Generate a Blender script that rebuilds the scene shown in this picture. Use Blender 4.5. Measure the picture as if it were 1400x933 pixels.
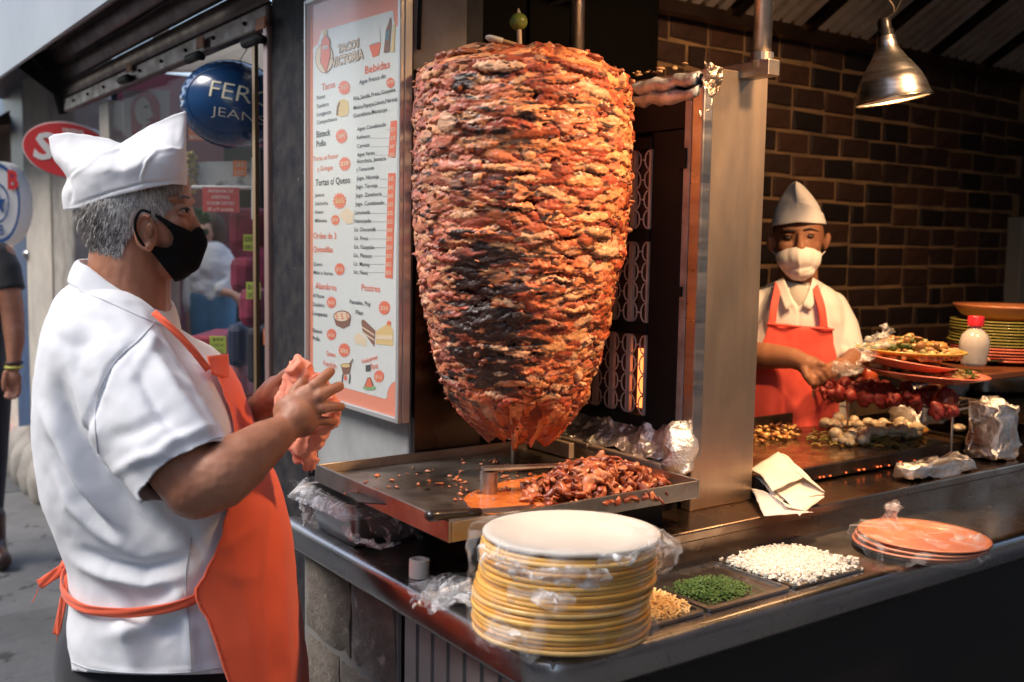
import bpy, bmesh, math, random
import numpy as np
from mathutils import Vector, Matrix, noise as mnoise
sc = bpy.context.scene
for o in list(bpy.data.objects): bpy.data.objects.remove(o)
random.seed(7); rng = np.random.default_rng(7)
# ---------------------------------------------------------------- camera
YAW, PITCH, ROLL, FPX = math.radians(54.5), math.radians(5.37), math.radians(1.0), 1400.0
CAM = np.array([0.0, 0.0, 1.5])
fw = np.array([math.cos(YAW)*math.cos(PITCH), math.sin(YAW)*math.cos(PITCH), -math.sin(PITCH)])
r0 = np.cross(fw, [0, 0, 1.0]); r0 /= np.linalg.norm(r0); u0 = np.cross(r0, fw)
rt = r0*math.cos(ROLL)+u0*math.sin(ROLL); up = np.cross(rt, fw)
cd = bpy.data.cameras.new("camera"); cam = bpy.data.objects.new("camera", cd); sc.collection.objects.link(cam)
cam.matrix_world = Matrix(((rt[0], up[0], -fw[0], 0), (rt[1], up[1], -fw[1], 0), (rt[2], up[2], -fw[2], 1.5), (0, 0, 0, 1)))
cd.lens = 36.0; cd.sensor_width = 36.0; cd.clip_end = 400; cd.clip_start = 0.05
cd.dof.use_dof = True; cd.dof.focus_distance = 2.05; cd.dof.aperture_fstop = 4.0
sc.camera = cam
# ---------------------------------------------------------------- world, sun, exposure
w = bpy.data.worlds.new("World"); sc.world = w; w.use_nodes = True
nt = w.node_tree; nt.nodes.clear()
sky = nt.nodes.new("ShaderNodeTexSky"); sky.sky_type = 'NISHITA'; sky.sun_disc = False
SUN_EL, SUN_AZ = math.radians(50), math.radians(158)
sky.sun_elevation = SUN_EL; sky.sun_rotation = math.radians(90)-SUN_AZ
sky.dust_density = 3.0; sky.air_density = 1.0; sky.ozone_density = 1.0
bg = nt.nodes.new("ShaderNodeBackground"); bg.inputs[1].default_value = 0.15
wo = nt.nodes.new("ShaderNodeOutputWorld")
nt.links.new(sky.outputs[0], bg.inputs[0]); nt.links.new(bg.outputs[0], wo.inputs[0])
sl = bpy.data.lights.new("sun", 'SUN'); sl.energy = 1.05; sl.angle = math.radians(25); sl.color = (1, .96, .9)
so = bpy.data.objects.new("sun", sl); sc.collection.objects.link(so)
sdir = Vector((math.cos(SUN_EL)*math.cos(SUN_AZ), math.cos(SUN_EL)*math.sin(SUN_AZ), math.sin(SUN_EL)))
so.rotation_euler = sdir.to_track_quat('Z', 'Y').to_euler()
sc.view_settings.view_transform = 'Standard'; sc.view_settings.look = 'None'
sc.view_settings.exposure = 1.12; sc.view_settings.gamma = 1.0
sc.cycles.max_bounces = 8; sc.cycles.sample_clamp_indirect = 4.0; sc.cycles.use_denoising = True
sc.cycles.caustics_reflective = False; sc.cycles.caustics_refractive = False
# ---------------------------------------------------------------- geometry of sight (real places worked out from the photograph)
A = np.array
def ray(px, py): return fw + rt*(px-700)/FPX - up*(py-466.5)/FPX
def at(px, py, d): return CAM+ray(px, py)*d
def on(px, py, ax, v):
    r = ray(px, py); return CAM + r*((v-CAM[ax])/r[ax])
def onx(px, py, x): return on(px, py, 0, x)
def ony(px, py, y): return on(px, py, 1, y)
def onz(px, py, z): return on(px, py, 2, z)
def project(P):
    Q = P-CAM; d = Q@fw
    return 700+FPX*(Q@rt)/d, 466.5-FPX*(Q@up)/d, d
# ---------------------------------------------------------------- materials
MATS = {}
def nd(t, ty, **kw):
    n = t.nodes.new(ty)
    for k, v in kw.items(): setattr(n, k, v)
    return n
def mat(name, col, rough=.6, metal=0., col2=None, cs=8., lo=.35, hi=.65, bump=0., bs=60., bdist=.002, stretch=None,
        spec=.5, coat=0., sheen=0., trans=0., alpha=1., sss=0., ior=1.45, emis=None, es=0., rough2=None, rs=15., aniso=0.,
        attr=None, thin=None, col3=None, cs3=30., lo3=.55, hi3=.62):
    if name in MATS: return MATS[name]
    m = bpy.data.materials.new(name); m.use_nodes = True; t = m.node_tree; b = t.nodes["Principled BSDF"]
    L = t.links.new
    def S(k, v):
        if k in b.inputs: b.inputs[k].default_value = v
    c4 = lambda c: (*c, 1)
    S("Base Color", c4(col)); S("Roughness", rough); S("Metallic", metal); S("Specular IOR Level", spec); S("IOR", ior)
    S("Coat Weight", coat); S("Coat Roughness", .08); S("Sheen Weight", sheen); S("Transmission Weight", trans); S("Alpha", alpha)
    S("Anisotropic", aniso)
    if sss: S("Subsurface Weight", sss); S("Subsurface Radius", (1, .35, .2)); S("Subsurface Scale", .006)
    if emis: S("Emission Color", c4(emis)); S("Emission Strength", es)
    tc = nd(t, "ShaderNodeTexCoord"); src = tc.outputs["Object"]
    if stretch:
        mp = nd(t, "ShaderNodeMapping"); mp.inputs["Scale"].default_value = stretch; L(src, mp.inputs[0]); src = mp.outputs[0]
    def noise(s, det=6, vec=None):
        n = nd(t, "ShaderNodeTexNoise"); n.inputs["Scale"].default_value = s; n.inputs["Detail"].default_value = det
        n.inputs["Roughness"].default_value = .6; L(vec or src, n.inputs[0]); return n.outputs[0]
    cur = None
    if attr:
        an = nd(t, "ShaderNodeAttribute", attribute_name=attr); cur = an.outputs[0]; L(cur, b.inputs["Base Color"])
    if col2 is not None:
        mr = nd(t, "ShaderNodeMapRange"); L(noise(cs), mr.inputs[0]); mr.inputs[1].default_value = lo; mr.inputs[2].default_value = hi
        mx = nd(t, "ShaderNodeMix", data_type='RGBA'); L(mr.outputs[0], mx.inputs[0])
        if cur: L(cur, mx.inputs[6])
        else: mx.inputs[6].default_value = c4(col)
        mx.inputs[7].default_value = c4(col2); cur = mx.outputs[2]; L(cur, b.inputs["Base Color"])
    if col3 is not None:
        mr = nd(t, "ShaderNodeMapRange"); L(noise(cs3), mr.inputs[0]); mr.inputs[1].default_value = lo3; mr.inputs[2].default_value = hi3
        mx = nd(t, "ShaderNodeMix", data_type='RGBA'); L(mr.outputs[0], mx.inputs[0])
        if cur: L(cur, mx.inputs[6])
        else: mx.inputs[6].default_value = c4(col)
        mx.inputs[7].default_value = c4(col3); L(mx.outputs[2], b.inputs["Base Color"])
    if rough2 is not None:
        mr = nd(t, "ShaderNodeMapRange"); L(noise(rs), mr.inputs[0]); mr.inputs[1].default_value = .35; mr.inputs[2].default_value = .65
        mr.inputs[3].default_value = rough; mr.inputs[4].default_value = rough2; L(mr.outputs[0], b.inputs["Roughness"])
    if bump:
        bn = nd(t, "ShaderNodeBump"); bn.inputs["Strength"].default_value = bump; bn.inputs["Distance"].default_value = bdist
        L(noise(bs, 8), bn.inputs["Height"]); L(bn.outputs[0], b.inputs["Normal"])
    MATS[name] = m; return m
# ---------------------------------------------------------------- mesh helpers
class MB:
    def __init__(s): s.v = []; s.f = []; s.n = 0
    def add(s, V, F):
        V = np.asarray(V, float).reshape(-1, 3); s.v.append(V)
        for f in F: s.f.append(tuple(int(i)+s.n for i in f))
        s.n += len(V); return s
    def box(s, a, b, rz=0., pivot=None, jit=0.):
        x0, y0, z0 = a; x1, y1, z1 = b
        V = A([[x0, y0, z0], [x1, y0, z0], [x1, y1, z0], [x0, y1, z0], [x0, y0, z1], [x1, y0, z1], [x1, y1, z1], [x0, y1, z1]], float)
        if jit: V += rng.normal(0, jit, V.shape)
        if rz:
            c = A(pivot if pivot is not None else [(x0+x1)/2, (y0+y1)/2, 0], float); R = rotz(rz); V = (V-c)@R.T+c
        return s.add(V, BOXF)
    def obox(s, c, ex, ey, ez):
        c = A(c, float); ex, ey, ez = A(ex, float), A(ey, float), A(ez, float)
        V = [c+ex*i+ey*j+ez*k for k in (-1, 1) for j, i in ((-1, -1), (-1, 1), (1, 1), (1, -1))]
        return s.add(V, BOXF)
    def tube(s, pts, r, n=10, closed=False, cap=True, flat=1., upv=None):
        P = A(pts, float); m = len(P); r = np.broadcast_to(r, (m,)).astype(float)
        T = np.gradient(P, axis=0)
        if closed: T = np.roll(P, -1, 0)-np.roll(P, 1, 0)
        T /= np.linalg.norm(T, axis=1)[:, None]+1e-9
        ref = A([0, 0, 1.]) if upv is None else A(upv, float)
        if abs(T[0]@ref) > .95 and upv is None: ref = A([1., 0, 0])
        N = np.zeros_like(P); cur = ref-T[0]*(ref@T[0]); cur /= np.linalg.norm(cur)
        for i in range(m):
            cur = cur-T[i]*(cur@T[i]); cur /= np.linalg.norm(cur)+1e-9; N[i] = cur
        Bn = np.cross(T, N); a = np.linspace(0, 2*np.pi, n, endpoint=False)
        V = (P[:, None]+r[:, None, None]*(np.cos(a)[None, :, None]*N[:, None]*flat+np.sin(a)[None, :, None]*Bn[:, None])).reshape(-1, 3)
        F = []
        for i in range(m if closed else m-1):
            j = (i+1) % m
            for k in range(n): F.append((i*n+k, i*n+(k+1) % n, j*n+(k+1) % n, j*n+k))
        if cap and not closed: F += [tuple(range(n))[::-1], tuple((m-1)*n+k for k in range(n))]
        return s.add(V, F)
    def lathe(s, prof, c=(0, 0, 0), n=32, R=None, sx=1., sy=1., cap=False):
        a = np.linspace(0, 2*np.pi, n, endpoint=False); pr = A(prof, float); m = len(pr)
        V = np.stack([pr[:, 0][:, None]*np.cos(a)*sx, pr[:, 0][:, None]*np.sin(a)*sy, np.repeat(pr[:, 1][:, None], n, 1)], -1).reshape(-1, 3)
        if R is not None: V = V@A(R).T
        F = [(i*n+k, i*n+(k+1) % n, (i+1)*n+(k+1) % n, (i+1)*n+k) for i in range(m-1) for k in range(n)]
        if cap: F += [tuple(range(n))[::-1], tuple((m-1)*n+k for k in range(n))]
        return s.add(V+A(c, float), F)
    def sphere(s, c, r, n=12, m=8, R=None, jit=0.):
        r = np.broadcast_to(r, (3,)).astype(float); ph = np.linspace(0, np.pi, m+1)[1:-1]; th = np.linspace(0, 2*np.pi, n, endpoint=False)
        V = [[0, 0, 1.]]+[[math.sin(p)*math.cos(t), math.sin(p)*math.sin(t), math.cos(p)] for p in ph for t in th]+[[0, 0, -1.]]
        V = A(V)
        if jit: V = V*(1+rng.normal(0, jit, (len(V), 1)))
        V = V*r
        if R is not None: V = V@A(R).T
        F = [(0, 1+k, 1+(k+1) % n) for k in range(n)]
        for i in range(m-2):
            for k in range(n): F.append((1+i*n+k, 1+(i+1)*n+k, 1+(i+1)*n+(k+1) % n, 1+i*n+(k+1) % n))
        e = len(V)-1; o = 1+(m-2)*n
        F += [(e, o+(k+1) % n, o+k) for k in range(n)]
        return s.add(V+A(c, float), F)
    def grid(s, G, cu=False, cv=False):
        G = np.asarray(G, float); a, b = G.shape[:2]
        return s.add(G.reshape(-1, 3), gridf(a, b, cu, cv))
    def poly(s, pts): return s.add(pts, [tuple(range(len(pts)))])
    def prism(s, pts, d):
        P = A(pts, float); n = len(P); d = A(d, float)
        return s.add(np.vstack([P, P+d]), [tuple(range(n)), tuple(range(2*n-1, n-1, -1))]+[(k, n+k, n+(k+1) % n, (k+1) % n) for k in range(n)])
    def data(s): return (np.vstack(s.v) if s.v else np.zeros((0, 3))), s.f
BOXF = [(0, 3, 2, 1), (4, 5, 6, 7), (0, 1, 5, 4), (1, 2, 6, 5), (2, 3, 7, 6), (3, 0, 4, 7)]
def rotz(a): c, s_ = math.cos(a), math.sin(a); return A([[c, -s_, 0], [s_, c, 0], [0, 0, 1.]])
def rotm(ax, a): return A(Matrix.Rotation(a, 3, Vector(ax)))
def gridf(a, b, cu=False, cv=False):
    F = []
    for i in range(a if cu else a-1):
        for j in range(b if cv else b-1):
            i2, j2 = (i+1) % a, (j+1) % b
            F.append((i*b+j, i*b+j2, i2*b+j2, i2*b+j))
    return F
def mesh(name, V, F, m, smooth=False):
    me = bpy.data.meshes.new(name); me.from_pydata([tuple(v) for v in V], [], F); me.update()
    if m: me.materials.append(m)
    if smooth: me.polygons.foreach_set("use_smooth", [True]*len(me.polygons))
    return me
def obj(name, mb, m, parent=None, smooth=False, bevel=0., loc=None, solid=0., recalc=True, sub=0, auto=False):
    V, F = mb.data() if isinstance(mb, MB) else mb
    V = np.asarray(V, float)
    if parent is not None and loc is None: V = V-A(parent.get('_o', (0, 0, 0)))
    if parent is None and loc is None and len(V):
        loc = ((V[:, 0].min()+V[:, 0].max())/2, (V[:, 1].min()+V[:, 1].max())/2, V[:, 2].min()); V = V-A(loc)
    me = mesh(name, V, F, m, smooth or auto)
    if recalc:
        bm = bmesh.new(); bm.from_mesh(me); bmesh.ops.recalc_face_normals(bm, faces=bm.faces); bm.to_mesh(me); bm.free()
    o = bpy.data.objects.new(name, me); sc.collection.objects.link(o)
    if parent is not None: o.parent = parent
    if loc is not None: o.location = loc
    o['_o'] = tuple(float(x) for x in (loc if loc is not None else (parent.get('_o') if parent is not None else (0, 0, 0))))
    if solid: md = o.modifiers.new("s", 'SOLIDIFY'); md.thickness = solid; md.offset = 0
    if sub: md = o.modifiers.new("u", 'SUBSURF'); md.levels = sub; md.render_levels = sub
    if bevel: md = o.modifiers.new("b", 'BEVEL'); md.width = bevel; md.segments = 2; md.limit_method = 'ANGLE'; md.angle_limit = .7
    if auto: me.set_sharp_from_angle(angle=math.radians(38))
    return o
def tag(o, label, cat, group=None, kind=None):
    o['label'] = label; o['category'] = cat
    if group: o['group'] = group
    if kind: o['kind'] = kind
    return o
def struct(o, kind='structure'): o['kind'] = kind; return o
def thing(name, label, cat, loc, group=None):
    o = bpy.data.objects.new(name, None); sc.collection.objects.link(o); o.location = tuple(float(x) for x in loc); o['_o'] = tuple(float(x) for x in loc)
    o.empty_display_size = .05
    return tag(o, label, cat, group)
def dup(o, delta=(0, 0, 0), label=None, parent=None, rz=0.):
    c = o.copy(); sc.collection.objects.link(c)
    if parent is None:
        c.location = Vector(o.location)+Vector(delta); c.rotation_euler.z += rz
        if label: c['label'] = label
    else: c.parent = parent
    for ch in list(o.children): dup(ch, parent=c)
    return c
def lerp(a, b, t): return a+(b-a)*t
def smoothstep(a, b, x):
    t = np.clip((x-a)/(b-a), 0, 1); return t*t*(3-2*t)
def vnoise(P, s, seed=0):
    # cheap smooth 3D value noise, numpy
    Q = np.asarray(P)*s+seed*17.13; I = np.floor(Q).astype(int); f = Q-I; f = f*f*(3-2*f)
    def h(ix, iy, iz):
        n = (ix*374761393+iy*668265263+iz*1274126177+seed*9176) & 0x7fffffff
        n = ((n ^ (n >> 13))*1103515245) & 0x7fffffff
        return ((n ^ (n >> 16)) & 0xffff)/65535.0
    x, y, z = I[..., 0], I[..., 1], I[..., 2]; r = 0
    for dx in (0, 1):
        for dy in (0, 1):
            for dz in (0, 1):
                wgt = (f[..., 0] if dx else 1-f[..., 0])*(f[..., 1] if dy else 1-f[..., 1])*(f[..., 2] if dz else 1-f[..., 2])
                r = r+wgt*h(x+dx, y+dy, z+dz)
    return r*2-1
def fbm(P, s, o=4, seed=0):
    r = 0; a = 1.
    for k in range(o): r = r+a*vnoise(P, s*2**k, seed+k); a *= .5
    return r
def capsules(mb, chain, n=16):
    for (p, r) in chain: mb.sphere(p, r, n, 10)
    for (p, r), (q, s_) in zip(chain[:-1], chain[1:]):
        p, q = A(p, float), A(q, float)
        ra, rb = (max(np.atleast_1d(r)), max(np.atleast_1d(s_)))
        mb.tube([p, lerp(p, q, .5), q], [ra, (ra+rb)/2, rb], n)
    return mb
def remesh(mb, voxel, smooth=6, fac=.5):
    V, F = mb.data() if isinstance(mb, MB) else mb
    me = mesh("tmp", V, F, None); bm = bmesh.new(); bm.from_mesh(me); bmesh.ops.recalc_face_normals(bm, faces=bm.faces); bm.to_mesh(me); bm.free()
    o = bpy.data.objects.new("tmp", me); sc.collection.objects.link(o)
    md = o.modifiers.new("r", 'REMESH'); md.mode = 'VOXEL'; md.voxel_size = voxel
    if smooth: ms = o.modifiers.new("s", 'SMOOTH'); ms.factor = fac; ms.iterations = smooth
    dg = bpy.context.evaluated_depsgraph_get(); ev = o.evaluated_get(dg); m2 = ev.to_mesh()
    nv = len(m2.vertices); V = np.zeros(nv*3); m2.vertices.foreach_get("co", V); V = V.reshape(-1, 3)
    F = [tuple(p.vertices) for p in m2.polygons]
    N = np.zeros(nv*3); m2.vertices.foreach_get("normal", N); N = N.reshape(-1, 3)
    ev.to_mesh_clear(); bpy.data.objects.remove(o); bpy.data.meshes.remove(me)
    return V, F, N
def clip(V, F, fld):
    """keep the part of a mesh where the field is positive, with the border moved exactly onto the zero line"""
    V = V.copy(); fld = np.asarray(fld); nb = {}
    keep = []
    for f in F:
        s_ = [fld[i] > 0 for i in f]
        if any(s_):
            keep.append(f)
            if not all(s_):
                n = len(f)
                for a in range(n):
                    i, j = f[a], f[(a+1) % n]
                    if fld[i] > 0 >= fld[j]: nb.setdefault(j, []).append(i)
                    if fld[j] > 0 >= fld[i]: nb.setdefault(i, []).append(j)
    V2 = V.copy()
    used = set(i for f in keep for i in f)
    rest = [i for i in used if fld[i] <= 0 and i not in nb]
    for j, L in nb.items(): V2[j] = np.mean([V[i]+(V[j]-V[i])*(fld[i]/(fld[i]-fld[j]+1e-12)) for i in L], axis=0)
    rs = set(rest); keep = [f for f in keep if not any(i in rs for i in f) or sum(i in rs for i in f) < 1] + [tuple(i for i in f if i not in rs) for f in keep if any(i in rs for i in f) and sum(i not in rs for i in f) >= 3]
    return V2, keep
def polyfield(X, Y, poly):
    """signed distance in px, positive inside"""
    P = A(poly, float); ins = np.zeros(X.shape, bool); n = len(P); j = n-1
    for i in range(n):
        c = ((P[i, 1] > Y) != (P[j, 1] > Y)) & (X < (P[j, 0]-P[i, 0])*(Y-P[i, 1])/(P[j, 1]-P[i, 1]+1e-12)+P[i, 0]); ins ^= c; j = i
    d, _ = seg_dist(X, Y, [tuple(p) for p in P]+[tuple(P[0])]); return np.where(ins, d, -d)
def seg_dist(X, Y, poly):
    d = np.full(X.shape, 1e9); s_ = np.zeros(X.shape); tot = len(poly)-1
    for i, ((x0, y0), (x1, y1)) in enumerate(zip(poly[:-1], poly[1:])):
        dx, dy = x1-x0, y1-y0; t = np.clip(((X-x0)*dx+(Y-y0)*dy)/(dx*dx+dy*dy+1e-9), 0, 1)
        q = np.hypot(X-x0-t*dx, Y-y0-t*dy); k = q < d; d = np.where(k, q, d); s_ = np.where(k, (i+t)/tot, s_)
    return d, s_
def folds(V, N, strokes):
    """press creases into cloth along drawn lines: (polyline in photo px, depth m, width px)"""
    px, py, d = project(V); face = smoothstep(0.0, .35, -(N@fw))
    out = np.zeros(len(V))
    for pl, amp, wd in strokes:
        q, s_ = seg_dist(px, py, pl); env = np.sin(np.pi*np.clip(s_*.96+.02, 0, 1))**.6
        out += amp*env*np.exp(-(q/wd)**2)
    return V+N*(out*face)[:, None]
def catmull(pts, n):
    P = A(pts, float); P = np.vstack([2*P[0]-P[1], P, 2*P[-1]-P[-2]]); out = []
    m = len(P)-3
    for u in np.linspace(0, m-1e-6, n):
        i = int(u); t = u-i; a, b, c, d = P[i:i+4]
        out.append(.5*((2*b)+(-a+c)*t+(2*a-5*b+4*c-d)*t*t+(-a+3*b-3*c+d)*t**3))
    return A(out)
_tc = {}
def textm(s, bold=0.):
    k = (s, bold)
    if k not in _tc:
        cu = bpy.data.curves.new("t", 'FONT'); cu.body = s; cu.size = 1; cu.offset = bold; cu.resolution_u = 2
        o = bpy.data.objects.new("t", cu); sc.collection.objects.link(o)
        dg = bpy.context.evaluated_depsgraph_get(); me = bpy.data.meshes.new_from_object(o.evaluated_get(dg))
        V = A([v.co[:] for v in me.vertices]) if len(me.vertices) else np.zeros((0, 3)); F = [tuple(p.vertices) for p in me.polygons]
        bpy.data.objects.remove(o); bpy.data.curves.remove(cu); bpy.data.meshes.remove(me); _tc[k] = (V, F)
    return _tc[k]

ORD = ["topmost", "second", "third", "fourth", "fifth", "sixth", "seventh", "eighth", "ninth", "tenth", "eleventh", "twelfth", "thirteenth", "fourteenth", "fifteenth", "sixteenth", "seventeenth", "eighteenth", "nineteenth", "twentieth", "twenty-first", "twenty-second"]
# ---------------------------------------------------------------- shared materials
STEEL = mat("brushed_steel", (.52, .50, .48), .26, 1., rough2=.42, rs=6, bump=.12, bs=300, bdist=.0004, stretch=(1, 1, 8), col2=(.42, .39, .36), cs=5)
STEELC = mat("counter_steel", (.38, .36, .35), .22, 1., rough2=.38, rs=5, bump=.1, bs=40, bdist=.001, col2=(.30, .30, .31), cs=7, lo=.3, hi=.8, col3=(.22, .19, .17), cs3=55, lo3=.60, hi3=.72)
STEELW = mat("worn_steel", (.46, .41, .36), .3, 1., rough2=.5, rs=8, col2=(.26, .20, .15), cs=11, lo=.4, hi=.75, bump=.2, bs=90, bdist=.0006)
DSTEEL = mat("dark_greasy_steel", (.16, .13, .10), .28, 1., rough2=.5, rs=9, col2=(.08, .055, .04), cs=8, bump=.2, bs=80, bdist=.0006)
BLACK = mat("black_iron", (.010, .010, .010), .6, 0., spec=.2, bump=.2, bs=70)
PAINTB = mat("black_paint_post", (.016, .016, .022), .6, spec=.15, metal=0, col2=(.05, .045, .045), cs=18, bump=.15, bs=50, col3=(.32, .27, .24), cs3=75, lo3=.70, hi3=.73)
DARKP = mat("dark_panel", (.004, .0035, .003), .7, spec=.08)
GREYP = mat("grey_painted_metal", (.42, .44, .44), .45, .1, col2=(.33, .34, .34), cs=9, col3=(.06, .05, .05), cs3=42, lo3=.70, hi3=.72, bump=.1, bs=40)
CONC = mat("concrete", (.42, .39, .35), .85, col2=(.27, .25, .22), cs=7, bump=.5, bs=60, bdist=.003)
CONCL = mat("pale_pillar_render", (.58, .53, .45), .85, col2=(.42, .38, .33), cs=3, bump=.4, bs=40, bdist=.004)
FOIL = mat("crumpled_foil", (.88, .87, .86), .26, 1., bump=1., bs=55, bdist=.007, rough2=.5)
PLASTIC = mat("clear_plastic_film", (.93, .94, .95), .12, 0, trans=.0, alpha=.30, spec=.9, bump=.8, bs=50, bdist=.004, coat=.5)
WOOD = mat("pale_wood", (.55, .36, .19), .6, col2=(.38, .23, .11), cs=6, stretch=(1, 1, 14))
# ---------------------------------------------------------------- street
g = MB(); g.grid([[(x, y, -.04) for y in np.linspace(-60, 60, 13)] for x in np.linspace(-60, 60, 13)])
struct(obj("road", g, mat("asphalt", (.10, .10, .105), .8, bump=.5, bs=80, col2=(.07, .07, .07), cs=2)))
pv = struct(obj("pavement", MB().box((-2.2, -1.5, -.15), (1.24, 12, -.018)), mat("joint_dirt", (.03, .028, .026), .95)))
SLAB = [mat("paving_%s" % n, c, .62, rough2=.85, rs=5, col2=c2, cs=3, lo=.3, hi=.7, bump=.8, bs=22, bdist=.006, col3=(.03, .028, .026), cs3=9, lo3=.6, hi3=.68)
        for n, c, c2 in (("a", (.125, .128, .13), (.075, .077, .08)), ("b", (.10, .103, .105), (.06, .06, .062)), ("c", (.15, .15, .148), (.09, .09, .09)))]
ys = [-1.4, -.3, .8, 1.9, 3.0, 4.05, 5.1, 6.2, 7.3, 8.4, 9.5, 10.6, 11.9]
for i, x in enumerate((-2.18, -1.05, .1)):
    for k in range(len(ys)-1):
        x1 = (-1.05, .1, 1.23)[i]; off = (.35, 0, .55)[i]
        m_ = MB().box((x+.006, ys[k]+off*.6+.006, -.10), (x1-.006, ys[k+1]+off*.6-.006, rng.uniform(-.005, .003)), jit=.003)
        obj("paving_slab", m_, SLAB[(i+k*2) % 3], parent=pv, bevel=.008)
# houses over the street, seen only as reflections and as shade
def street_house(label, x0, y0, x1, y1, h, m, face):
    t = thing("street_building", label, "building", ((x0+x1)/2, (y0+y1)/2, 0), "buildings across the street")
    obj("wall", MB().box((x0, y0, -.04), (x1, y1, h)), m, parent=t)
    wm = mat("far_window_glass", (.04, .05, .06), .1); fm = mat("far_window_frame", (.35, .33, .3), .6)
    for z in np.arange(1.0, h-1.5, 3.0):
        if face == 'x':
            for y in np.arange(y0+1, y1-1.2, 2.6):
                f = obj("window", MB().box((x1-.05, y, z), (x1+.04, y+1.3, z+1.6)), fm, parent=t)
                obj("pane", MB().box((x1+.03, y+.08, z+.08), (x1+.05, y+1.22, z+1.52)), wm, parent=f)
        else:
            for x in np.arange(x0+1, x1-1.2, 2.6):
                f = obj("window", MB().box((x, y1-.05, z), (x+1.3, y1+.04, z+1.6)), fm, parent=t)
                obj("pane", MB().box((x+.08, y1+.03, z+.08), (x+1.22, y1+.05, z+1.52)), wm, parent=f)
street_house("ochre rendered building standing across the street from the stall", -16, -6, -9, 22, 9, mat("ochre_render", (.50, .42, .33), .9, col2=(.4, .33, .26), cs=1), 'x')
street_house("dark stone building behind the customer side of the stall", -3.5, -8, 12, -4.2, 9, mat("dark_render", (.13, .105, .09), .9, col2=(.1, .08, .07), cs=1), 'y')
# ---------------------------------------------------------------- facade on the left: pillars, posts
def pillar(label, X, Y0, Y1, X1, m, z1=3.2, name="pillar"):
    t = thing(name, label, "pillar", (X, Y0, 0))
    obj("shaft", MB().box((X, Y0, 0.0), (X1, Y1, z1)), m, parent=t, bevel=.012)
    return t
t = pillar("pale rendered pillar behind the round red sign, with a rough stone foot", 1.25, 6.27, 7.0, 1.47, CONCL, 3.4)
for k in range(4):
    obj("foot_stone", MB().sphere((1.2, 6.2+k*.27, .11), (.12, .16, .19), 12, 8, jit=.05), CONC, parent=t, smooth=True)
t2 = thing("side_pier", "grey concrete pier with worn edge next to the pale pillar", "pillar", (1.25, 5.2, 0))
obj("shaft", MB().box((1.26, 5.755, 0), (1.47, 6.26, 3.4), jit=.004), CONC, parent=t2, bevel=.02)
# far blue post and shopfront
b = thing("blue_post", "dark blue painted metal post at far left behind the pale pillar", "post", (1.25, 6.9, 0))
BLUE = mat("blue_paint", (.035, .085, .20), .4, col2=(.02, .05, .12), cs=5)
x0, y0, _ = onx(40, 500, 1.27); x1, y1, _ = onx(23, 500, 1.27)
obj("upright", MB().box((1.27, y0, 0), (1.36, y1, 2.6)), BLUE, parent=b, bevel=.006)
obj("door_latch", MB().sphere(onx(38, 348, 1.25), (.03, .05, .03)), STEEL, parent=b, smooth=True)
fb = thing("blue_fascia", "blue shop fascia board above the street at far left", "sign", (1.3, 7.5, 2.3))
p = onx(0, 158, 1.30); q = onx(34, 108, 1.30)
obj("board", MB().box((1.30, q[1], p[2]), (1.40, p[1]+3, q[2])), BLUE, parent=fb)
fw_ = thing("far_shopfront", "shaded brick shopfront far down the pavement at the left edge", "building", (1.45, 7.6, 0))
obj("wall", MB().box((1.5, 7.45, 0), (1.9, 16, 3.5)), mat("far_brick", (.34, .25, .19), .9, col2=(.24, .18, .14), cs=6, bump=.5, bs=30), parent=fw_)
obj("plinth", MB().box((1.46, 7.45, 0), (1.5, 16, .62)), CONCL, parent=fw_)
obj("awning", MB().prism([(1.5, 7.6, 2.45), (1.5, 7.6, 2.3), (1.1, 7.6, 2.2)], (0, 5, 0)), mat("brown_canvas", (.12, .08, .06), .8), parent=fw_)
# ---------------------------------------------------------------- rolled-up shutter canopy along the left facade
sh = thing("shutter_canopy", "rolled-up brown metal shutter under a grey-blue canopy fascia at top left", "shutter", (1.07, 4, 2.07))
SHUT = mat("brown_shutter_steel", (.20, .145, .125), .34, .75, col2=(.12, .085, .075), cs=6, rough2=.5, bump=.25, bs=50, bdist=.001, col3=(.36, .30, .28), cs3=35, lo3=.66, hi3=.7)
SHUT2 = mat("canopy_underside", (.10, .085, .09), .42, .5, col2=(.06, .05, .055), cs=5)
sec = [(1.07, 2.115), (1.066, 2.185), (1.045, 2.26), (1.005, 2.325), (.955, 2.37)]
Y0s, Y1s = 2.60, 4.95
for (xa, za), (xb, zb) in zip(sec[:-1], sec[1:]):
    L = [(xa, za), (lerp(xa, xb, .12)-.012, lerp(za, zb, .12)), (lerp(xa, xb, .5)-.016, lerp(za, zb, .5)), (lerp(xa, xb, .86)-.010, lerp(za, zb, .86)), (xb+.004, zb-.002)]
    obj("slat", MB().grid([[(x, y, z) for x, z in L] for y in np.linspace(Y0s, Y1s, 8)]), SHUT, parent=sh, solid=.003, smooth=True, recalc=False)
obj("bottom_rail", MB().box((1.052, Y0s, 2.055), (1.085, Y1s, 2.113)), SHUT, parent=sh, bevel=.006)
for y in np.linspace(Y0s+.15, Y1s-.2, 9): obj("rivet", MB().sphere((1.05, y, 2.085), .006, 8, 6), BLACK, parent=sh)
for px, py in ((257, 82), (165, 111), (335, 60)):
    P = onx(px, py, 1.04)
    q = obj("rail_latch", MB().tube([P, P+A([.0, -.10, .0]), P+A([0, -.13, -.01])], [.014, .014, .010], 10), BLACK, parent=sh, smooth=True)
    q2 = obj("orange_tab", MB().box(P+A([-.002, -.14, .02]), P+A([.003, -.08, .05])), mat("rusty_orange", (.45, .17, .08), .6), parent=sh)
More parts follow.
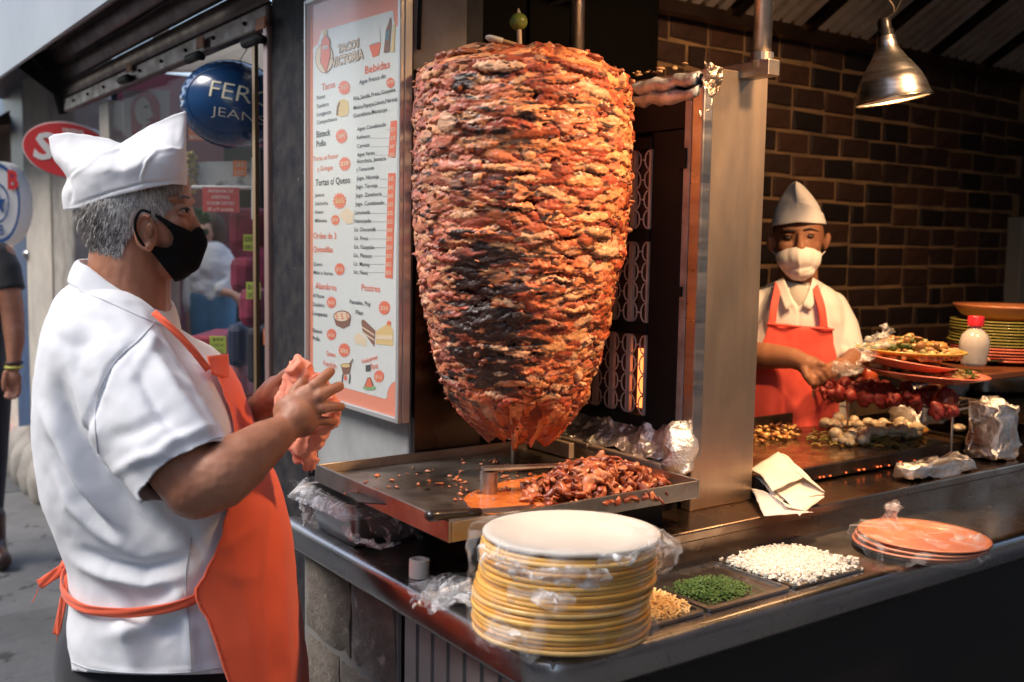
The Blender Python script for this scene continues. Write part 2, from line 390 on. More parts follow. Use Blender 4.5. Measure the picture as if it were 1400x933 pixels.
obj("soffit", MB().prism([(.955, 1.2, 2.368), (.86, 1.2, 2.235), (.852, 1.2, 2.235), (.852, 1.2, 2.40), (.955, 1.2, 2.40)], (0, 6.5, 0)), SHUT2, parent=sh)
obj("fascia", MB().box((.835, 1.2, 2.215), (.850, 8, 3.3)), mat("grey_blue_fascia", (.36, .385, .41), .4, .1, col2=(.28, .30, .33), cs=1.5, bump=.1, bs=3), parent=sh)
obj("canopy_top", MB().box((.852, 1.2, 2.45), (1.35, 8, 2.5)), SHUT2, parent=sh)
pts = [onx(96, 100, 1.02)+A([0, 0, -.0]), onx(96, 118, 1.03), onx(103, 140, 1.05)]
obj("end_bracket", MB().tube([(.87, 4.95, 2.27), (.93, 4.97, 2.29), (1.02, 4.98, 2.2), (1.06, 4.98, 2.05)], .022, 8), BLACK, parent=sh, smooth=True)
obj("end_plate", MB().prism([(.86, 4.96, 2.24), (1.0, 4.96, 2.33), (1.07, 4.96, 2.28), (1.07, 4.96, 2.12), (1.03, 4.96, 2.12)], (0, .02, 0)), BLACK, parent=sh)
# ---------------------------------------------------------------- black post, menu pillar
bp = thing("black_post", "speckled black painted steel post between shop window and menu board", "post", (1.07, 2.5, 0))
obj("upright", MB().box((1.065, 2.372, 0), (1.16, 2.60, 2.9)), PAINTB, parent=bp, bevel=.006)
obj("edge_strip", MB().box((1.055, 2.602, 0), (1.09, 2.632, 2.06)), mat("rose_brass_strip", (.50, .33, .29), .35, .7), parent=bp, bevel=.003)
P = onx(405, 150, 1.06)
mp_ = thing("menu_pillar", "pale grey pillar carrying the menu board beside the trompo", "pillar", (1.1, 2.1, 0))
obj("shaft", MB().box((1.088, 1.905, 0), (1.215, 2.37, 2.9)), GREYP, parent=mp_, bevel=.006)
obj("upper_cladding", MB().box((1.0885, 1.897, 1.86), (1.219, 1.904, 2.9)), CONC, parent=mp_)
obj("steel_sheet", MB().box((1.092, 1.885, .9), (1.26, 1.897, 1.86)), mat("brown_mirror_steel", (.13, .09, .065), .25, 1., col2=(.07, .05, .04), cs=5, rough2=.4), parent=mp_)
obj("cable", MB().tube(catmull([(1.105, 1.89, 2.6), (1.12, 1.888, 2.2), (1.10, 1.888, 2.02), (1.096, 1.888, 1.9)], 14), .0045, 8), BLACK, parent=mp_, smooth=True)
dp = thing("dark_post", "dark grey steel post beside the menu pillar behind the meat", "post", (1.25, 1.95, 0))
obj("upright", MB().box((1.222, 1.93, .0), (1.285, 2.02, 2.9)), mat("dark_grey_post", (.03, .03, .03), .6, .0, col2=(.1, .1, .1), cs=9), parent=dp, bevel=.004)
dk = thing("black_cabinet", "tall black cabinet standing behind the meat on the spit", "cabinet", (1.9, 2.6, 0))
obj("carcass", MB().box((1.16, 2.56, 0), (2.40, 2.74, 3.0)), DARKP, parent=dk)
obj("door_panel", MB().box((1.40, 2.545, .3), (1.85, 2.56, 2.5)), DARKP, parent=dk, bevel=.004)
obj("door_panel", MB().box((1.86, 2.545, .3), (2.36, 2.56, 2.5)), DARKP, parent=dk, bevel=.004)
# ---------------------------------------------------------------- brick back wall
bw = struct(obj("back_wall", MB().box((2.40, 2.765, 0), (5.1, 3.0, 3.1)), mat("mortar", (.44, .26, .12), .9, bump=.6, bs=70, col2=(.2, .13, .075), cs=6)))
BRK = [mat("brick_%d" % i, c, .55, rough2=.8, col2=tuple(x*.55 for x in c), cs=14, bump=.7, bs=60, bdist=.004) for i, c in
       enumerate([(.080, .038, .024), (.050, .026, .019), (.105, .046, .026), (.024, .015, .012), (.065, .033, .022)])]
def brickmesh(w_, h_, d_, seed, m):
    r = np.random.default_rng(seed); bm = MB(); e = .007
    G = [(-w_/2, 0, -h_/2), (w_/2, 0, -h_/2), (w_/2, 0, h_/2), (-w_/2, 0, h_/2)]
    front = [(x*(1-2*e/w_)*1.0+r.normal(0, .0022), -d_+r.normal(0, .002), z*(1-2*e/h_)+r.normal(0, .0012)) for x, y, z in G]
    mid = [(x+r.normal(0, .0032), -d_+e, z+r.normal(0, .0030)) for x, y, z in G]
    back = [(x, 0.01, z) for x, y, z in G]
    V = front+mid+back
    F = [(0, 1, 2, 3)]+[(4+i, 4+(i+1) % 4, (i+1) % 4, i) for i in range(4)]+[(8+i, 8+(i+1) % 4, 4+(i+1) % 4, 4+i) for i in range(4)]
    return mesh("brick", V, F, m)
bms = [brickmesh(.187, .078, .011, s_, BRK[s_ % 5]) for s_ in range(15)]
hb = [brickmesh(.088, .078, .011, 50+s_, BRK[s_ % 5]) for s_ in range(5)]
row = 0
for z in np.arange(.98, 2.36, .0905):
    x = 2.44+(row % 2)*.1+rng.uniform(-.01, .01); row += 1
    while x < 4.98:
        half = rng.random() < .06
        me = hb[rng.integers(5)] if half else bms[rng.integers(15)]
        ww = .1 if half else .2
        if x+ww/2 < 5.08:
            o = bpy.data.objects.new("brick", me); sc.collection.objects.link(o); o.parent = bw
            o.location = Vector((x+ww/2, 2.765+rng.uniform(-.0, .004), z+.045+rng.normal(0, .0015)))-Vector(bw['_o']); o.rotation_euler = (0, rng.normal(0, .006), 0)
        x += ww
struct(obj("side_wall", MB().box((5.1, .3, 0), (5.25, 3, 3.1)), mat("dark_side_wall", (.06, .04, .03), .8)))
struct(obj("stall_ceiling", MB().box((1.02, -.2, 3.0), (5.2, 3.0, 3.1)), mat("sooty_ceiling", (.05, .035, .028), .8)))
struct(obj("stall_floor", MB().box((1.24, .95, -.03), (5.2, 3.0, .001)), mat("floor_tiles_dark", (.06, .05, .045), .5)))
dj = thing("door_jamb", "pale narrow door jamb at the right end of the brick wall", "door frame", (5.0, 2.7, 0))
obj("jamb", MB().box((4.99, 2.68, 0), (5.06, 2.76, 1.68)), mat("pale_jamb", (.42, .38, .32), .6), parent=dj, bevel=.005)
# ---------------------------------------------------------------- extractor hood with baffle fins
hd = thing("extractor_hood", "steel extractor hood with slanting baffle fins above the griddle", "hood", (3, 2.2, 2.35))
zb, yb, zt, yt = 2.355, 2.66, 3.02, 1.55
obj("gutter_beam", MB().box((1.62, 2.655, 2.315), (5.08, 2.715, 2.375)), mat("bronze_beam", (.20, .12, .07), .3, .9, col2=(.12, .07, .045), cs=5), parent=hd, bevel=.006)
FINM = mat("baffle_steel", (.75, .69, .62), .42, .45, col2=(.5, .43, .36), cs=7, rough2=.5)
dv = A([0, yt-yb, zt-zb]); dl = np.linalg.norm(dv); dv /= dl; nv_ = A([0, -dv[2], dv[1]]); nv_ = nv_ if nv_[2] > 0 else -nv_
x = 1.7; k = 0
while x < 5.0:
    c = A([x, yb, zb])+dv*dl/2
    if k % 6 == 5:
        obj("panel_rail", MB().obox(c+nv_*.0, A([.022, 0, 0]), dv*dl/2, nv_*.014), DSTEEL, parent=hd)
        x += .075
    else:
        obj("fin", MB().prism([A([x-.021, yb, zb]), A([x-.021, yb, zb])+nv_*.024, A([x-.018, yb, zb])+nv_*.024, A([x-.018, yb, zb])+nv_*.003, A([x+.016, yb, zb])+nv_*.003, A([x+.016, yb, zb])+nv_*.018, A([x+.019, yb, zb])+nv_*.018, A([x+.019, yb, zb])], dv*dl), FINM, parent=hd)
        x += .068
    k += 1
obj("plenum", MB().obox(A([3.35, yb, zb])+dv*dl/2+nv_*.05, A([1.72, 0, 0]), dv*dl/2, nv_*.012), mat("plenum_black", (.012, .01, .009), .8), parent=hd)  # even black sheet behind the fins
obj("front_rail", MB().obox(A([3.35, yb, zb])+dv*(dl+.02), A([1.72, 0, 0]), dv*.02, nv_*.03), DSTEEL, parent=hd)
# overhead frame: beam above the spit
of = thing("overhead_beam", "dark steel cross beam above the spit at the top of the photo", "beam", (1.9, 2.1, 2.25))
P = onx(700, 4, 1.75); 
obj("beam", MB().tube([A([1.30, 2.30, 2.30]), A([2.1, 2.30, 2.28])], .022, 8), DSTEEL, parent=of)
obj("stay", MB().tube([ony(748, 8, 2.28), ony(782, -4, 2.2)], .008, 8), STEEL, parent=of)
# ---------------------------------------------------------------- the counter
ct = thing("counter", "L-shaped stainless steel counter with rolled edge carrying plates and griddles", "counter", (.87, 1.12, 0))
def sheet(z, x0, y0, x1, y1): return
# top with rolled nosing: box plus quarter-round edges
obj("worktop", MB().box((.885, 1.125, .868), (4.3, 2.05, .9)), STEELC, parent=ct, bevel=.002)
def nosing(pts, name="nosing"):
    # pts along the outer edge (x, y), outward normal
    prof = [(0, 0), (-.004, .0015), (.006, .0015), (.016, -.002), (.021, -.009), (.022, -.02), (.021, -.05), (.012, -.056), (0, -.056)]
    return prof
CR = .05
path = [((.885, 2.06), (-1, 0)), ((.885, 1.125+CR), (-1, 0))]
for a in np.linspace(0, math.pi/2, 7)[1:-1]: path.append(((.885+CR-CR*math.cos(a), 1.125+CR-CR*math.sin(a)), (-math.cos(a), -math.sin(a))))
path += [((.885+CR, 1.125), (0, -1)), ((4.3, 1.125), (0, -1))]
prof = [(-.01, .0008), (.006, .0014), (.013, -.001), (.018, -.006), (.0205, -.014), (.0205, -.046), (.017, -.054), (.008, -.056), (-.01, -.054)]
G = [[(p[0]+n_[0]*a, p[1]+n_[1]*a, .9+b_) for a, b_ in prof] for p, n_ in path]
obj("rolled_edge", MB().grid(G), STEELC, parent=ct, smooth=True)
# masonry base under the left end
BLOCK = mat("rough_block", (.20, .17, .145), .9, col2=(.11, .095, .08), cs=9, bump=1., bs=38, bdist=.008, col3=(.3, .27, .24), cs3=26, lo3=.6, hi3=.7)
obj("masonry_core", MB().box((.908, 1.622, 0), (1.05, 2.04, .86)), mat("block_mortar", (.20, .19, .185), .9, bump=.8, bs=50), parent=ct)
def roughblock(y0, y1, z0, z1, j):
    n1, n2 = 7, 9
    G = [[(.905+.0025*rng.standard_normal()-(.007 if 0 < i < n2-1 and 0 < k < n1-1 else 0), lerp(y0, y1, i/(n2-1))+rng.normal(0, j if i in (0, n2-1) else 0), lerp(z0, z1, k/(n1-1))+rng.normal(0, j if k in (0, n1-1) else 0)) for i in range(n2)] for k in range(n1)]
    mb = MB(); mb.grid(G)
    e = [G[0][i] for i in range(n2)]+[G[k][-1] for k in range(1, n1)]+[G[-1][i] for i in range(n2-2, -1, -1)]+[G[k][0] for k in range(n1-2, 0, -1)]
    mb.grid([e, [(x+.045, y, z) for x, y, z in e]], cv=True)
    return mb
for z0, z1, cuts in ((.66, .855, (1.62, 1.81, 2.03)), (.44, .645, (1.62, 1.68, 1.86, 2.03)), (.22, .425, (1.62, 1.80, 2.03)), (.0, .205, (1.62, 1.7, 1.9, 2.03))):
    for ya, yb_ in zip(cuts[:-1], cuts[1:]):
        obj("stone_block", roughblock(ya+.006, yb_-.006, z0, z1, .002), BLOCK, parent=ct, auto=True)
obj("corner_gap", MB().box((.915, 1.60, 0), (.94, 1.622, .86)), DARKP, parent=ct)
# ribbed steel panel near the corner
GP = mat("grey_ribbed_sheet", (.36, .36, .37), .38, .6, col2=(.28, .27, .26), cs=4)
for k in range(9):
    y = 1.135+k*.052
    obj("rib_panel", MB().prism([(.905, y, 0), (.905, y+.040, 0), (.912, y+.044, 0), (.912, y+.052, 0), (.93, y+.052, 0), (.93, y, 0)], (0, 0, .855)), GP, parent=ct)
obj("front_panel", MB().box((.935, 1.14, 0), (4.3, 1.165, .845)), mat("black_front", (.008, .007, .007), .55), parent=ct)
# raised ledge along the back of the worktop
LEDG = mat("brown_reflecting_steel", (.36, .27, .20), .2, 1., rough2=.38, rs=6, col2=(.22, .14, .09), cs=6)
lg = thing("raised_ledge", "raised stainless ledge running along the back of the counter under the heater and griddle", "shelf", (1.35, 1.35, .9))
obj("ledge_top", MB().box((1.28, 1.352, .94), (4.3, 2.04, .962)), LEDG, parent=lg, bevel=.004)
obj("riser", MB().box((1.29, 1.362, .900), (4.3, 1.375, .94)), LEDG, parent=lg)
# ---------------------------------------------------------------- spit tray
tr = thing("spit_tray", "wide shallow steel griddle tray under the meat, overhanging the counter", "tray", (1.13, 1.6, .9))
tx0, tx1, ty0, ty1, tz, rz_ = .856, 1.425, 1.366, 1.875, 1.034, 1.056
cr = .02
TRM = mat("tray_steel", (.40, .36, .31), .32, 1., rough2=.5, rs=7, col2=(.22, .16, .11), cs=9, lo=.45, hi=.7, bump=.2, bs=60, bdist=.0006, col3=(.06, .045, .04), cs3=30, lo3=.62, hi3=.68)
def rrect(x0, y0, x1, y1, r, n=5):
    o = []
    for cx, cy, a0 in ((x1-r, y1-r, 0), (x0+r, y1-r, 90), (x0+r, y0+r, 180), (x1-r, y0+r, 270)):
        for k in range(n+1): a = math.radians(a0+90*k/n); o.append((cx+r*math.cos(a), cy+r*math.sin(a)))
    return o
fl = rrect(tx0+.006, ty0+.006, tx1-.006, ty1-.006, cr)
obj("floor", MB().prism([(x, y, tz-.006) for x, y in fl], (0, 0, .006)), TRM, parent=tr)
for nm, a, b_ in (("rim", (tx0, ty0, tz-.014), (tx0+.005, ty1, rz_)), ("rim", (tx0+.0052, ty0, tz-.014), (tx1-.0052, ty0+.005, rz_-.002)), ("rim", (tx1-.005, ty0, tz-.014), (tx1, ty1, rz_)), ("rim", (tx0+.0052, ty1-.005, tz-.014), (tx1-.0052, ty1, rz_-.002))):
    obj(nm, MB().box(a, b_), STEELW, parent=tr, bevel=.0015)
obj("stand", MB().box((1.05, 1.42, .9), (1.38, 1.84, tz-.007)), BLACK, parent=tr)
for x, y in ((.93, 1.80), (1.0, 1.40)): obj("leg", MB().box((x, y, .9), (x+.025, y+.025, tz-.007)), BLACK, parent=tr)
# grease, sauce and scraps on the tray
def puddle(c, r, z, n=40, amp=.25, sx=1., sy=1., th=.0015, seed=0, ang=0.):
    a = np.linspace(0, 2*np.pi, n, endpoint=False); q = np.stack([np.cos(a)*3, np.sin(a)*3, a*0], -1)
    rr = r*(1+amp*fbm(q, .6, 3, seed)); x = rr*np.cos(a)*sx; y = rr*np.sin(a)*sy
    X = c[0]+x*math.cos(ang)-y*math.sin(ang); Y = c[1]+x*math.sin(ang)+y*math.cos(ang)
    return MB().prism(np.stack([X, Y, np.full(n, z)], -1), (0, 0, th))
sau = onz(790, 672, tz)
o = obj("sauce_pool", puddle((sau[0]-.035, sau[1]+.02), .195, tz+.001, sx=1.1, sy=.62, amp=.16, seed=3, ang=.1), mat("orange_meat_juice", (.72, .22, .05), .16, coat=.6, col2=(.5, .12, .03), cs=18, bump=.3, bs=50), smooth=False)
tag(o, "glossy orange pool of meat juice under the chopped meat on the tray", "sauce")
# spit and its bracket
sp = onz(703, 640, tz)
br = thing("spit_bracket", "short steel cylinder and flat arm holding the foot of the spit on the tray", "bracket", sp)
bc = onz(668, 676, tz)
obj("cylinder", MB().lathe([(0, 0), (.0165, 0), (.0165, .045), (.0, .045)], (bc[0], bc[1], tz), 20), STEEL, parent=br, auto=True)
e1 = onz(832, 634, tz+.05); e0 = A([bc[0], bc[1], tz+.049]); m0 = onz(703, 641, tz+.05)
obj("arm", MB().tube([e0-(e1-e0)*.05, e0, e1], [.017, .018, .010], 8, flat=.25, upv=(0, 0, 1)), STEELW, parent=br)
# ---------------------------------------------------------------- trompo
TX, TY = sp[0], sp[1]; DT = 2.13
def zof(py): return at(703, py, np.linalg.norm([0])+((A([TX, TY, 0])-CAM)@A([math.cos(YAW), math.sin(YAW), 0])))[2]
dT = A([TX, TY, 1.5])@A([math.cos(YAW), math.sin(YAW), 0])
tp = thing("trompo", "huge stacked cone of marinated meat on a vertical spit with charred patches", "meat", (TX, TY, tz))
obj("spit_rod", MB().tube([(TX, TY, tz+.001), (TX, TY, 1.82)], .0085, 14), STEEL, parent=tp, smooth=True)
obj("collar", MB().lathe([(.0, 0), (.016, 0), (.016, .02), (.011, .024), (0, .024)], (TX, TY, tz+.062), 18), STEEL, parent=tp, auto=True)
prof_px = [(73, 640, 790), (80, 610, 812), (92, 574, 826), (112, 562, 846), (150, 559, 850), (200, 558, 853), (250, 558, 853), (300, 560, 850), (350, 565, 845), (400, 572, 838), (450, 581, 828), (500, 593, 815), (540, 604, 802), (570, 626, 790), (590, 650, 771), (603, 668, 752)]
zz = A([1.5-(py-335.5)/FPX*(dT*.995-(.5*(r_-l_)/2/FPX*dT*(1 if py < 112 else .5 if py > 560 else 0))) for py, l_, r_ in prof_px]); hw = A([(r-l)/2/FPX*dT*.985 for _, l, r in prof_px]); cxp = A([((r+l)/2-703)/FPX*dT for _, l, r in prof_px])
NZ, NA = 560, 640
tz_ = np.linspace(0, 1, NZ); idx = np.argsort(zz); zs = zz[idx]
ZV = zs[0]+(zs[-1]-zs[0])*tz_
RV = np.interp(ZV, zs, hw[idx]); CV = np.interp(ZV, zs, cxp[idx])
TH = np.linspace(0, 2*np.pi, NA, endpoint=False)
Hgt = np.full((NZ, NA), -.012); SID = rng.random((NZ, NA))*0; COLR = np.zeros((NZ, NA, 3)); ED = np.zeros((NZ, NA))
dz = (zs[-1]-zs[0])/NZ; da = 2*np.pi/NA; Rm = .215
tones = A([(.55, .145, .05), (.64, .22, .085), (.42, .09, .035), (.68, .28, .12), (.28, .05, .022), (.56, .16, .06), (.15, .028, .014), (.50, .12, .045), (.34, .065, .028), (.70, .34, .15), (.70, .31, .13), (.60, .18, .09), (.44, .085, .04), (.74, .42, .24)])
NS = 6200
for k in range(NS):
    zc = rng.uniform(zs[0], zs[-1]); tc_ = rng.uniform(0, 2*np.pi)
    low = (zc-zs[0])/(zs[-1]-zs[0]); hh = rng.uniform(.0042, .0125)*(1.2 if low > .6 else 1.0)*(.9+.8*(rng.random() < .10)); ww = rng.uniform(.012, .055)*(.6 if rng.random() < .3 else 1)
    if low < .12: hh = rng.uniform(.014, .03); ww = rng.uniform(.012, .03)
    tilt = rng.normal(0, .13); top = rng.uniform(.0008, .0075)+.005*(rng.random() < .04)
    i0, i1 = int((zc-hh*1.8-zs[0])/dz), int((zc+hh*1.8-zs[0])/dz)+2; i0 = max(i0, 0); i1 = min(i1, NZ)
    j0, j1 = int((tc_-ww/Rm)/da), int((tc_+ww/Rm)/da)+2
    if i1-i0 < 2: continue
    ii = np.arange(i0, i1); jj = np.arange(j0, j1)
    v = (ZV[ii][:, None]-zc); u = (jj[None, :]*da-tc_)*Rm
    v2 = v-tilt*u+.0016*math.sin(k)*np.sin(u*260+k)+.0012*np.sin(u*610+k*3.)
    e = 1-(u/ww)**2-(v2/hh)**2
    # cut slices: flat bulging face, crisp lower lip
    prof_ = np.where(e > 0, top*1.25*np.clip(e, 0, 1)**.18-(v2/hh)*.0016+.0008, -1)
    J = jj % NA; cur = Hgt[np.ix_(ii, J)]; msk = prof_ > cur
    cur[msk] = prof_[msk]; Hgt[np.ix_(ii, J)] = cur
    c = tones[rng.integers(len(tones))]*rng.uniform(.7, 1.2)
    cc = COLR[np.ix_(ii, J)]; cc[msk] = c; COLR[np.ix_(ii, J)] = cc
    ee = ED[np.ix_(ii, J)]; ee[msk] = np.clip(e, 0, 1)[msk]; ED[np.ix_(ii, J)] = ee
TT, ZZ = np.meshgrid(TH, ZV); PP = np.stack([np.cos(TT)*Rm, np.sin(TT)*Rm, ZZ], -1)
Q = PP*A([1, 1, 2.2])
Hgt = Hgt+.0060*fbm(Q*A([1, 1, .7]), 8, 2, 5)+.0013*fbm(Q, 70, 3, 9)
# big sag and lumps
RR = RV[:, None]*(1+.012*fbm(PP, 6, 2, 2))+Hgt-.006
capt = smoothstep(1.0, .985, tz_)[:, None]; 
right = A([math.sin(YAW), -math.cos(YAW), 0])
X = TX+RR*np.cos(TT)+CV[:, None]*right[0]; Y = TY+RR*np.sin(TT)+CV[:, None]*right[1]
Zp = ZZ+.002*fbm(PP, 40, 2, 11)
lowfr = smoothstep(.06, .0, tz_)[:, None]; Zp = Zp-.020*lowfr*np.clip(fbm(PP*A([1, 1, .1]), 30, 3, 4), -.3, 1)
topfr = smoothstep(.94, 1., tz_)[:, None]; Zp = Zp+.014*topfr*fbm(PP*A([1, 1, .1]), 14, 3, 6)
V = np.stack([X, Y, Zp], -1)
# char: burnt patches (real scorching, low on the left face and scattered)
px_, py_, _ = project(V)
ch = np.clip((fbm(Q, 9, 4, 21)-.42)*3.0, 0, 1)*.8
def patch(cx, cy, rx, ry): return np.exp(-(((px_-cx)/rx)**2+((py_-cy)/ry)**2))
P_ = .95*patch(660, 440, 48, 75)+.75*patch(640, 370, 30, 45)+.6*patch(700, 380, 24, 60)+.5*patch(650, 520, 60, 35)+.4*patch(690, 470, 60, 40)+.35*patch(735, 400, 25, 35)+.35*patch(640, 110, 45, 20)+.35*patch(700, 160, 60, 25)+.25*patch(620, 240, 60, 60)
front = (((V-A([TX, TY, 0]))*A([fw[0], fw[1], 0])).sum(-1) < 0)
nn1 = fbm(Q*A([1, 1, 1.7]), 26, 4, 31); nn2 = fbm(Q*A([1, 1, 1.4]), 48, 3, 33)
ch = np.clip(smoothstep(.48, .70, nn2)*.75+smoothstep(.50, .34, .66-np.where(front, P_, .10)*.40-nn1*.34)*.98, 0, 1)
ch = np.where(tz_[:, None] < .1, ch*.4, ch)
edge = smoothstep(.13, .0, ED)
ch = np.clip(ch+edge*(.36+.3*nn1), 0, 1)
gap_shade = smoothstep(.0035, -.004, Hgt)  # shade in the gaps between slices painted into the colour
col = COLR*(1+.25*fbm(Q, 90, 2, 41))[..., None]; col = np.where(COLR.sum(-1, keepdims=True) < .01, A([.20, .05, .025]), col)
fat = smoothstep(.45, .8, fbm(Q*A([1, 1, 2]), 26, 3, 51)); col = lerp(col, A([.70, .45, .30]), (fat*.35)[..., None])
pink_lightL = smoothstep(670, 560, px_)*front*.30; col = lerp(col, A([.58, .26, .20]), pink_lightL[..., None])  # cool light on the left face painted in as a pink tint
col = lerp(col, A([.022, .009, .007]), (ch**1.05)[..., None]); col = lerp(col, A([.13, .022, .012]), (gap_shade*.75)[..., None])
mb = MB(); mb.grid(V, cv=True)
F = mb.f; V_, _ = mb.data()
F = F+[tuple(range(NA))[::-1]]
topc = len(V_); n0 = (NZ-1)*NA
V_ = np.vstack([V_, [[TX, TY, V_[n0:, 2].max()-.005]]]); F = F+[(n0+k, n0+(k+1) % NA, topc) for k in range(NA)]
MEATM = mat("marinated_meat", (.5, .2, .1), .42, attr="tone", spec=.45, coat=.12, rough2=.62, rs=60, bump=.4, bs=190, bdist=.0013, sss=.06)
m_o = obj("meat", (V_, F), MEATM, parent=tp, smooth=True, recalc=False)
ca = m_o.data.color_attributes.new("tone", 'FLOAT_COLOR', 'POINT'); cc = np.ones((len(V_), 4)); cc[:-1, :3] = np.clip(col, 0, 1).reshape(-1, 3); cc[-1, :3] = (.35, .1, .05)
ca.data.foreach_set("color", cc.ravel())
# loose flaps round the rim so that the outline is ragged
def tonecol(o, c):
    pass
FL = [mat("meat_flap_%d" % i, c, .42, col2=tuple(x*.4 for x in c), cs=40, bump=.6, bs=150, coat=.1) for i, c in enumerate([(.5, .16, .07), (.36, .09, .045), (.6, .25, .13), (.14, .04, .025)])]
def scrap(c, s, m, seed, parent=None, nm="meat_scrap", flat=.45):
    r = np.random.default_rng(seed); mb = MB(); R = A(Matrix.Rotation(r.uniform(0, 6.28), 3, 'Z') @ Matrix.Rotation(r.normal(0, .5), 3, 'X'))
    mb.sphere((0, 0, 0), (s*r.uniform(.7, 1.4), s*r.uniform(.5, .9), s*flat*r.uniform(.6, 1.2)), 9, 6, R)
    V, F = mb.data(); V = V*(1+.45*fbm(V*(1/s), .9, 2, seed))[:, None]
    return V+A(c), F
flaps = [MB() for _ in range(4)]
for k in range(420):
    i = rng.integers(6, NZ-3); j = rng.integers(NA); P = V[i, j]
    Vv, Ff = scrap(P, rng.uniform(.004, .009), None, k, flat=.5); flaps[rng.integers(4)].add(Vv, Ff)
for k in range(70):
    a = rng.uniform(0, 2*np.pi); r_ = .04+.145*math.sqrt(rng.random()); P = (TX+r_*math.cos(a)*1.0, TY+r_*math.sin(a), np.interp(r_, [.05, .21], [ZV[-1]+.004, ZV[-1]-.03]))
    Vv, Ff = scrap(P, rng.uniform(.010, .024), None, 900+k, flat=.38); flaps[rng.choice([0, 0, 2, 1])].add(Vv, Ff)
for i, f in enumerate(flaps): struct(obj("meat_flap", f, FL[i], parent=tp, smooth=True), 'stuff')
# skewer with lime and wooden paddle on top
d0 = dT-.03
lt = at(709, 12, d0); lb = at(711, 85, d0)
ps = thing("lime_skewer", "green lime on a pale wooden skewer stuck in the top of the meat", "skewer", lb)
obj("stick", MB().tube([lb, lerp(lb, lt, .9), lt], [.0052, .0048, .002], 8), mat("pale_bamboo", (.66, .55, .42), .6), parent=ps, smooth=True)
obj("lime", MB().sphere(at(709, 30, d0), (.0185, .0185, .0175), 20, 14), mat("lime_skin", (.10, .22, .03), .35, col2=(.30, .30, .06), cs=12, bump=.3, bs=160, coat=.3), parent=ps, smooth=True)
wp = thing("wooden_paddle", "narrow brown wooden slat with a white rounded end lying across the top of the meat", "wooden slat", at(740, 80, d0))
a_, b_ = at(672, 53, d0-.06), at(838, 104, d0-.02); mid = lerp(a_, b_, .5)
dirp = (b_-a_)/np.linalg.norm(b_-a_)
obj("slat", MB().tube([a_, a_+dirp*.01, lerp(a_, b_, .5), b_], [.008, .0135, .014, .012], 12, flat=.42, upv=(0, 0, 1)), WOOD, parent=wp, smooth=True)
obj("end_cap", MB().tube([a_-dirp*.012, a_-dirp*.004, a_+dirp*.022], [.006, .0125, .0145], 12, flat=.5, upv=(0, 0, 1)), mat("white_rubber", (.62, .6, .56), .5), parent=wp, smooth=True)
# second support pole behind the meat, bar, first pole
hg = thing("heater_hanger", "steel hanger: flat bar over the heater with two round poles rising to the ceiling", "support frame", (1.62, 1.4, 1.85))
pa = on(1052, 92, 0, 1.615); pb = on(850, 124, 0, 1.615)
ya, za = pa[1], pa[2]; yb2, zb2 = pb[1], pb[2]
obj("flat_bar", MB().prism([(1.598, ya-.012, za+.014), (1.632, ya-.012, za+.014), (1.632, ya-.012, za-.018), (1.598, ya-.012, za-.018)], (0, yb2-ya+.30, (zb2-za)*1.0)), STEELW, parent=hg, bevel=.002)
obj("pole", MB().tube([(1.614, ya+.02, za), (1.614, ya+.02, 3.0)], .0185, 20), STEEL, parent=hg, smooth=True)
q = on(788, 80, 0, 1.615)
obj("pole", MB().tube([(1.615, q[1], zb2-.02), (1.615, q[1], 3.0)], .0185, 20), STEEL, parent=hg, smooth=True)
obj("weld_collar", MB().tube([(1.615, ya+.02, za+.014), (1.615, ya+.02, za+.03)], .023, 20), STEELW, parent=hg)
# ---------------------------------------------------------------- vertical gas heater
ht = thing("vertical_heater", "tall stainless gas heater with ceramic grille tiles facing the meat", "heater", (1.6, 1.46, .962))
HX0, HX1, HY0, HY1, HZ0, HZ1 = 1.50, 1.683, 1.46, 2.0, .962, 1.858
FOILW_ = mat("greyed_trim", (.42, .42, .43), .5, .5, col2=(.25, .22, .2), cs=20)
SHELL = mat("heater_shell_steel", (.60, .46, .33), .33, .96, rough2=.5, rs=3, col2=(.40, .30, .21), cs=4, lo=.35, hi=.7, bump=.25, bs=26, bdist=.001, stretch=(2, 2, .5))
obj("front_panel", MB().box((HX0+.004, HY0, HZ0), (HX1, HY0+.006, HZ1)), SHELL, parent=ht, bevel=.003)
obj("corner_trim", MB().box((HX0-.006, HY0-.003, HZ0+.11), (HX0+.022, HY0+.03, HZ1-.04)), STEEL, parent=ht, bevel=.004)
obj("lower_trim", MB().box((HX0-.004, HY0-.001, HZ0), (HX0+.02, HY0+.028, HZ0+.109)), SHELL, parent=ht, bevel=.003)
obj("right_panel", MB().box((HX1-.006, HY0+.0065, HZ0), (HX1-.001, HY1, HZ1)), SHELL, parent=ht)
obj("top_panel", MB().box((HX0+.01, HY0+.0065, HZ1-.012), (HX1-.007, HY1, HZ1-.004)), STEELW, parent=ht)
obj("back_box", MB().box((HX0+.03, HY0+.02, HZ0), (HX1-.01, HY1, HZ1-.014)), BLACK, parent=ht)
obj("black_stile", MB().box((HX0, 1.515, 1.10), (HX0+.028, 1.607, 1.74)), BLACK, parent=ht, bevel=.004)
obj("inner_strip", MB().box((HX0-.002, 1.493, 1.09), (HX0+.02, 1.513, 1.80)), FOILW_, parent=ht, bevel=.002)
obj("hinge", MB().box((HX0-.006, 1.503, 1.66), (HX0+.0, 1.523, 1.70)), BLACK, parent=ht); obj("hinge", MB().box((HX0-.006, 1.503, 1.40), (HX0+.0, 1.523, 1.42)), BLACK, parent=ht)
obj("top_sheet", MB().box((HX0-.001, 1.515, 1.742), (HX0+.02, 2.0, 1.80)), BLACK, parent=ht)
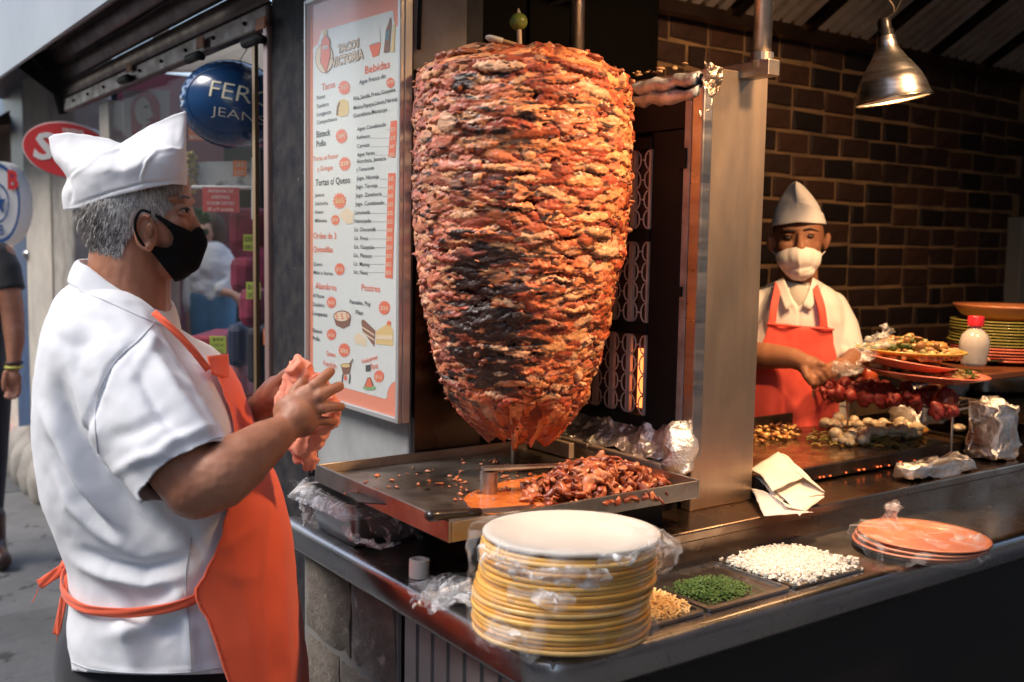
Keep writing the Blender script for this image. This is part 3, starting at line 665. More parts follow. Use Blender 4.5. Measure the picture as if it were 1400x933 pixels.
for z in (1.125, 1.325, 1.525, 1.718): obj("cross_bar", MB().box((HX0-.004, 1.607, z-.013), (HX0+.028, 2.0, z+.013)), BLACK, parent=ht, bevel=.003)
TILE = mat("ceramic_tile", (.62, .56, .50), .7, col2=(.45, .38, .32), cs=12)
GLOW = mat("burner_cavity", (.09, .05, .035), .8)
HOT = mat("burner_glow", (.5, .1, .03), .7, emis=(1., .22, .05), es=1.4)
for z0, z1 in ((1.138, 1.312), (1.338, 1.512), (1.538, 1.705)):
    for c_, y in enumerate(np.arange(1.625, 1.99, .056)):
        obj("burner_cavity", MB().box((HX0+.022, y-.012, z0), (HX0+.0255, y+.040, z1)), GLOW, parent=ht)
        mb = MB(); x = HX0+.004; w_ = .044; n = 4; ch_ = (z1-z0)/n
        for s_ in range(n):
            zc = z0+ch_*(s_+.5)
            for side in (-1, 1):  # two facing arcs and a bar each make the pierced petal pattern
                arc = [(x, y+.014+side*.022-side*.016*math.cos(a), zc+ch_*.48*math.sin(a)) for a in np.linspace(-1.45, 1.45, 7)]
                mb.tube(arc, .0021, 4, cap=False)
            mb.tube([(x, y+.014-.008, zc), (x, y+.014+.008, zc)], .0018, 4)
        for yy in (y-.010, y+.038): mb.box((x-.002, yy-.0028, z0), (x+.006, yy+.0028, z1))
        obj("grille_tile", mb, TILE, parent=ht)
obj("burner_flame", MB().box((HX0+.0180, 1.614, 1.15), (HX0+.0215, 1.652, 1.28)), HOT, parent=ht)
# foil wrapping along the top edge and corner
def crumple(G, amp, s, seed):
    G = np.asarray(G, float); n = np.stack([fbm(G, s, 3, seed), fbm(G, s, 3, seed+7), fbm(G, s, 3, seed+13)], -1); return G+n*amp
def foilroll(p, q, r, name, par, seed, amp=.006):
    n = 40; P = np.linspace(p, q, n); mb = MB(); mb.tube(P, r, 20); V, F = mb.data(); return obj(name, (crumple(V, amp, 30, seed), F), FOILW, parent=par, smooth=True)
FOILW = mat("greasy_white_foil", (.74, .78, .82), .42, .55, bump=1., bs=60, bdist=.006, col2=(.35, .33, .32), cs=14)
foilroll((HX0+.004, HY0+.02, HZ1-.022), (HX0+.004, 2.0, HZ1-.022), .014, "foil_roll", ht, 1)
foilroll((HX0-.002, HY0+.015, HZ1-.050), (HX0-.002, 2.0, HZ1-.050), .012, "foil_roll", ht, 2)
G = [[(HX0-.006+.045*u, HY0-.006+.012*(1-min(1, u*4)), HZ1-.014-.085*v*(1-.7*u)) for u in np.linspace(0, 1, 24)] for v in np.linspace(-.25, 1, 30)]
obj("foil_corner", MB().grid(crumple(G, .007, 45, 3)), mat("sooty_foil", (.62, .55, .48), .35, 1., bump=1., bs=60, bdist=.006, col2=(.40, .27, .16), cs=25), parent=ht, smooth=True, solid=.001)
G = [[(HX0-.008+.006*u, HY0+.0+.1*u, HZ1-.03-.12*v) for u in np.linspace(0, 1, 14)] for v in np.linspace(0, 1, 16)]
for k in range(26):
    Vv, Ff = scrap((HX0+rng.uniform(-.01, .02)+.01, HY0+.06+rng.random()*.45, HZ1+.012), rng.uniform(.004, .008), None, 300+k)
    obj("burnt_crumb", (Vv, Ff), mat("toasted_crumb", (.42, .28, .14), .6, col2=(.2, .1, .05), cs=30), parent=ht, smooth=True)
# drip ledge with foil at the heater's foot
dl_ = thing("drip_ledge", "white-hot looking steel drip ledge with crumpled foil at the foot of the heater", "drip tray", (1.45, 1.6, tz))
dl_['label'] = "pale steel drip ledge with crumpled foil in front of the heater foot"
LM = mat("pale_worn_metal", (.62, .55, .48), .38, .7, col2=(.42, .30, .2), cs=16, rough2=.55)
obj("ledge_box", MB().box((1.433, 1.485, 1.034), (1.497, 1.715, 1.064)), LM, parent=dl_, bevel=.003)
obj("ledge_box", MB().box((1.433, 1.717, 1.034), (1.497, 1.98, 1.066)), LM, parent=dl_, bevel=.003)
obj("support", MB().box((1.44, 1.49, .962), (1.49, 1.97, 1.0335)), BLACK, parent=dl_)
obj("lip", MB().box((1.385, 1.72, 1.036), (1.40, 1.869, 1.07)), LM, parent=dl_, bevel=.002)
G = [[(1.445+.055*u, 1.50+.46*v, 1.066+.055*u*u+.004) for u in np.linspace(0, 1, 22)] for v in np.linspace(0, 1, 70)]
obj("foil_sheet", MB().grid(crumple(G, .010, 38, 5)), FOIL, parent=dl_, smooth=True, solid=.001)
G = [[(1.475+.04*math.cos(a)*math.sin(b2), 1.475+.035*math.sin(a)*math.sin(b2), 1.09+.055*math.cos(b2)) for a in np.linspace(0, 2*np.pi, 24)] for b2 in np.linspace(.05, 3.1, 16)]
obj("foil_ball", MB().grid(crumple(G, .012, 40, 6)), FOIL, parent=dl_, smooth=True)
# ---------------------------------------------------------------- pendant lamps (only the first is in view, the others are assumed)
SHADEM = mat("spun_aluminium_shade", (.78, .80, .83), .3, 1., rough2=.38, rs=4, stretch=(1, 1, 12), col2=(.5, .45, .4), cs=10)
BULBM = mat("warm_bulb", (1, .6, .3), .4, emis=(1., .55, .22), es=26.)
WARM = (1., .58, .29)
def pendant(c, tilt, label, energy, group=None, cord=None, aim=None, cone=125):
    # c: centre of the shade opening
    t = thing("pendant_lamp", label, "lamp", c, group); R = A(Matrix.Rotation(tilt, 3, Vector(tuple(fw))))
    if aim is not None: R = A((Vector(tuple(c))-Vector(tuple(aim))).to_track_quat('Z', 'Y').to_matrix())
    def T(mb): V, F = mb.data(); return (V@R.T+A(c), F)
    outer = [(.094, 0), (.095, .004), (.090, .012), (.088, .022), (.083, .040), (.0815, .041), (.080, .046), (.074, .060), (.072, .0615), (.069, .068), (.050, .096), (.047, .098), (.035, .118), (.026, .134), (.024, .150)]
    inner = [(r-.0025, z) for r, z in outer][::-1]
    obj("lamp_shade", T(MB().lathe(outer+inner, n=56)), SHADEM, parent=t, auto=True)
    obj("shade_rim", T(MB().lathe([(.0925, -.003), (.097, -.002), (.098, .002), (.095, .004)], n=56)), mat("brass_rim", (.75, .65, .48), .25, 1.), parent=t, smooth=True)
    s = obj("socket", T(MB().lathe([(0, .205), (.014, .205), (.017, .195), (.017, .178), (.021, .176), (.021, .150), (.024, .149), (.024, .138), (0, .138)], n=24)), mat("black_bakelite", (.02, .018, .018), .3), parent=t, auto=True)
    obj("band", T(MB().lathe([(.0215, .150), (.0235, .150), (.0235, .161), (.0215, .161)], n=24)), STEELW, parent=s, auto=True)
    b = obj("bulb", T(MB().lathe([(0, .012), (.022, .022), (.031, .045), (.028, .07), (.016, .1), (.013, .135), (0, .136)], n=24)), BULBM, parent=t, smooth=True)
    topp = A(c)+R@A([0, 0, .2]); cord = cord if cord is not None else topp+A([.06, .0, 1.0])
    obj("cord", MB().tube(catmull([topp, lerp(topp, cord, .2)+A([.02, 0, 0]), lerp(topp, cord, .6), cord], 16), .0045, 8), BLACK, parent=t, smooth=True)
    obj("twisted_wire", MB().tube([topp+A([.022+.010*math.sin(a), .01*math.cos(a), .0+a*.012]) for a in np.linspace(0, 14, 50)], .0022, 6), mat("copper_wire", (.55, .40, .25), .4, .8), parent=t)
    l = bpy.data.lights.new("bulb_light", 'SPOT'); l.energy = energy; l.color = WARM; l.shadow_soft_size = .06; l.spot_size = math.radians(cone); l.spot_blend = .75
    lo = bpy.data.objects.new("bulb_light", l); sc.collection.objects.link(lo); lo.parent = t; lo.location = tuple(R@A([0, 0, .004])); lo['_o'] = t['_o']
    lo.rotation_euler = Matrix(R.tolist()).to_euler()
    return t
pendant(at(1221, 137, 2.62), -.17, "spun aluminium pendant lamp hanging in front of the brick wall", 12, "pendant work lamps", cord=at(1262, -60, 2.62))
pendant(A([1.60, .72, 2.40]), .12, "pendant work lamp over the customer edge of the counter above the plates", 78, "pendant work lamps", aim=(1.50, 1.62, 1.32), cone=66, cord=A([1.62, .6, 3.0]))  # assumed lamp out of view, added for warm light on meat, heater and plates
pendant(A([2.30, .85, 2.42]), .05, "pendant work lamp over the right end of the counter", 36, "pendant work lamps", aim=(2.45, 1.9, 1.55), cone=104, cord=A([2.3, .8, 3.0]))  # unseen lamp added to light the hanging shade, second cook and brick wall
# ---------------------------------------------------------------- menu board (flat print on a framed panel in the plane x = MX)
MX = 1.055
mn = thing("menu_board", "tall white menu board with salmon border and food prices beside the meat", "menu", (MX, 2.12, 1.1))
mY0, mY1, mZ0, mZ1 = onx(548, 580, MX)[1], onx(420, 545, MX)[1], onx(548, 580, MX)[2], 2.075
WHITEP = mat("menu_paper", (.80, .84, .80), .28, spec=.5, coat=.5, col2=(.74, .80, .78), cs=2)
SALM = mat("menu_salmon", (.92, .30, .17), .28, coat=.5)
ORG = mat("menu_orange_ink", (.88, .17, .07), .35, coat=.3); INK = mat("menu_black_ink", (.03, .03, .035), .35, coat=.3); DINK = mat("menu_grey_ink", (.045, .045, .05), .35, coat=.3)
YEL = mat("menu_yellow_ink", (.80, .58, .22), .35, coat=.3); BRN = mat("menu_brown_ink", (.25, .10, .05), .35, coat=.3); CRM = mat("menu_cream_ink", (.85, .70, .48), .35, coat=.3)
GRN = mat("menu_green_ink", (.25, .5, .2), .35, coat=.3); TEAL = mat("menu_teal_ink", (.08, .22, .25), .35, coat=.3)
fr = mat("menu_silver_frame", (.62, .62, .60), .3, .6)
obj("backing", MB().box((MX+.003, mY0, mZ0), (MX+.022, mY1, mZ1)), fr, parent=mn, bevel=.002)
for a, b_ in (((MX-.008, mY0, mZ0), (MX+.0028, mY0+.012, mZ1)), ((MX-.008, mY1-.010, mZ0), (MX+.0028, mY1, mZ1)), ((MX-.008, mY0+.0122, mZ0), (MX+.0028, mY1-.0102, mZ0+.012)), ((MX-.008, mY0+.0122, mZ1-.012), (MX+.0028, mY1-.0102, mZ1))):
    obj("frame", MB().box(a, b_), fr, parent=mn, bevel=.002)
LY = [0]
def mflat(pts_px, lay, name, m, z=None):
    V = [onx(x, y, MX) for x, y in pts_px]; V = A(V); V[:, 0] = MX+.0022-lay*.0004; return V
obj("salmon_border", MB().poly([(MX+.0024, mY0+.01, mZ0+.01), (MX+.0024, mY1-.01, mZ0+.01), (MX+.0024, mY1-.01, mZ1-.01), (MX+.0024, mY0+.01, mZ1-.01)]), SALM, parent=mn, recalc=False)
def arcpx(cx, cy, rx, ry, a0, a1, n=8): return [(cx+rx*math.cos(math.radians(a)), cy+ry*math.sin(math.radians(a))) for a in np.linspace(a0, a1, n)]
def mput(mbs, pts, lay): V = mflat(pts, lay, None, None); mbs.add(V, [tuple(range(len(V)))])
white = [(427, 70)]+arcpx(433, 72, 7, 10, 180, 270, 5)[1:]+[(433+6, 42), (536, 14)]+arcpx(545, 20, 8, 18, 180, 90, 6)+[(549, 42), (546, 290), (543, 523)]+arcpx(543, 543, 15, 22, -90, -180, 7)+[(526, 546), (430, 519), (427, 500)]
mb = MB(); mput(mb, white, 1); obj("white_sheet", mb, WHITEP, parent=mn, recalc=False)
inks = {k: MB() for k in ("o", "k", "g", "y", "w", "b", "c", "n", "t")}
inkm = dict(o=ORG, k=INK, g=DINK, y=YEL, w=WHITEP, b=BRN, c=CRM, n=GRN, t=TEAL)
def mtext(s, x0, x1, yb, h, col="g", bold=0., lay=3, slope=None, skew=0.):
    """s between photo columns x0..x1 with baseline starting at yb, cap height h px (all read off the photo)"""
    V, F = textm(s, bold); 
    if not len(V): return
    w_ = V[:, 0].max()-V[:, 0].min(); u = (V[:, 0]-V[:, 0].min())/w_; v = V[:, 1]/.70
    P0 = onx(x0, yb, MX); P1 = onx(x1, yb, MX); ph = onx(x0, yb-h, MX)
    Yv = P0[1]+(P1[1]-P0[1])*u-skew*v*(ph[2]-P0[2]); Zv = P0[2]+(ph[2]-P0[2])*v
    if slope: Zv = Zv+slope*u
    inks[col].add(np.stack([np.full(len(u), MX+.0022-lay*.0004), Yv, Zv], -1), [f[::-1] for f in F])
def z1(x, y): return x/4.445+415, y/4.445+20
def z2(x, y): return x/5.18+415, y/5.18+220
def z3(x, y): return x/4.665+415, y/4.665+390
def T(Z, sc_, s, xl, xr, yb, h, col="g", bold=0., **k):
    bold = bold or .008
    a = Z(xl, yb); b_ = Z(xr, yb); mtext(s, a[0], b_[0], a[1], h/sc_, col, bold, **k)
S1, S2, S3 = 4.445, 5.18, 4.665
T(z1, S1, "Tacos", 108, 190, 462, 40, "o", .012)
for s, xr, y in (("Pastor", 130, 518), ("Suadero", 150, 570), ("Longaniza", 166, 620), ("Campechanos", 200, 668)): T(z1, S1, s, 78, xr, y, 24)
T(z1, S1, "Bisteck", 76, 160, 748, 38, "k", .02); T(z1, S1, "Pollo", 76, 133, 805, 36, "k", .02)
T(z1, S1, "Tortas al Pastor", 55, 207, 892, 28, "o"); T(z2, S2, "y Gringas", 93, 205, 75, 34, "o")
T(z1, S1, "Bebidas", 370, 522, 362, 46, "o", .015); T(z1, S1, "Agua Fresca de:", 335, 497, 425, 26)
for s, xr, y in (("Piña,Sandia,Fresa,Guayaba", 555, 525), ("Melon,Papaya,Limon,Naranja", 572, 580), ("Guanabana,Maracuya", 505, 628)): T(z1, S1, s, 300, xr, y, 25)
for s, xr, y in (("Agua Combinada", 497, 708), ("Refresco", 400, 760), ("Cerveza", 398, 812), ("Agua Varias", 430, 864), ("Horchata, Jamaica", 497, 905)): T(z1, S1, s, 322, xr, y, 23)
T(z2, S2, "y Tamarindo", 370, 497, 75, 26)
def outlined(Z, sc_, s, xl, xr, yb, h, **k):
    T(Z, sc_, s, xl-3, xr+3, yb+1, h*1.04, "b", .055, lay=4, **k); T(Z, sc_, s, xl, xr, yb, h, "c", .018, lay=5, **k)
outlined(z1, S1, "TACOS", 208, 335, 235, 46); outlined(z1, S1, "VICTORIA", 170, 362, 322, 52)
T(z2, S2, "Tortas c/ Queso", 82, 327, 178, 46, "k", .015)
for s, xr, y in (("Jamon", 143, 256), ("Salchicha", 170, 316), ("Huevo", 138, 376), ("Milanesa", 162, 436)): T(z2, S2, s, 78, xr, y, 26)
T(z2, S2, "Orden de 3", 67, 228, 552, 44, "o", .01); T(z2, S2, "Quesadillas", 68, 205, 645, 42, "o", .01)
T(z2, S2, "Queso", 68, 130, 742, 26); T(z2, S2, "Maiz o harina", 68, 205, 802, 26)
T(z2, S2, "Alambres", 80, 230, 905, 44, "o", .01); T(z2, S2, "Postres", 407, 540, 918, 46, "o", .01)
pr = [("Jugo. Naranja", 372, 530, 138), ("Jugo. Toronja", 368, 520, 198), ("Jugo. Zanahoria", 365, 550, 259), ("Jugo. Combinado", 362, 568, 319), ("Limonada", 360, 468, 380), ("Naranjada", 358, 475, 440), ("Lic. Chocomilk", 355, 510, 500), ("Lic. Fresa", 355, 455, 561), ("Lic. Guayaba", 355, 498, 622), ("Lic. Platano", 353, 480, 682), ("Lic. Mamey", 353, 467, 742), ("Lic. Nuez", 353, 452, 800)]
def mstrip(Z, x0, y0, x1, y1, col, lay=3):
    mput(inks[col], [Z(x0, y0), Z(x1, y0), Z(x1, y1), Z(x0, y1)], lay)
mput(inks["o"], [z2(596, 88), z2(648, 86), z2(627, 834), z2(575, 828)], 3)
mput(inks["o"], [z1(527, 648), z1(569, 643), z1(553, 870), z1(512, 865)], 3)
for i, (s, a, b_, y) in enumerate(pr):
    T(z2, S2, s, a, b_, y, 28)
    xe = 592-i*1.7
    for q in np.arange(b_+6, xe-4, 7): mput(inks["g"], [z2(q, y-9), z2(q+4.4, y-9), z2(q+4.4, y-6), z2(q, y-6)], 3)
    T(z2, S2, ("$45", "$45", "$45", "$50", "$35", "$35", "$40", "$50", "$50", "$50", "$50", "$50")[i], xe+8, xe+44, y+6, 30, "c", .01, lay=4)
for i, (a, b_, y) in enumerate(((497, 526, 700), (400, 524, 752), (398, 520, 804), (430, 518, 856))):
    for q in np.arange(a+3, b_-4, 7): mput(inks["g"], [z1(q, y-2), z1(q+4.4, y-2), z1(q+4.4, y), z1(q, y)], 3)
    T(z1, S1, ("$20", "$25", "$40", "$20")[i], b_+3, b_+32, y+10, 22, "c", .01, lay=4)
for s, xr, y in (("Al Pastor", 130, 77), ("Suadero", 130, 132), ("Longaniza", 150, 190), ("Bisteck", 117, 300), ("Pollo", 103, 350)): T(z3, S3, s, 57, xr, y, 26)
T(z3, S3, "Queso", 142, 202, 448, 32, "o"); T(z3, S3, "Fundido", 124, 210, 512, 32, "o")
T(z3, S3, "Pasteles, Pay", 292, 425, 118, 27); T(z3, S3, "Flan", 330, 377, 185, 27)
T(z3, S3, "Volcanes", 365, 468, 505, 30, "o", slope=.02); T(z3, S3, "3pz", 422, 474, 535, 34, "o", slope=.006)
def burst(Z, sc_, cx, cy, r, s):
    c = Z(cx, cy); P = [(c[0]+r/sc_*(1.0 if k % 2 else 1.28)*.92*math.cos(k*math.pi/14), c[1]+r/sc_*(1.0 if k % 2 else 1.28)*1.12*math.sin(k*math.pi/14)) for k in range(28)]
    mput(inks["o"], P, 3); T(Z, sc_, s, cx-r*.72, cx+r*.72, cy+r*.38, r*.8, "y" if r > 36 else "c", .012, lay=4)
for a in ((z1, S1, 245, 445, 33, "2x$35"), (z1, S1, 228, 740, 33, "2x$40"), (z1, S1, 248, 908, 32, "$38"), (z2, S2, 252, 285, 43, "$65"), (z2, S2, 222, 420, 28, "$70"), (z2, S2, 253, 768, 33, "$15"), (z3, S3, 175, 110, 28, "$100"), (z3, S3, 175, 315, 28, "$100"), (z3, S3, 257, 415, 34, "$80"), (z3, S3, 513, 145, 34, "$30"), (z3, S3, 478, 582, 30, "$15"), (z1, S1, 525, 415, 24, "$70")): burst(*a)
def ell(Z, cx, cy, rx, ry, col, lay=3, a0=0, a1=360, n=20):
    mput(inks[col], [Z(cx+rx*math.cos(math.radians(a)), cy+ry*math.sin(math.radians(a))) for a in np.linspace(a0, a1, n, endpoint=(a1-a0 < 360))], lay)
def pl(Z, pts, col, lay=3): mput(inks[col], [Z(*p) for p in pts], lay)
# little pictures: a plain pear-shaped sign figure, taco, bowl, cakes, pot, drinks
ell(z1, 125, 265, 56, 92, "b", 3); ell(z1, 125, 265, 52, 88, "c", 4); pl(z1, [(108, 160), (100, 290), (138, 362), (165, 250), (160, 150), (130, 118)], "b", 5)
pl(z1, [(111, 163), (104, 288), (138, 352), (161, 250), (156, 152), (130, 124)], "o", 6); pl(z1, [(116, 130), (122, 90), (140, 92), (142, 128)], "y", 6)
ell(z1, 124, 203, 8, 12, "w", 7); ell(z1, 141, 200, 8, 12, "w", 7); ell(z1, 126, 205, 3, 4, "k", 8); ell(z1, 143, 203, 3, 4, "k", 8)
pl(z1, [(200, 555), (210, 525), (240, 512), (268, 525), (275, 570), (265, 610), (235, 622), (196, 615)], "y", 3); pl(z1, [(196, 612), (200, 560), (212, 535), (222, 530), (212, 565), (208, 615)], "b", 4)
pl(z3, [(188, 205), (300, 215), (290, 258), (250, 278), (205, 258)], "b", 3); ell(z3, 244, 200, 56, 38, "b", 4); ell(z3, 244, 200, 49, 31, "c", 5)
for k in range(9): ell(z3, 210+k % 3*32+k, 185+k//3*14, 8, 5, "o", 6, n=7)
pl(z3, [(365, 230), (380, 218), (455, 290), (448, 395), (372, 290)], "b", 3)
for k in (0, 1): pl(z3, [(370, 262+k*32), (450, 315+k*32), (450, 325+k*32), (370, 272+k*32)], "c", 4)
pl(z3, [(458, 295), (540, 240), (568, 285), (568, 388), (458, 375)], "y", 3); pl(z3, [(460, 318), (566, 322), (566, 350), (460, 345)], "c", 4); ell(z3, 543, 243, 13, 16, "o", 4)
pl(z3, [(318, 335), (345, 300), (400, 345), (395, 390), (330, 375)], "c", 3)
pl(z3, [(236, 515), (300, 520), (292, 565), (250, 575)], "b", 3); ell(z3, 268, 515, 35, 17, "b", 4); ell(z3, 268, 514, 29, 12, "y", 5)
pl(z3, [(288, 505), (312, 470), (318, 474), (296, 510)], "b", 6)
for x in (244, 290): pl(z3, [(x, 570), (x+8, 570), (x+3, 628), (x-6, 628)], "k", 3)
ell(z3, 265, 592, 10, 18, "o", 4)
pl(z3, [(380, 655), (405, 590), (425, 588), (452, 655)], "b", 3); ell(z3, 418, 655, 42, 15, "n", 4); pl(z3, [(392, 650), (410, 595), (424, 595), (440, 650)], "o", 5); pl(z3, [(393, 512), (425, 508), (425, 550), (393, 552)], "g", 3)
pl(z1, [(395, 190), (468, 170), (455, 245), (418, 262)], "o", 3); pl(z1, [(405, 120), (440, 80), (460, 100), (465, 165), (398, 185)], "w", 4)
pl(z1, [(515, 50), (522, 20), (532, 20), (532, 60), (520, 225), (485, 235), (498, 95)], "b", 4); pl(z1, [(500, 100), (522, 95), (515, 155), (495, 160)], "t", 5); pl(z1, [(545, 60), (556, 60), (548, 225), (528, 228)], "y", 4)
pl(z2, [(250, 385), (300, 325), (350, 370), (345, 445), (300, 450)], "c", 3)
names = dict(o="orange_lettering", k="black_lettering", g="grey_lettering", y="yellow_print", w="white_print", b="brown_print", c="cream_print", n="green_print", t="teal_print")
for k, v in inks.items(): obj(names[k], v, inkm[k], parent=mn, recalc=False)
obj("cover_pane", MB().box((MX-.0060, mY0+.0125, mZ0+.0125), (MX-.0054, mY1-.0105, mZ1-.0125)), mat("clear_cover", (.3, .3, .3), .04, trans=0, alpha=.10, spec=.8, coat=1.), parent=mn)
# ---------------------------------------------------------------- shop window on the left with what stands in it
SX = 1.10
sw = thing("shop_window", "shop window with thin brass uprights behind the cook in the black mask", "window", (SX, 3.5, 0))
yL = onx(153, 300, SX)[1]
FRM = mat("cream_window_frame", (.50, .45, .38), .55, col2=(.4, .36, .3), cs=5)
obj("glass_pane", MB().box((SX, 2.635, .05), (SX+.006, yL, 2.05)), mat("shop_glass", (.02, .025, .025), .03, alpha=.06, spec=1.), parent=sw)
BR = mat("old_brass", (.42, .27, .14), .35, .8)
for px in (349,):
    y = onx(px, 400, SX-.01)[1]; obj("upright", MB().box((SX-.012, y-.010, .0), (SX-.001, y+.010, 2.05)), BR, parent=sw)
y = onx(150, 300, SX)[1]; obj("frame_post", MB().box((SX-.01, y-.05, 0), (SX+.05, y+.10, 2.05)), FRM, parent=sw, bevel=.006)
obj("sill", MB().box((SX-.02, 2.64, 0), (SX+.05, y-.105, .20)), FRM, parent=sw, bevel=.004)
yd = onx(104, 300, 1.3)[1]
do = thing("dark_doorway", "dark open doorway between the grey pier and the shop window", "doorway", (1.3, 4.7, 0))
obj("shade_sheet", MB().box((1.5, 5.97, 0), (1.55, 7.3, 2.3)), mat("doorway_shade_dark", (.012, .013, .02), .8), parent=do)  # dark sheet painted to stand for shade inside the open doorway
# interior shell
si = MB().box((1.3, 9.6, 0), (9, 9.75, 3)); struct(obj("shop_back_wall", si, mat("shop_wall_wine", (.20, .05, .06), .7, col2=(.1, .03, .04), cs=1)))
struct(obj("shop_side_wall", MB().box((1.55, 2.9, 0), (9, 3.02, 3)), mat("shop_wall_dark", (.06, .045, .05), .8)))
struct(obj("shop_floor", MB().box((1.24, 3.02, -.03), (9, 9.6, 0.001)), mat("shop_floor_tile", (.42, .25, .23), .4, col2=(.55, .4, .36), cs=2)))
WINE = mat("wine_red_cloth", (.34, .03, .08), .7, col2=(.1, .01, .025), cs=6); DKC = mat("dark_goods", (.02, .02, .028), .7)
def wpt(px, py, d): return at(px, py, d)
def hangbox(name, label, cat, px0, py0, px1, py1, d, th, m, group=None, jitter=.0, bev=.01, curved=False):
    c0, c1 = wpt(px0, py0, d), wpt(px1, py1, d); cx = (c0+c1)/2; w_ = abs((c1-c0)@rt)/2; h_ = abs((c1-c0)@up)/2
    f2 = A([fw[0], fw[1], 0]); f2 /= np.linalg.norm(f2); r2 = A([f2[1], -f2[0], 0])
    t = obj(name, MB().obox(cx, r2*w_, f2*th/2, A([0, 0, h_])), m, bevel=bev)
    return tag(t, label, cat, group)
# hanging and stacked goods
hangbox("handbag", "wine red handbag hanging in the shop window beside the brass upright", "bag", 318, 352, 352, 400, 3.9, .12, WINE, "goods in the shop window", bev=.03)
hangbox("handbag", "large wine red bag standing low in the shop window by the black post", "bag", 330, 392, 366, 448, 3.7, .14, WINE, "goods in the shop window", bev=.04)
hangbox("garment", "wine red garment at the top right of the shop window under the balloon", "garment", 316, 285, 368, 340, 4.0, .10, WINE, "goods in the shop window", bev=.03)
hangbox("suitcase", "black suitcase at the bottom right of the shop window", "suitcase", 346, 446, 371, 520, 3.6, .2, DKC, bev=.02)
hangbox("suitcase", "dark blue case low in the window beside the orange apron bib", "suitcase", 318, 440, 346, 500, 4.0, .2, mat("navy_case", (.03, .04, .08), .5), bev=.03)
hangbox("counter_block", "red display block low in the shop window behind the apron bib", "display block", 276, 455, 318, 560, 4.4, .4, mat("red_block", (.38, .03, .05), .5), bev=.01)
hangbox("display_cabinet", "dark display cabinet behind the hanging goods in the shop window", "cabinet", 318, 205, 372, 290, 4.6, .3, DKC)
hangbox("fabric_roll", "red and pink roll of fabric low in the shop window", "fabric", 300, 492, 345, 560, 4.1, .25, mat("rose_fabric", (.55, .22, .24), .7, col2=(.3, .05, .08), cs=8), bev=.05)
GRT = mat("green_leaves", (.05, .16, .06), .7, col2=(.02, .07, .03), cs=20)
for (px, py, d, r_, lab) in ((272, 298, 4.2, .045, "green plush ornament behind the nose of the masked cook"), (362, 322, 4.1, .05, "dark green bundle beside the black post in the shop window")):
    mb = MB(); 
    for k in range(26): mb.sphere(wpt(px, py, d)+rng.normal(0, r_*.5, 3), r_*rng.uniform(.25, .45), 6, 4)
    tag(obj("green_ornament", mb, GRT), lab, "ornament")
# flowers
for k in range(11):
    P = wpt(259+rng.uniform(-5, 6), 215+k*4.2, 3.6); mb = MB(); 
    for a in range(5): mb.sphere(P+A([math.cos(a*1.26)*.014, 0, math.sin(a*1.26)*.014]), .010, 6, 4)
    tag(obj("flower", mb, mat("dry_flower_%d" % (k % 2), ((.55, .40, .15), (.45, .35, .28))[k % 2], .8)), ORD[k]+" dry yellowish flower of the strand hanging behind the front of the white cap", "flower", "dry flower strand")
def note(px0, py0, px1, py1, d, m, label, lines, col, cat="price tag", mirror=False, grp="price tags in the shop window", big=None):
    t = thing("price_tag", label, cat, wpt((px0+px1)/2, py1, d), grp)
    c0, c1 = wpt(px0, py0, d), wpt(px1, py1, d); cx = (c0+c1)/2; w_ = abs((c1-c0)@rt)/2; h_ = abs((c1-c0)@up)/2
    f2 = A([fw[0], fw[1], 0]); f2 /= np.linalg.norm(f2); r2 = A([f2[1], -f2[0], 0])
    obj("card", MB().obox(cx, r2*w_, f2*.003, A([0, 0, h_])), m, parent=t)
    mb = MB()
    for i, (s, rel) in enumerate(lines):
        V, F = textm(s, .01); wd = V[:, 0].max(); hh = h_*2/len(lines)*.55; sx = 2*w_*rel/wd
        u = (V[:, 0]-wd/2)*sx*(-1 if mirror else 1); v = V[:, 1]/.7*hh+h_-(i+.82)*2*h_/len(lines)
        mb.add(cx-f2*.0042+u[:, None]*r2+v[:, None]*A([0, 0, 1.]), F)
    obj("lettering", mb, col, parent=t, recalc=False)
    return t
NEON = mat("neon_yellow_card", (.62, .72, .10), .6); NOR = mat("neon_orange_card", (.95, .22, .05), .6); TXT = mat("card_text", (.08, .09, .05), .6); TXT2 = mat("card_pale_text", (.9, .75, .6), .6)
note(333, 321, 348, 343, 3.75, NEON, "yellow price tag hanging highest of the three by the brass upright", [("$250", .8), ("OFERTA", .8)], TXT)
note(337, 386, 356, 409, 3.55, NEON, "yellow price tag half way down the brass upright", [("$180", .8), ("OFERTA", .8)], TXT)
note(287, 460, 309, 483, 3.8, NEON, "yellow price tag lowest, in front of the red block above the apron bib", [("$99", .7), ("CADA", .8), ("UNO", .7)], TXT)
note(360, 450, 371, 472, 3.4, NOR, "small orange price tag against the black post", [("$50", .8), ("PZ", .6)], TXT2)
note(319, 220, 337, 241, 3.5, NOR, "orange price tag under the balloon in the shop window", [("25%", .7), ("DESC", .8)], TXT2)
note(258, 172, 278, 192, 3.6, NOR, "orange price tag behind the tip of the white cap", [("50%", .7), ("MENOS", .8)], TXT2)
note(277, 257, 327, 290, 3.45, mat("red_notice", (.62, .07, .08), .5), "red shop notice with reversed white lettering SCANDIA", [("SCANDIA", .7), ("ZAPATERIA", .5), ("CENTRO MEXICO", .75), ("abierto 9 a 20", .7)], mat("notice_white", (.85, .7, .68), .5), cat="notice", mirror=True, grp=None)['group'] = "notices"
gs = thing("glass_shelf", "glass shelf with pale edge above the red shop notice", "shelf", wpt(300, 258, 3.5))
p0, p1 = wpt(262, 256, 3.5), wpt(347, 257, 3.5); obj("shelf_edge", MB().tube([p0, p1], .006, 6), mat("white_edge", (.8, .8, .78), .4), parent=gs)
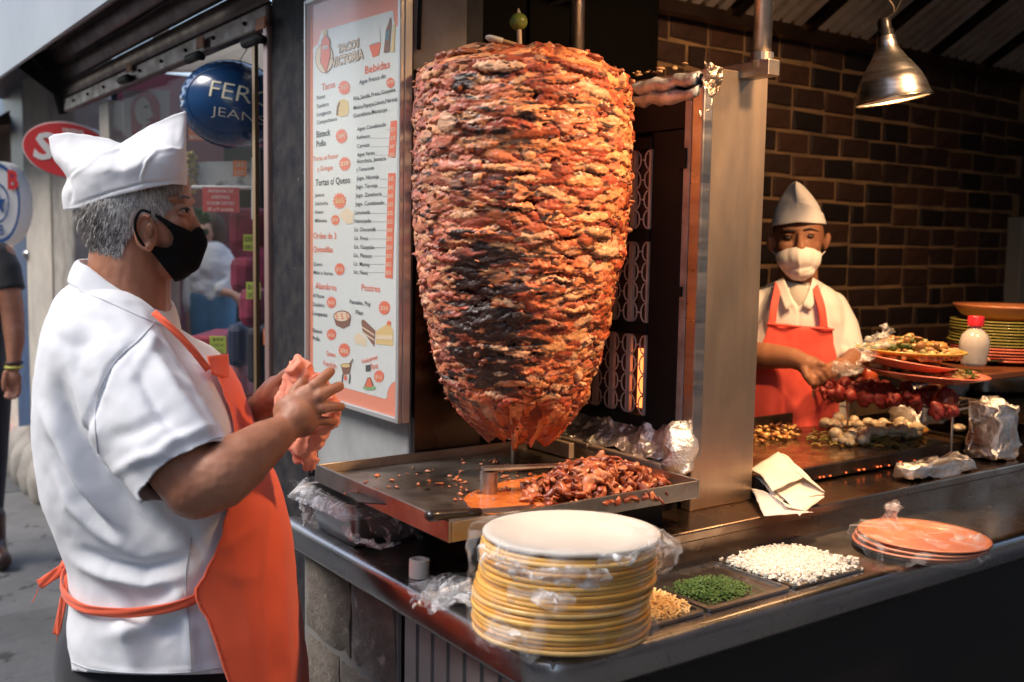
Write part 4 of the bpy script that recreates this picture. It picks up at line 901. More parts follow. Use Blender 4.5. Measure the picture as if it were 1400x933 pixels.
obj("upright", MB().tube([wpt(346, 216, 3.5), wpt(346, 300, 3.5)], .006, 6), mat("white_edge", (.8, .8, .78), .4), parent=gs)
pz = thing("window_poster", "pale poster strip across the upper shop window under the balloon", "poster", wpt(300, 240, 3.6))
c0, c1 = wpt(262, 222, 3.62), wpt(345, 254, 3.62)
obj("sheet", MB().poly([wpt(262, 222, 3.62), wpt(345, 220, 3.62), wpt(345, 254, 3.62), wpt(262, 255, 3.62)]), mat("poster_grey", (.60, .62, .60), .5, col2=(.12, .14, .14), cs=9, lo=.5, hi=.6), parent=pz)
# poster of a face with red hair band, reflecting sheet
pf = thing("face_poster", "red and white poster showing a pale face in profile above the white cap", "poster", wpt(195, 190, 4.6))
D = 4.6
def pp(pts, lay, m, nm): obj(nm, MB().poly([wpt(x, y, D-lay*.006) for x, y in pts]), m, parent=pf, recalc=False)
pp([(168, 124), (232, 124), (232, 192), (168, 192)], 0, mat("poster_white", (.70, .64, .58), .5), "sheet")
pp([(180, 185)]+arcpx(199, 150, 20, 25, 180, 360, 12)+[(220, 190)], 1, mat("poster_crimson", (.55, .04, .10), .5), "red_shape")
pp(arcpx(196, 152, 12, 19, 90, 270, 8)+[(203, 138), (206, 148), (209, 158), (205, 161), (205, 168), (199, 172), (199, 190), (184, 190)], 2, mat("poster_skin", (.78, .68, .55), .5), "face_shape")
pp([(195, 147), (201, 144), (204, 147), (200, 148)], 3, INK, "eye_mark"); pp([(200, 163), (206, 163), (202, 166)], 3, mat("lip", (.5, .1, .1), .5), "lip_mark")
# frame of the second window, cream bars
for px, w_ in ((152, .10), (226, .03)):
    P = wpt(px, 200, 4.75); o = obj("window_bar", MB().box((P[0], P[1]-w_, 0), (P[0]+.05, P[1]+w_, 2.05)), FRM, parent=sw)
P0, P1 = wpt(232, 112, 4.9), wpt(372, 80, 4.9)
obj("transom", MB().obox(wpt(300, 70, 5.0), rt*.32, fw*.02, up*.10), mat("sand_transom", (.62, .56, .46), .7), parent=sw)
hangbox("doorway_shade", "black display screen behind the face poster", "screen", 100, 128, 146, 352, 5.6, .1, mat("shade_navy", (.012, .013, .03), .4))  # flat dark box standing in for the shade of the doorway opening
# red oval sign
ov = thing("oval_sign", "red oval sign with white script letters behind the white cap", "sign", at(93, 205, 4.4))
oc = at(93, 206, 4.45); f2 = A([fw[0], fw[1], 0]); f2 /= np.linalg.norm(f2); r2 = A([f2[1], -f2[0], 0]); ang = .08
def ovp(rx, ry, dep, n=48): return [oc+r2*(rx*math.cos(a)*math.cos(ang)+ry*math.sin(a)*math.sin(ang)*0)+A([0, 0, 1.])*(ry*math.sin(a)-rx*math.cos(a)*ang*1.2)-f2*dep for a in np.linspace(0, 2*np.pi, n, endpoint=False)]
ow, oh = 61/1400*4.45, 37/1400*4.45
obj("rim", MB().prism(ovp(ow*1.03, oh*1.05, 0), f2*.05), mat("sign_pale_rim", (.72, .62, .58), .4), parent=ov)
obj("face", MB().prism(ovp(ow*.985, oh*.98, .008), f2*.007), mat("sign_red", (.70, .05, .05), .35, coat=.4), parent=ov)
def ovtext(s, x, y, h, w_, m, slant=.25):
    V, F = textm(s, .03); wd = V[:, 0].max(); u = V[:, 0]/wd*w_+x+V[:, 1]*h*slant; v = V[:, 1]/.7*h+y
    mb = MB().add(oc-f2*.010+u[:, None]*r2+(v-u*ang*1.2)[:, None]*A([0, 0, 1.]), F); obj("lettering", mb, m, parent=ov, recalc=False)
SW = mat("sign_white", (.8, .76, .72), .4)
ovtext("Sol", -ow*.78, -oh*.40, oh*.95, ow*1.2, SW); ovtext("ORIGINAL", -ow*.1, oh*.66, oh*.14, ow*.5, SW, 0)
# round sign
rs_ = thing("round_sign", "round white sign with blue ring and star on the blue post at the left edge", "sign", at(0, 330, 5.0))
rc = at(-2, 278, 5.2)
def disc(r1, r2_, dep, m, nm, n=48):
    a = np.linspace(0, 2*np.pi, n, endpoint=False); ring = lambda r, d: [rc+r2*(r*.56*math.cos(t))+A([0, 0, 1.])*r*math.sin(t)-f2*d for t in a]
    if r1 == 0: obj(nm, MB().prism(ring(r2_, dep), f2*.004 if dep else f2*.12), m, parent=rs_)
    else: obj(nm, MB().grid([ring(r1, dep), ring(r2_, dep)], cv=True), m, parent=rs_, recalc=False)
u52 = 5.2/1400
disc(0, 57*u52, 0, mat("sign_round_white", (.78, .78, .76), .4), "body"); B2 = mat("sign_blue", (.03, .10, .30), .4)
disc(49*u52, 54*u52, .006, B2, "ring"); disc(24*u52, 27*u52, .006, B2, "ring")
st = [(17*u52 if k % 2 == 0 else 7*u52) for k in range(10)]
obj("star", MB().poly([rc+r2*(s_*.62*math.sin(k*math.pi/5)+.006)+A([0, 0, 1.])*s_*math.cos(k*math.pi/5)-f2*.008 for k, s_ in enumerate(st)]), B2, parent=rs_)
mb = MB()
for k, ch in ((0, "D"), (1, "p"), (2, "o"), (3, "s"), (9, "C"), (10, "L"), (11, "U"), (12, "B")):
    V, F = textm(ch, .02); a = math.radians((165-k*18) if k < 5 else (215+(k-9)*22)); rr = 37*u52; fl = a-math.pi/2 if k < 5 else a+math.pi/2; cs_, sn = math.cos(fl), math.sin(fl)
    u = (V[:, 0]-V[:, 0].max()/2)*.075; v = (V[:, 1]-.35)*.075; U = u*cs_-v*sn+rr*math.cos(a); W_ = u*sn+v*cs_+rr*math.sin(a)
    mb.add(rc-f2*.008+U[:, None]*.56*r2+W_[:, None]*A([0, 0, 1.]), F)
obj("lettering", mb, B2, parent=rs_, recalc=False)
V, F = textm("B", .04); obj("red_letter", MB().add(rc-f2*.009+(V[:, 0]*.10+.05)[:, None]*r2+(V[:, 1]*.13+20*u52)[:, None]*A([0, 0, 1.]), F), mat("sign_red2", (.7, .05, .05), .4), parent=rs_, recalc=False)
# inflatable balloon
bl = thing("inflatable_balloon", "glossy blue inflatable balloon with pale lettering hanging in the shop doorway", "balloon", at(316, 200, 3.05))
bc = at(318, 143, 3.05); bw_, bh_, bd_ = 71/1400*3.05, 58/1400*3.05, 50/1400*3.05
ax1 = r2*math.cos(-.16)+A([0, 0, 1.])*math.sin(-.16); ax2 = -r2*math.sin(-.16)+A([0, 0, 1.])*math.cos(-.16)
def bpt(u, v, s=1.):  # u,v in -1..1 plane, front side
    rr = np.clip(1-u**2-v**2, 0, 1); return bc+u[..., None]*bw_*ax1+v[..., None]*bh_*ax2-f2*(bd_*rr**.55*s)[..., None]
n = 90; a = np.linspace(0, 2*np.pi, n, endpoint=False); rad = np.sin(np.linspace(0, np.pi/2, 30))
U = rad[:, None]*np.cos(a); W_ = rad[:, None]*np.sin(a)
puck = 1+.05*smoothstep(.70, .97, rad)[:, None]*np.sin(a*31+2*np.sin(a*3))*(1-smoothstep(.97, 1., rad))[:, None]
F_ = bpt(U, W_, 1.); F_ = F_+f2*((puck-1)*bd_*1.2)[..., None]; Bk = bpt(U, W_, -1.)
BLU = mat("blue_vinyl", (.012, .055, .16), .22, coat=.6, col2=(.02, .08, .22), cs=5, bump=.15, bs=25)
obj("skin", MB().grid(F_, cv=True).grid(Bk, cv=True), BLU, parent=bl, smooth=True)
obj("seam", MB().tube([bc+bw_*1.01*math.cos(t)*ax1+bh_*1.01*math.sin(t)*ax2 for t in np.linspace(0, 2*np.pi, 60, endpoint=False)], .0022, 6, closed=True), BLU, parent=bl)
ring_ = [bpt(A(.74*math.cos(t)), A(.74*math.sin(t)), 1.02) for t in np.linspace(0, 2*np.pi, 60, endpoint=False)]
obj("print_seam", MB().tube(ring_, .0012, 5, closed=True), BLU, parent=bl)
mb = MB()
def btext(s, x0, x1, y, h, bold):
    V, F = textm(s, bold)
    bm = bmesh.new(); vs = [bm.verts.new(tuple(v)) for v in V]
    for f in F:
        try: bm.faces.new([vs[i] for i in f])
        except ValueError: pass
    bmesh.ops.subdivide_edges(bm, edges=[e for e in bm.edges if e.calc_length() > .12], cuts=3, use_grid_fill=True); bmesh.ops.triangulate(bm, faces=bm.faces)
    bm.verts.index_update(); V = A([v.co[:] for v in bm.verts]); F = [tuple(v.index for v in f.verts) for f in bm.faces]; bm.free()
    w_ = V[:, 0].max(); u = x0+(x1-x0)*V[:, 0]/w_; v = y+V[:, 1]/.7*h; mb.add(bpt(u, v, 1.)-f2*.003, F)
btext("FERO", -.30, 1.02*.9, .02, .38, -.005); btext("JEANS", -.16, .93*.85, -.38, .20, -.012)
obj("lettering", mb, mat("cream_vinyl_print", (.86, .80, .60), .4), parent=bl, recalc=False)
obj("hanging_thread", MB().tube([bc+ax2*bh_, at(352, 45, 3.05)], .0015, 5), mat("thread_white", (.7, .7, .7), .5), parent=bl)
# ---------------------------------------------------------------- clear plastic film with milky creases
def film(name, a0=.04, a1=.55, s=22, col=(.9, .92, .94)):
    if name in MATS: return MATS[name]
    m = mat(name, col, .15, spec=.8, bump=.9, bs=s*2.2, bdist=.004)
    t = m.node_tree; b = t.nodes["Principled BSDF"]; n = nd(t, "ShaderNodeTexNoise"); n.inputs["Scale"].default_value = s; n.inputs["Detail"].default_value = 5; n.inputs["Distortion"].default_value = 1.5
    tc = nd(t, "ShaderNodeTexCoord"); t.links.new(tc.outputs["Object"], n.inputs[0])
    r = nd(t, "ShaderNodeMapRange"); r.inputs[1].default_value = .48; r.inputs[2].default_value = .68; r.inputs[3].default_value = a0; r.inputs[4].default_value = a1
    t.links.new(n.outputs[0], r.inputs[0]); t.links.new(r.outputs[0], b.inputs["Alpha"]); return m
FILM = film("clear_plastic_bag"); FILM2 = film("milky_plastic_bag", .12, .75, 30)
def crumpled_sheet(P00, P10, P01, P11, n=28, amp=.01, s=30, seed=0, sag=0.):
    u, v = np.meshgrid(np.linspace(0, 1, n), np.linspace(0, 1, n))
    G = (1-u)[..., None]*(1-v)[..., None]*A(P00)+u[..., None]*(1-v)[..., None]*A(P10)+(1-u)[..., None]*v[..., None]*A(P01)+u[..., None]*v[..., None]*A(P11)
    G[..., 2] -= sag*np.sin(np.pi*u)*np.sin(np.pi*v); return crumple(G, amp, s, seed)
# ---------------------------------------------------------------- stack of plates in a plastic bag
pcx, pcy = onz(766, 867, .9)[:2]; PR = .130
PSX_, PSY_, PAN = 1.055, .93, math.atan2(-math.cos(YAW), math.sin(YAW))
def pel(a, r_): return (pcx+r_*(PSX_*math.cos(a)*math.cos(PAN)-PSY_*math.sin(a)*math.sin(PAN)), pcy+r_*(PSX_*math.cos(a)*math.sin(PAN)+PSY_*math.sin(a)*math.cos(PAN)))
def plate_prof(R, h=.016, d=.55):
    if h == .0165: return [(0, .002), (R*d, .002), (R*(d+.06), .0), (R*(d+.10), .002), (R*.94, h*.50), (R*.985, h*.60), (R*.996, h*.66), (R, h*.80), (R*.998, h-.001), (R*.985, h+.0005), (R*.9, h*.72+.005), (R*(d+.08), .006), (R*d, .005), (0, .005)]
    return [(0, .002), (R*d, .002), (R*(d+.06), .0), (R*(d+.10), .002), (R*.90, h*.72), (R*.985, h*.95), (R, h), (R*.985, h+.0035), (R*.9, h*.72+.004), (R*(d+.08), .006), (R*d, .005), (0, .005)]
yel = [mat("yellow_melamine_%d" % i, c, .32, col2=tuple(x*.8 for x in c), cs=4, coat=.3) for i, c in enumerate([(.82, .43, .08), (.84, .48, .10), (.74, .35, .05), (.86, .54, .18)])]
cream = mat("cream_top_plate", (.64, .60, .53), .45, col2=(.56, .51, .44), cs=4)
NPL = 22; meP = {}
for k in range(NPL):
    m = cream if k == NPL-1 else yel[int(rng.integers(4))]
    if m.name not in meP:
        V, F = MB().lathe(plate_prof(PR, .0165), n=72).data(); meP[m.name] = mesh("plate", V, F, m, True)
    o = bpy.data.objects.new("plate", meP[m.name]); sc.collection.objects.link(o)
    o.location = (pcx+rng.normal(0, .0018)+.0007*k*(k > 9), pcy+rng.normal(0, .0018), .903+k*.0066+(.004 if k == NPL-1 else 0)); o.rotation_euler = (rng.normal(0, .006), rng.normal(0, .006), PAN+rng.normal(0, .05)); s_ = 1+rng.normal(0, .006); o.scale = (s_*PSX_, s_*PSY_, 1)
    tag(o, ORD[NPL-1-k]+" plate from the top of the bagged yellow stack on the counter corner" if 0 < k < NPL-1 else ("cream plate on top of the bagged yellow stack" if k else "lowest yellow plate of the bagged stack, on the counter"), "plate", "bagged stack of plates")
ztop = .903+(NPL-1)*.0066+.0205
n1, n2 = 150, 60
th = np.linspace(0, 2*np.pi, n1, endpoint=False); G = []
for v in np.linspace(0, 1, n2):
    z = lerp(.903, ztop+.004, v); r_ = PR+.0035+.003*math.sin(v*9); G.append([(*pel(a-PAN, r_), z) for a in th])
for r_ in (PR*.97, PR*.9, PR*.8): G.append([(*pel(a-PAN, r_), ztop+.006-.010*(1-r_/PR)) for a in th])
G = A(G); nz = np.stack([fbm(G*A([1, 1, 2.5]), 18, 4, 61+i) for i in range(3)], -1); rad_ = np.stack([np.cos(th), np.sin(th), th*0], -1)
G = G+nz*.0022+rad_[None]*(np.abs(fbm(G*A([1, 1, .6]), 30, 3, 71))[..., None]*.007)
bag = tag(obj("plastic_bag", MB().grid(G, cv=True), film("plate_bag_film", .02, .22, 16), smooth=True), "clear crinkled plastic bag wrapped round the stack of yellow plates", "bag")
for (a0, a1, z0, z1, out, sd) in ((-2.9, -1.75, 1.02, 1.045, .012, 1), (-2.75, -2.1, .985, 1.01, .014, 2), (-3.0, -2.5, .915, .95, .016, 3), (-.75, .55, 1.0, 1.062, .040, 4), (-.35, .25, .95, 1.0, .022, 5), (-3.2, -2.6, 1.03, 1.07, .012, 6), (-1.9, -.9, 1.045, 1.062, .010, 7)):
    n = 40; G = [[(*pel(a-PAN, PR+.006+out*math.sin(math.pi*v)), lerp(z0, z1, v)) for v in np.linspace(0, 1, 12)] for a in np.linspace(a0, a1, n)]
    obj("bag_fold", MB().grid(crumple(G, .010, 40, 80+sd)), film("bag_fold_film", .15, .8, 26), parent=bag, smooth=True)
# ---------------------------------------------------------------- food pans sunk in the counter strip
def pan(X0, X1, Y0, Y1, label, m_rim):
    t = thing("food_pan", label, "pan", ((X0+X1)/2, (Y0+Y1)/2, .9), "food pans set along the counter edge")
    z = .906; out = rrect(X0, Y0, X1, Y1, .012); inn = rrect(X0+.009, Y0+.009, X1-.009, Y1-.009, .010); bot = rrect(X0+.02, Y0+.02, X1-.02, Y1-.02, .01)
    G = [[(x, y, z-.005) for x, y in out], [(x, y, z) for x, y in out], [(x, y, z+.001) for x, y in inn], [(x, y, z-.003) for x, y in inn], [(x, y, .9015) for x, y in bot]]
    mb = MB().grid(G, cv=True); mb.poly([(x, y, .9015) for x, y in bot]); obj("shell", mb, m_rim, parent=t, auto=True); return t
PSX = [(1.02, 1.218), (1.225, 1.432), (1.438, 1.645)]
for (a, b_), lab in zip(PSX, ("steel pan of shredded yellow cheese half hidden by the bagged plates", "steel pan with chopped green herbs between cheese and onion", "steel pan heaped with chopped white onion nearest the orange plates")):
    pan(a, b_, 1.142, 1.325, lab, STEELC)
def bits(name, label, cat, c, n, ex, ey, hz, size, m, shape="shred", seed=0, z0=.9025, group=None, mound=2.):
    r = np.random.default_rng(seed); mb = MB()
    for k in range(n):
        x, y = r.normal(0, .42), r.normal(0, .42)
        if abs(x) > 1 or abs(y) > 1: x, y = r.uniform(-1, 1, 2)
        h = hz*math.exp(-mound*(x*x+y*y))*r.random()**.4; P = A([c[0]+x*ex, c[1]+y*ey, z0+h+size*.4])
        a = r.uniform(0, 6.28); e = r.normal(0, .35)
        if shape == "shred":
            d_ = A([math.cos(a)*math.cos(e), math.sin(a)*math.cos(e), math.sin(e)]); q = np.cross(d_, [0, 0, 1.]); q /= np.linalg.norm(q)
            mb.obox(P, d_*size*r.uniform(1.2, 2.6), q*size*.42, np.cross(d_, q)*size*.3)
        elif shape == "leaf":
            d_ = A([math.cos(a)*math.cos(e), math.sin(a)*math.cos(e), math.sin(e)]); q = np.cross(d_, [0, 0, 1.]); q /= np.linalg.norm(q); u = np.cross(d_, q)
            mb.add([P-d_*size, P+q*size*.7+u*size*.2, P+d_*size, P-q*size*.7+u*size*.2], [(0, 1, 2, 3)])
        else:
            R = A(Matrix.Rotation(a, 3, 'Z') @ Matrix.Rotation(e*2, 3, 'X')); s_ = size*r.uniform(.6, 1.2, 3); mb.obox(P, R[:, 0]*s_[0], R[:, 1]*s_[1], R[:, 2]*s_[2])
    o = obj(name, mb, m); tag(o, label, cat, group); o['kind'] = 'stuff'; return o
bits("shredded_cheese", "pale yellow shredded cheese heaped in the pan behind the plates", "cheese", (1.13, 1.225), 2200, .09, .075, .026, .0038, mat("shredded_cheese", (.88, .74, .42), .5, col2=(.8, .5, .18), cs=30), seed=1)
bits("chopped_herbs", "chopped green coriander in the middle pan", "herbs", (1.31, 1.22), 2600, .075, .06, .014, .0034, mat("herb_green", (.022, .065, .012), .5, col2=(.06, .12, .025), cs=60), "leaf", seed=2)
bits("chopped_onion", "white chopped onion filling the right pan to the rim", "onion", (1.542, 1.235), 4600, .110, .092, .013, .0028, mat("onion_white", (.70, .66, .58), .42, coat=.3, sss=.05), "dice", seed=3, mound=.5)
for i, (px, py) in enumerate(((1143, 764), (1162, 766), (1170, 768), (1127, 765), (1072, 757))):
    P = onz(px, py, .901); tag(obj("onion_crumb", MB().obox(P+A([0, 0, .004]), A([.005, .002, 0]), A([-.002, .005, 0]), A([0, 0, .004])), MATS["onion_white"], bevel=.001), "stray crumb of white onion on the dark counter beside the onion pan", "onion crumb", "stray onion crumbs")
# ---------------------------------------------------------------- wrapped orange plates at right
oc_ = onz(1255, 748, .905); PK = mat("salmon_melamine", (.80, .30, .16), .35, col2=(.72, .24, .12), cs=5, coat=.3)
for k in range(3):
    V, F = MB().lathe(plate_prof(.128, .012, .78), n=64).data(); o = obj("plate", (V, F), PK, loc=(oc_[0]+k*.004, oc_[1]-k*.003, .902+k*.0075), smooth=True)
    o.rotation_euler = (rng.normal(0, .01), .012*k, 0); tag(o, ("lowest", "middle", "uppermost")[k]+" salmon orange plate of the bagged set right of the onion pan", "plate", "bagged orange plates")
top_ = .902+.015+.014
pb_ = tag(obj("plastic_bag", MB().grid(crumple([[(oc_[0]+r_*math.cos(a), oc_[1]+r_*math.sin(a), top_+.006*(1-(r_/.13)**2)+(-.03*(max(0, r_-.128)/.012) if r_ > .128 else 0)) for a in np.linspace(0, 2*np.pi, 80, endpoint=False)] for r_ in (.02, .05, .08, .11, .128, .135, .138)], .007, 28, 91), cv=True), film("orange_plate_film", .03, .38, 14), smooth=True), "clear plastic bag tied round the salmon orange plates", "bag")
kn = onz(1218, 716, .925)
G = [[(kn[0]+r_*math.cos(a)*(1+.2*math.sin(3*a)), kn[1]+r_*math.sin(a), kn[2]+h) for a in np.linspace(0, 2*np.pi, 26, endpoint=False)] for h, r_ in ((-.01, .036), (.0, .03), (.012, .018), (.022, .012), (.03, .013), (.04, .020), (.045, .016))]
obj("knotted_end", MB().grid(crumple(G, .009, 50, 92), cv=True), FILM2, parent=pb_, smooth=True)
e0, e1 = onz(1330, 750, .93), onz(1300, 765, .905); G = crumpled_sheet(onz(1318, 722, .93), onz(1342, 735, .925), onz(1285, 765, .905), onz(1330, 768, .902), 20, .010, 50, 93)
obj("bag_corner", MB().grid(G), FILM2, parent=pb_, smooth=True)
G = crumpled_sheet(onz(1238, 728, top_+.004), onz(1252, 724, top_+.006), onz(1292, 752, top_+.003), onz(1300, 747, top_+.004), 18, .003, 60, 94)
obj("bag_crease", MB().grid(G), FILM2, parent=pb_, smooth=True)
# ---------------------------------------------------------------- napkins on the ledge
NAP = mat("paper_napkin", (.84, .78, .72), .8, bump=.3, bs=40, bdist=.001, col2=(.76, .69, .62), cs=10)
def napkin(pts_px, zs_, label, th=.0018, fold=None):
    P = [onz(x, y, z) for (x, y), z in zip(pts_px, zs_)]; n = 14
    u, v = np.meshgrid(np.linspace(0, 1, n), np.linspace(0, 1, n)); u = u[..., None]; v = v[..., None]
    G = (1-u)*(1-v)*P[0]+u*(1-v)*P[1]+(1-u)*v*P[3]+u*v*P[2]; G[..., 2] += .010*np.sin(np.pi*u[..., 0])*(1-v[..., 0]); G = crumple(G, .0035, 16, len(label))
    return tag(obj("napkin", MB().grid(G), NAP, solid=th, smooth=True), label, "napkin", "paper napkins on the ledge")
hb_ = thing("napkin_holder", "low brown holder under the white paper napkins beside the heater", "napkin holder", onz(1085, 700, .963))
c_ = onz(1080, 690, .963); obj("tray", MB().box(c_+A([-.055, -.035, 0]), c_+A([.060, .035, .012]), rz=.2), mat("brown_plastic", (.30, .11, .05), .35, coat=.3), parent=hb_, bevel=.004)
obj("block", MB().box(c_+A([-.045, -.03, .012]), c_+A([.030, .02, .018]), rz=.2), BLACK, parent=hb_, bevel=.004)
napkin([(1026, 668), (1075, 692), (1110, 700), (1045, 706)], [.985, .985, .972, .970], "lowest folded white napkin sticking out under the others")
napkin([(1028, 650), (1062, 688), (1128, 676), (1088, 640)], [1.0, .978, .985, 1.01], "crooked middle white napkin pointing down to the right")
napkin([(1040, 662), (1092, 706), (1127, 680), (1100, 650)], [.99, .968, .98, 1.0], "white napkin opened towards the counter edge beneath the top one")
napkin([(1025, 641), (1055, 673), (1100, 652), (1064, 619)], [1.012, 1.0, 1.012, 1.04], "uppermost white napkin with rounded folded corner leaning on the holder")
napkin([(1088, 636), (1060, 622), (1100, 655), (1128, 673)], [1.02, 1.028, 1.012, .99], "narrow white napkin behind the top one, sloping down to the right")
# ---------------------------------------------------------------- griddle
GX0, GX1, GY0, GY1, GZ = 1.72, 2.62, 1.49, 1.93, .998
gd = thing("griddle", "wide black flat griddle with greasy brown surface in front of the second cook", "griddle", (2.17, 1.7, .962))
GRD = mat("greasy_griddle", (.30, .17, .07), .16, .45, col2=(.06, .035, .018), cs=12, lo=.35, hi=.6, rough2=.4, rs=18, bump=.35, bs=50, bdist=.001, coat=.5, stretch=(.6, 1.5, 1), col3=(.42, .23, .08), cs3=20, lo3=.58, hi3=.75)
obj("plate_surface", MB().box((GX0+.012, GY0+.012, GZ-.016), (GX1-.012, GY1-.012, GZ-.008)), GRD, parent=gd)
DR = mat("griddle_rim", (.10, .08, .065), .3, .9, col2=(.05, .035, .03), cs=10, rough2=.5)
for a, b_ in (((GX0, GY0, .968), (GX1, GY0+.012, GZ+.002)), ((GX0, GY1-.012, .968), (GX1, GY1, GZ+.03)), ((GX0, GY0+.0122, .968), (GX0+.012, GY1-.0122, GZ+.012)), ((GX1-.012, GY0+.0122, .968), (GX1, GY1-.0122, GZ+.002))): obj("rim", MB().box(a, b_), DR, parent=gd, bevel=.002)
obj("burner_box", MB().box((GX0+.03, GY0+.03, .9625), (GX1-.03, GY1-.03, .981)), BLACK, parent=gd)
for k in (0, 1, 2, 4, 6, 7, 9, 10, 11, 13, 15):  # small glowing beads stand in for red reflections below the rim
    P = ony(1108+k*8.5+rng.uniform(-3, 3), 667-k*1.55, GY0+.02); obj("painted_glint", MB().sphere((P[0], GY0-.004, .975+rng.normal(0, .001)), (.0045*rng.uniform(.3, 1.3), .003, .0022), 8, 6), mat("red_glint", (.4, .05, .01), .6, emis=(1, .16, .04), es=.7), parent=gd, smooth=True)
# onions on the griddle
ONI = mat("grilled_onion", (.92, .84, .64), .28, coat=.6, sss=.1, col2=(.78, .54, .24), cs=20, col3=(.34, .14, .04), cs3=40, lo3=.62, hi3=.7)
spots = []
for k in range(64):
    px = rng.uniform(1122, 1256); f = (px-1120)/136; py = 578+f*8+rng.uniform(-4, 22)*(.45+.75*math.sin(math.pi*min(1, f+.15))); spots.append((px, py))
spots.sort(key=lambda s: s[1])
lab_on = "pale grilled spring onion bulb in the heap at the middle of the griddle"
for k, (px, py) in enumerate(spots):
    P = onz(px, py, GZ+.004); r_ = rng.uniform(.012, .019); mb = MB(); R = A(Matrix.Rotation(rng.uniform(0, 6), 3, 'Z'))
    mb.sphere((0, 0, 0), (r_*1.2, r_, r_*.85), 14, 9, R, jit=.02)
    e = R@A([1., 0, 0]); mb.tube([e*r_*.9, e*r_*1.5, e*r_*2.0], [r_*.45, r_*.28, r_*.16], 8)
    V, F = mb.data(); tag(obj("spring_onion", (V+A([P[0], P[1], GZ-.008+r_*.8+(.012 if rng.random() < .35 else 0)]), F), ONI, smooth=True), lab_on, "onion", "onion bulbs on the griddle")
P = onz(1262, 592, GZ); tag(obj("spring_onion", MB().sphere((P[0], P[1], GZ+.006), (.016, .012, .010), 12, 8), mat("browned_onion", (.55, .25, .05), .35, coat=.4), smooth=True), "browned onion half at the right end of the onion heap", "onion", "onion bulbs on the griddle")
P = onz(1311, 588, GZ); tag(obj("spring_onion", MB().sphere((P[0], P[1], GZ+.006), (.024, .018, .012), 12, 8, jit=.06), ONI, smooth=True), "lone pale onion behind the wire rack leg beside the foil", "onion", "onion bulbs on the griddle")
mb = MB()
for k in range(130):
    px, py = rng.uniform(1108, 1275), rng.uniform(588, 612); P = onz(px, py, GZ-.005); a = rng.uniform(0, 3.1); d_ = A([math.cos(a), math.sin(a), 0]); mb.tube([P-d_*.012+A([0, 0, .003]), P+A([0, 0, .006]), P+d_*.012+A([0, 0, .002])], .0022, 5)
o = obj("onion_greens", mb, mat("charred_onion_green", (.30, .32, .08), .45, col2=(.35, .14, .04), cs=30)); tag(o, "limp green and brown onion stalks lying under the onion heap", "onion stalks"); o['kind'] = 'stuff'
def heap(name, label, cat, fn, n, size, mats_, seed, kind=True, flat=.6, z=lambda h: h):
    r = np.random.default_rng(seed); mbs = [MB() for _ in mats_]
    for k in range(n):
        P = fn(r); V, F = scrap(P, size*r.uniform(.45, 1.35), None, seed*1000+k, flat=flat*r.uniform(.5, 1.1))
        if seed == 81: V = A(P)+(V-A(P))@A(Matrix.Rotation(r.normal(0, .8), 3, 'X') @ Matrix.Rotation(r.normal(0, .8), 3, 'Y')).T*A([1, 1, .9]); V = V+.35*size*np.stack([fbm(V, 90, 2, q_) for q_ in (1, 2, 3)], -1)
        mbs[r.integers(len(mats_))].add(V, F)
    t = thing(name, label, cat, fn(r)*A([1, 1, 0])+A([0, 0, 0]))
    for i, mb in enumerate(mbs): struct(obj("bit", mb, mats_[i], parent=t, smooth=True), 'stuff')
    return t
OB = [mat("browned_bits", (.42, .17, .04), .4, coat=.3), mat("dark_bits", (.14, .045, .015), .4, coat=.3), mat("golden_bits", (.78, .48, .16), .35, coat=.3)]
def fb1(r):
    px = r.uniform(1030, 1092); py = r.uniform(572, 606)-(px-1030)*.12*(r.random()); return onz(px, py, GZ-.004)+A([0, 0, r.random()*.010])
heap("fried_bits", "scattered browned meat and onion bits at the left end of the griddle", "fried food", fb1, 230, .0075, [OB[0], OB[1], OB[1], OB[2]], 31)
# ---------------------------------------------------------------- wire rack with red chorizo pieces
rk = thing("wire_rack", "thin wire rack standing on the right end of the griddle under the plates of food", "rack", (2.5, 1.66, GZ))
ra = [onz(1303, 562, 1.095), onz(1112, 533, 1.095)]; rb_ = ra[0]+A([.24, .03, 0]); rc_ = ra[1]+A([.24, .03, 0])
WIRE = mat("wire_chrome", (.55, .52, .48), .3, 1.)
obj("top_frame", MB().tube([ra[0], ra[1], rc_, rb_], .0035, 8, closed=True), WIRE, parent=rk)
for P in (ra[0], ra[1], rb_, rc_, lerp(ra[0], ra[1], .72)): obj("leg", MB().tube([P, A([P[0], P[1], GZ-.008])], .0035, 8), WIRE, parent=rk)
for f in np.linspace(.08, .92, 12): obj("cross_wire", MB().tube([lerp(ra[0], ra[1], f), lerp(rb_, rc_, f)], .002, 6), WIRE, parent=rk)
CHO = mat("red_chorizo", (.24, .020, .014), .55, coat=.05, col2=(.12, .012, .008), cs=30, bump=.8, bs=90, bdist=.003); CHO2 = mat("orange_chorizo", (.70, .14, .04), .3, coat=.6, col2=(.5, .05, .02), cs=15)
cl_ = "raw red chorizo piece in the row heaped on the wire rack under the plates"
for k in range(48):
    px = 1120+k*3.9+rng.uniform(-3, 3); lo_y = 520+(px-1120)*.16; py = lo_y+rng.uniform(-10, 18)
    P = onz(px, py, 1.118+rng.uniform(0, .03)); mb = MB(); rr_ = rng.uniform(.013, .021)
    mb.sphere((0, 0, 0), (rr_*1.25, rr_*.8, rr_*.9), 18, 13, A(Matrix.Rotation(rng.uniform(0, 6), 3, 'Z') @ Matrix.Rotation(rng.normal(0, .6), 3, 'Y'))); V, F = mb.data(); V = V*(1+.62*fbm(V, 50, 3, k))[:, None]
    tag(obj("chorizo", (V+P, F), CHO, smooth=True), cl_, "chorizo", "chorizo on the rack")
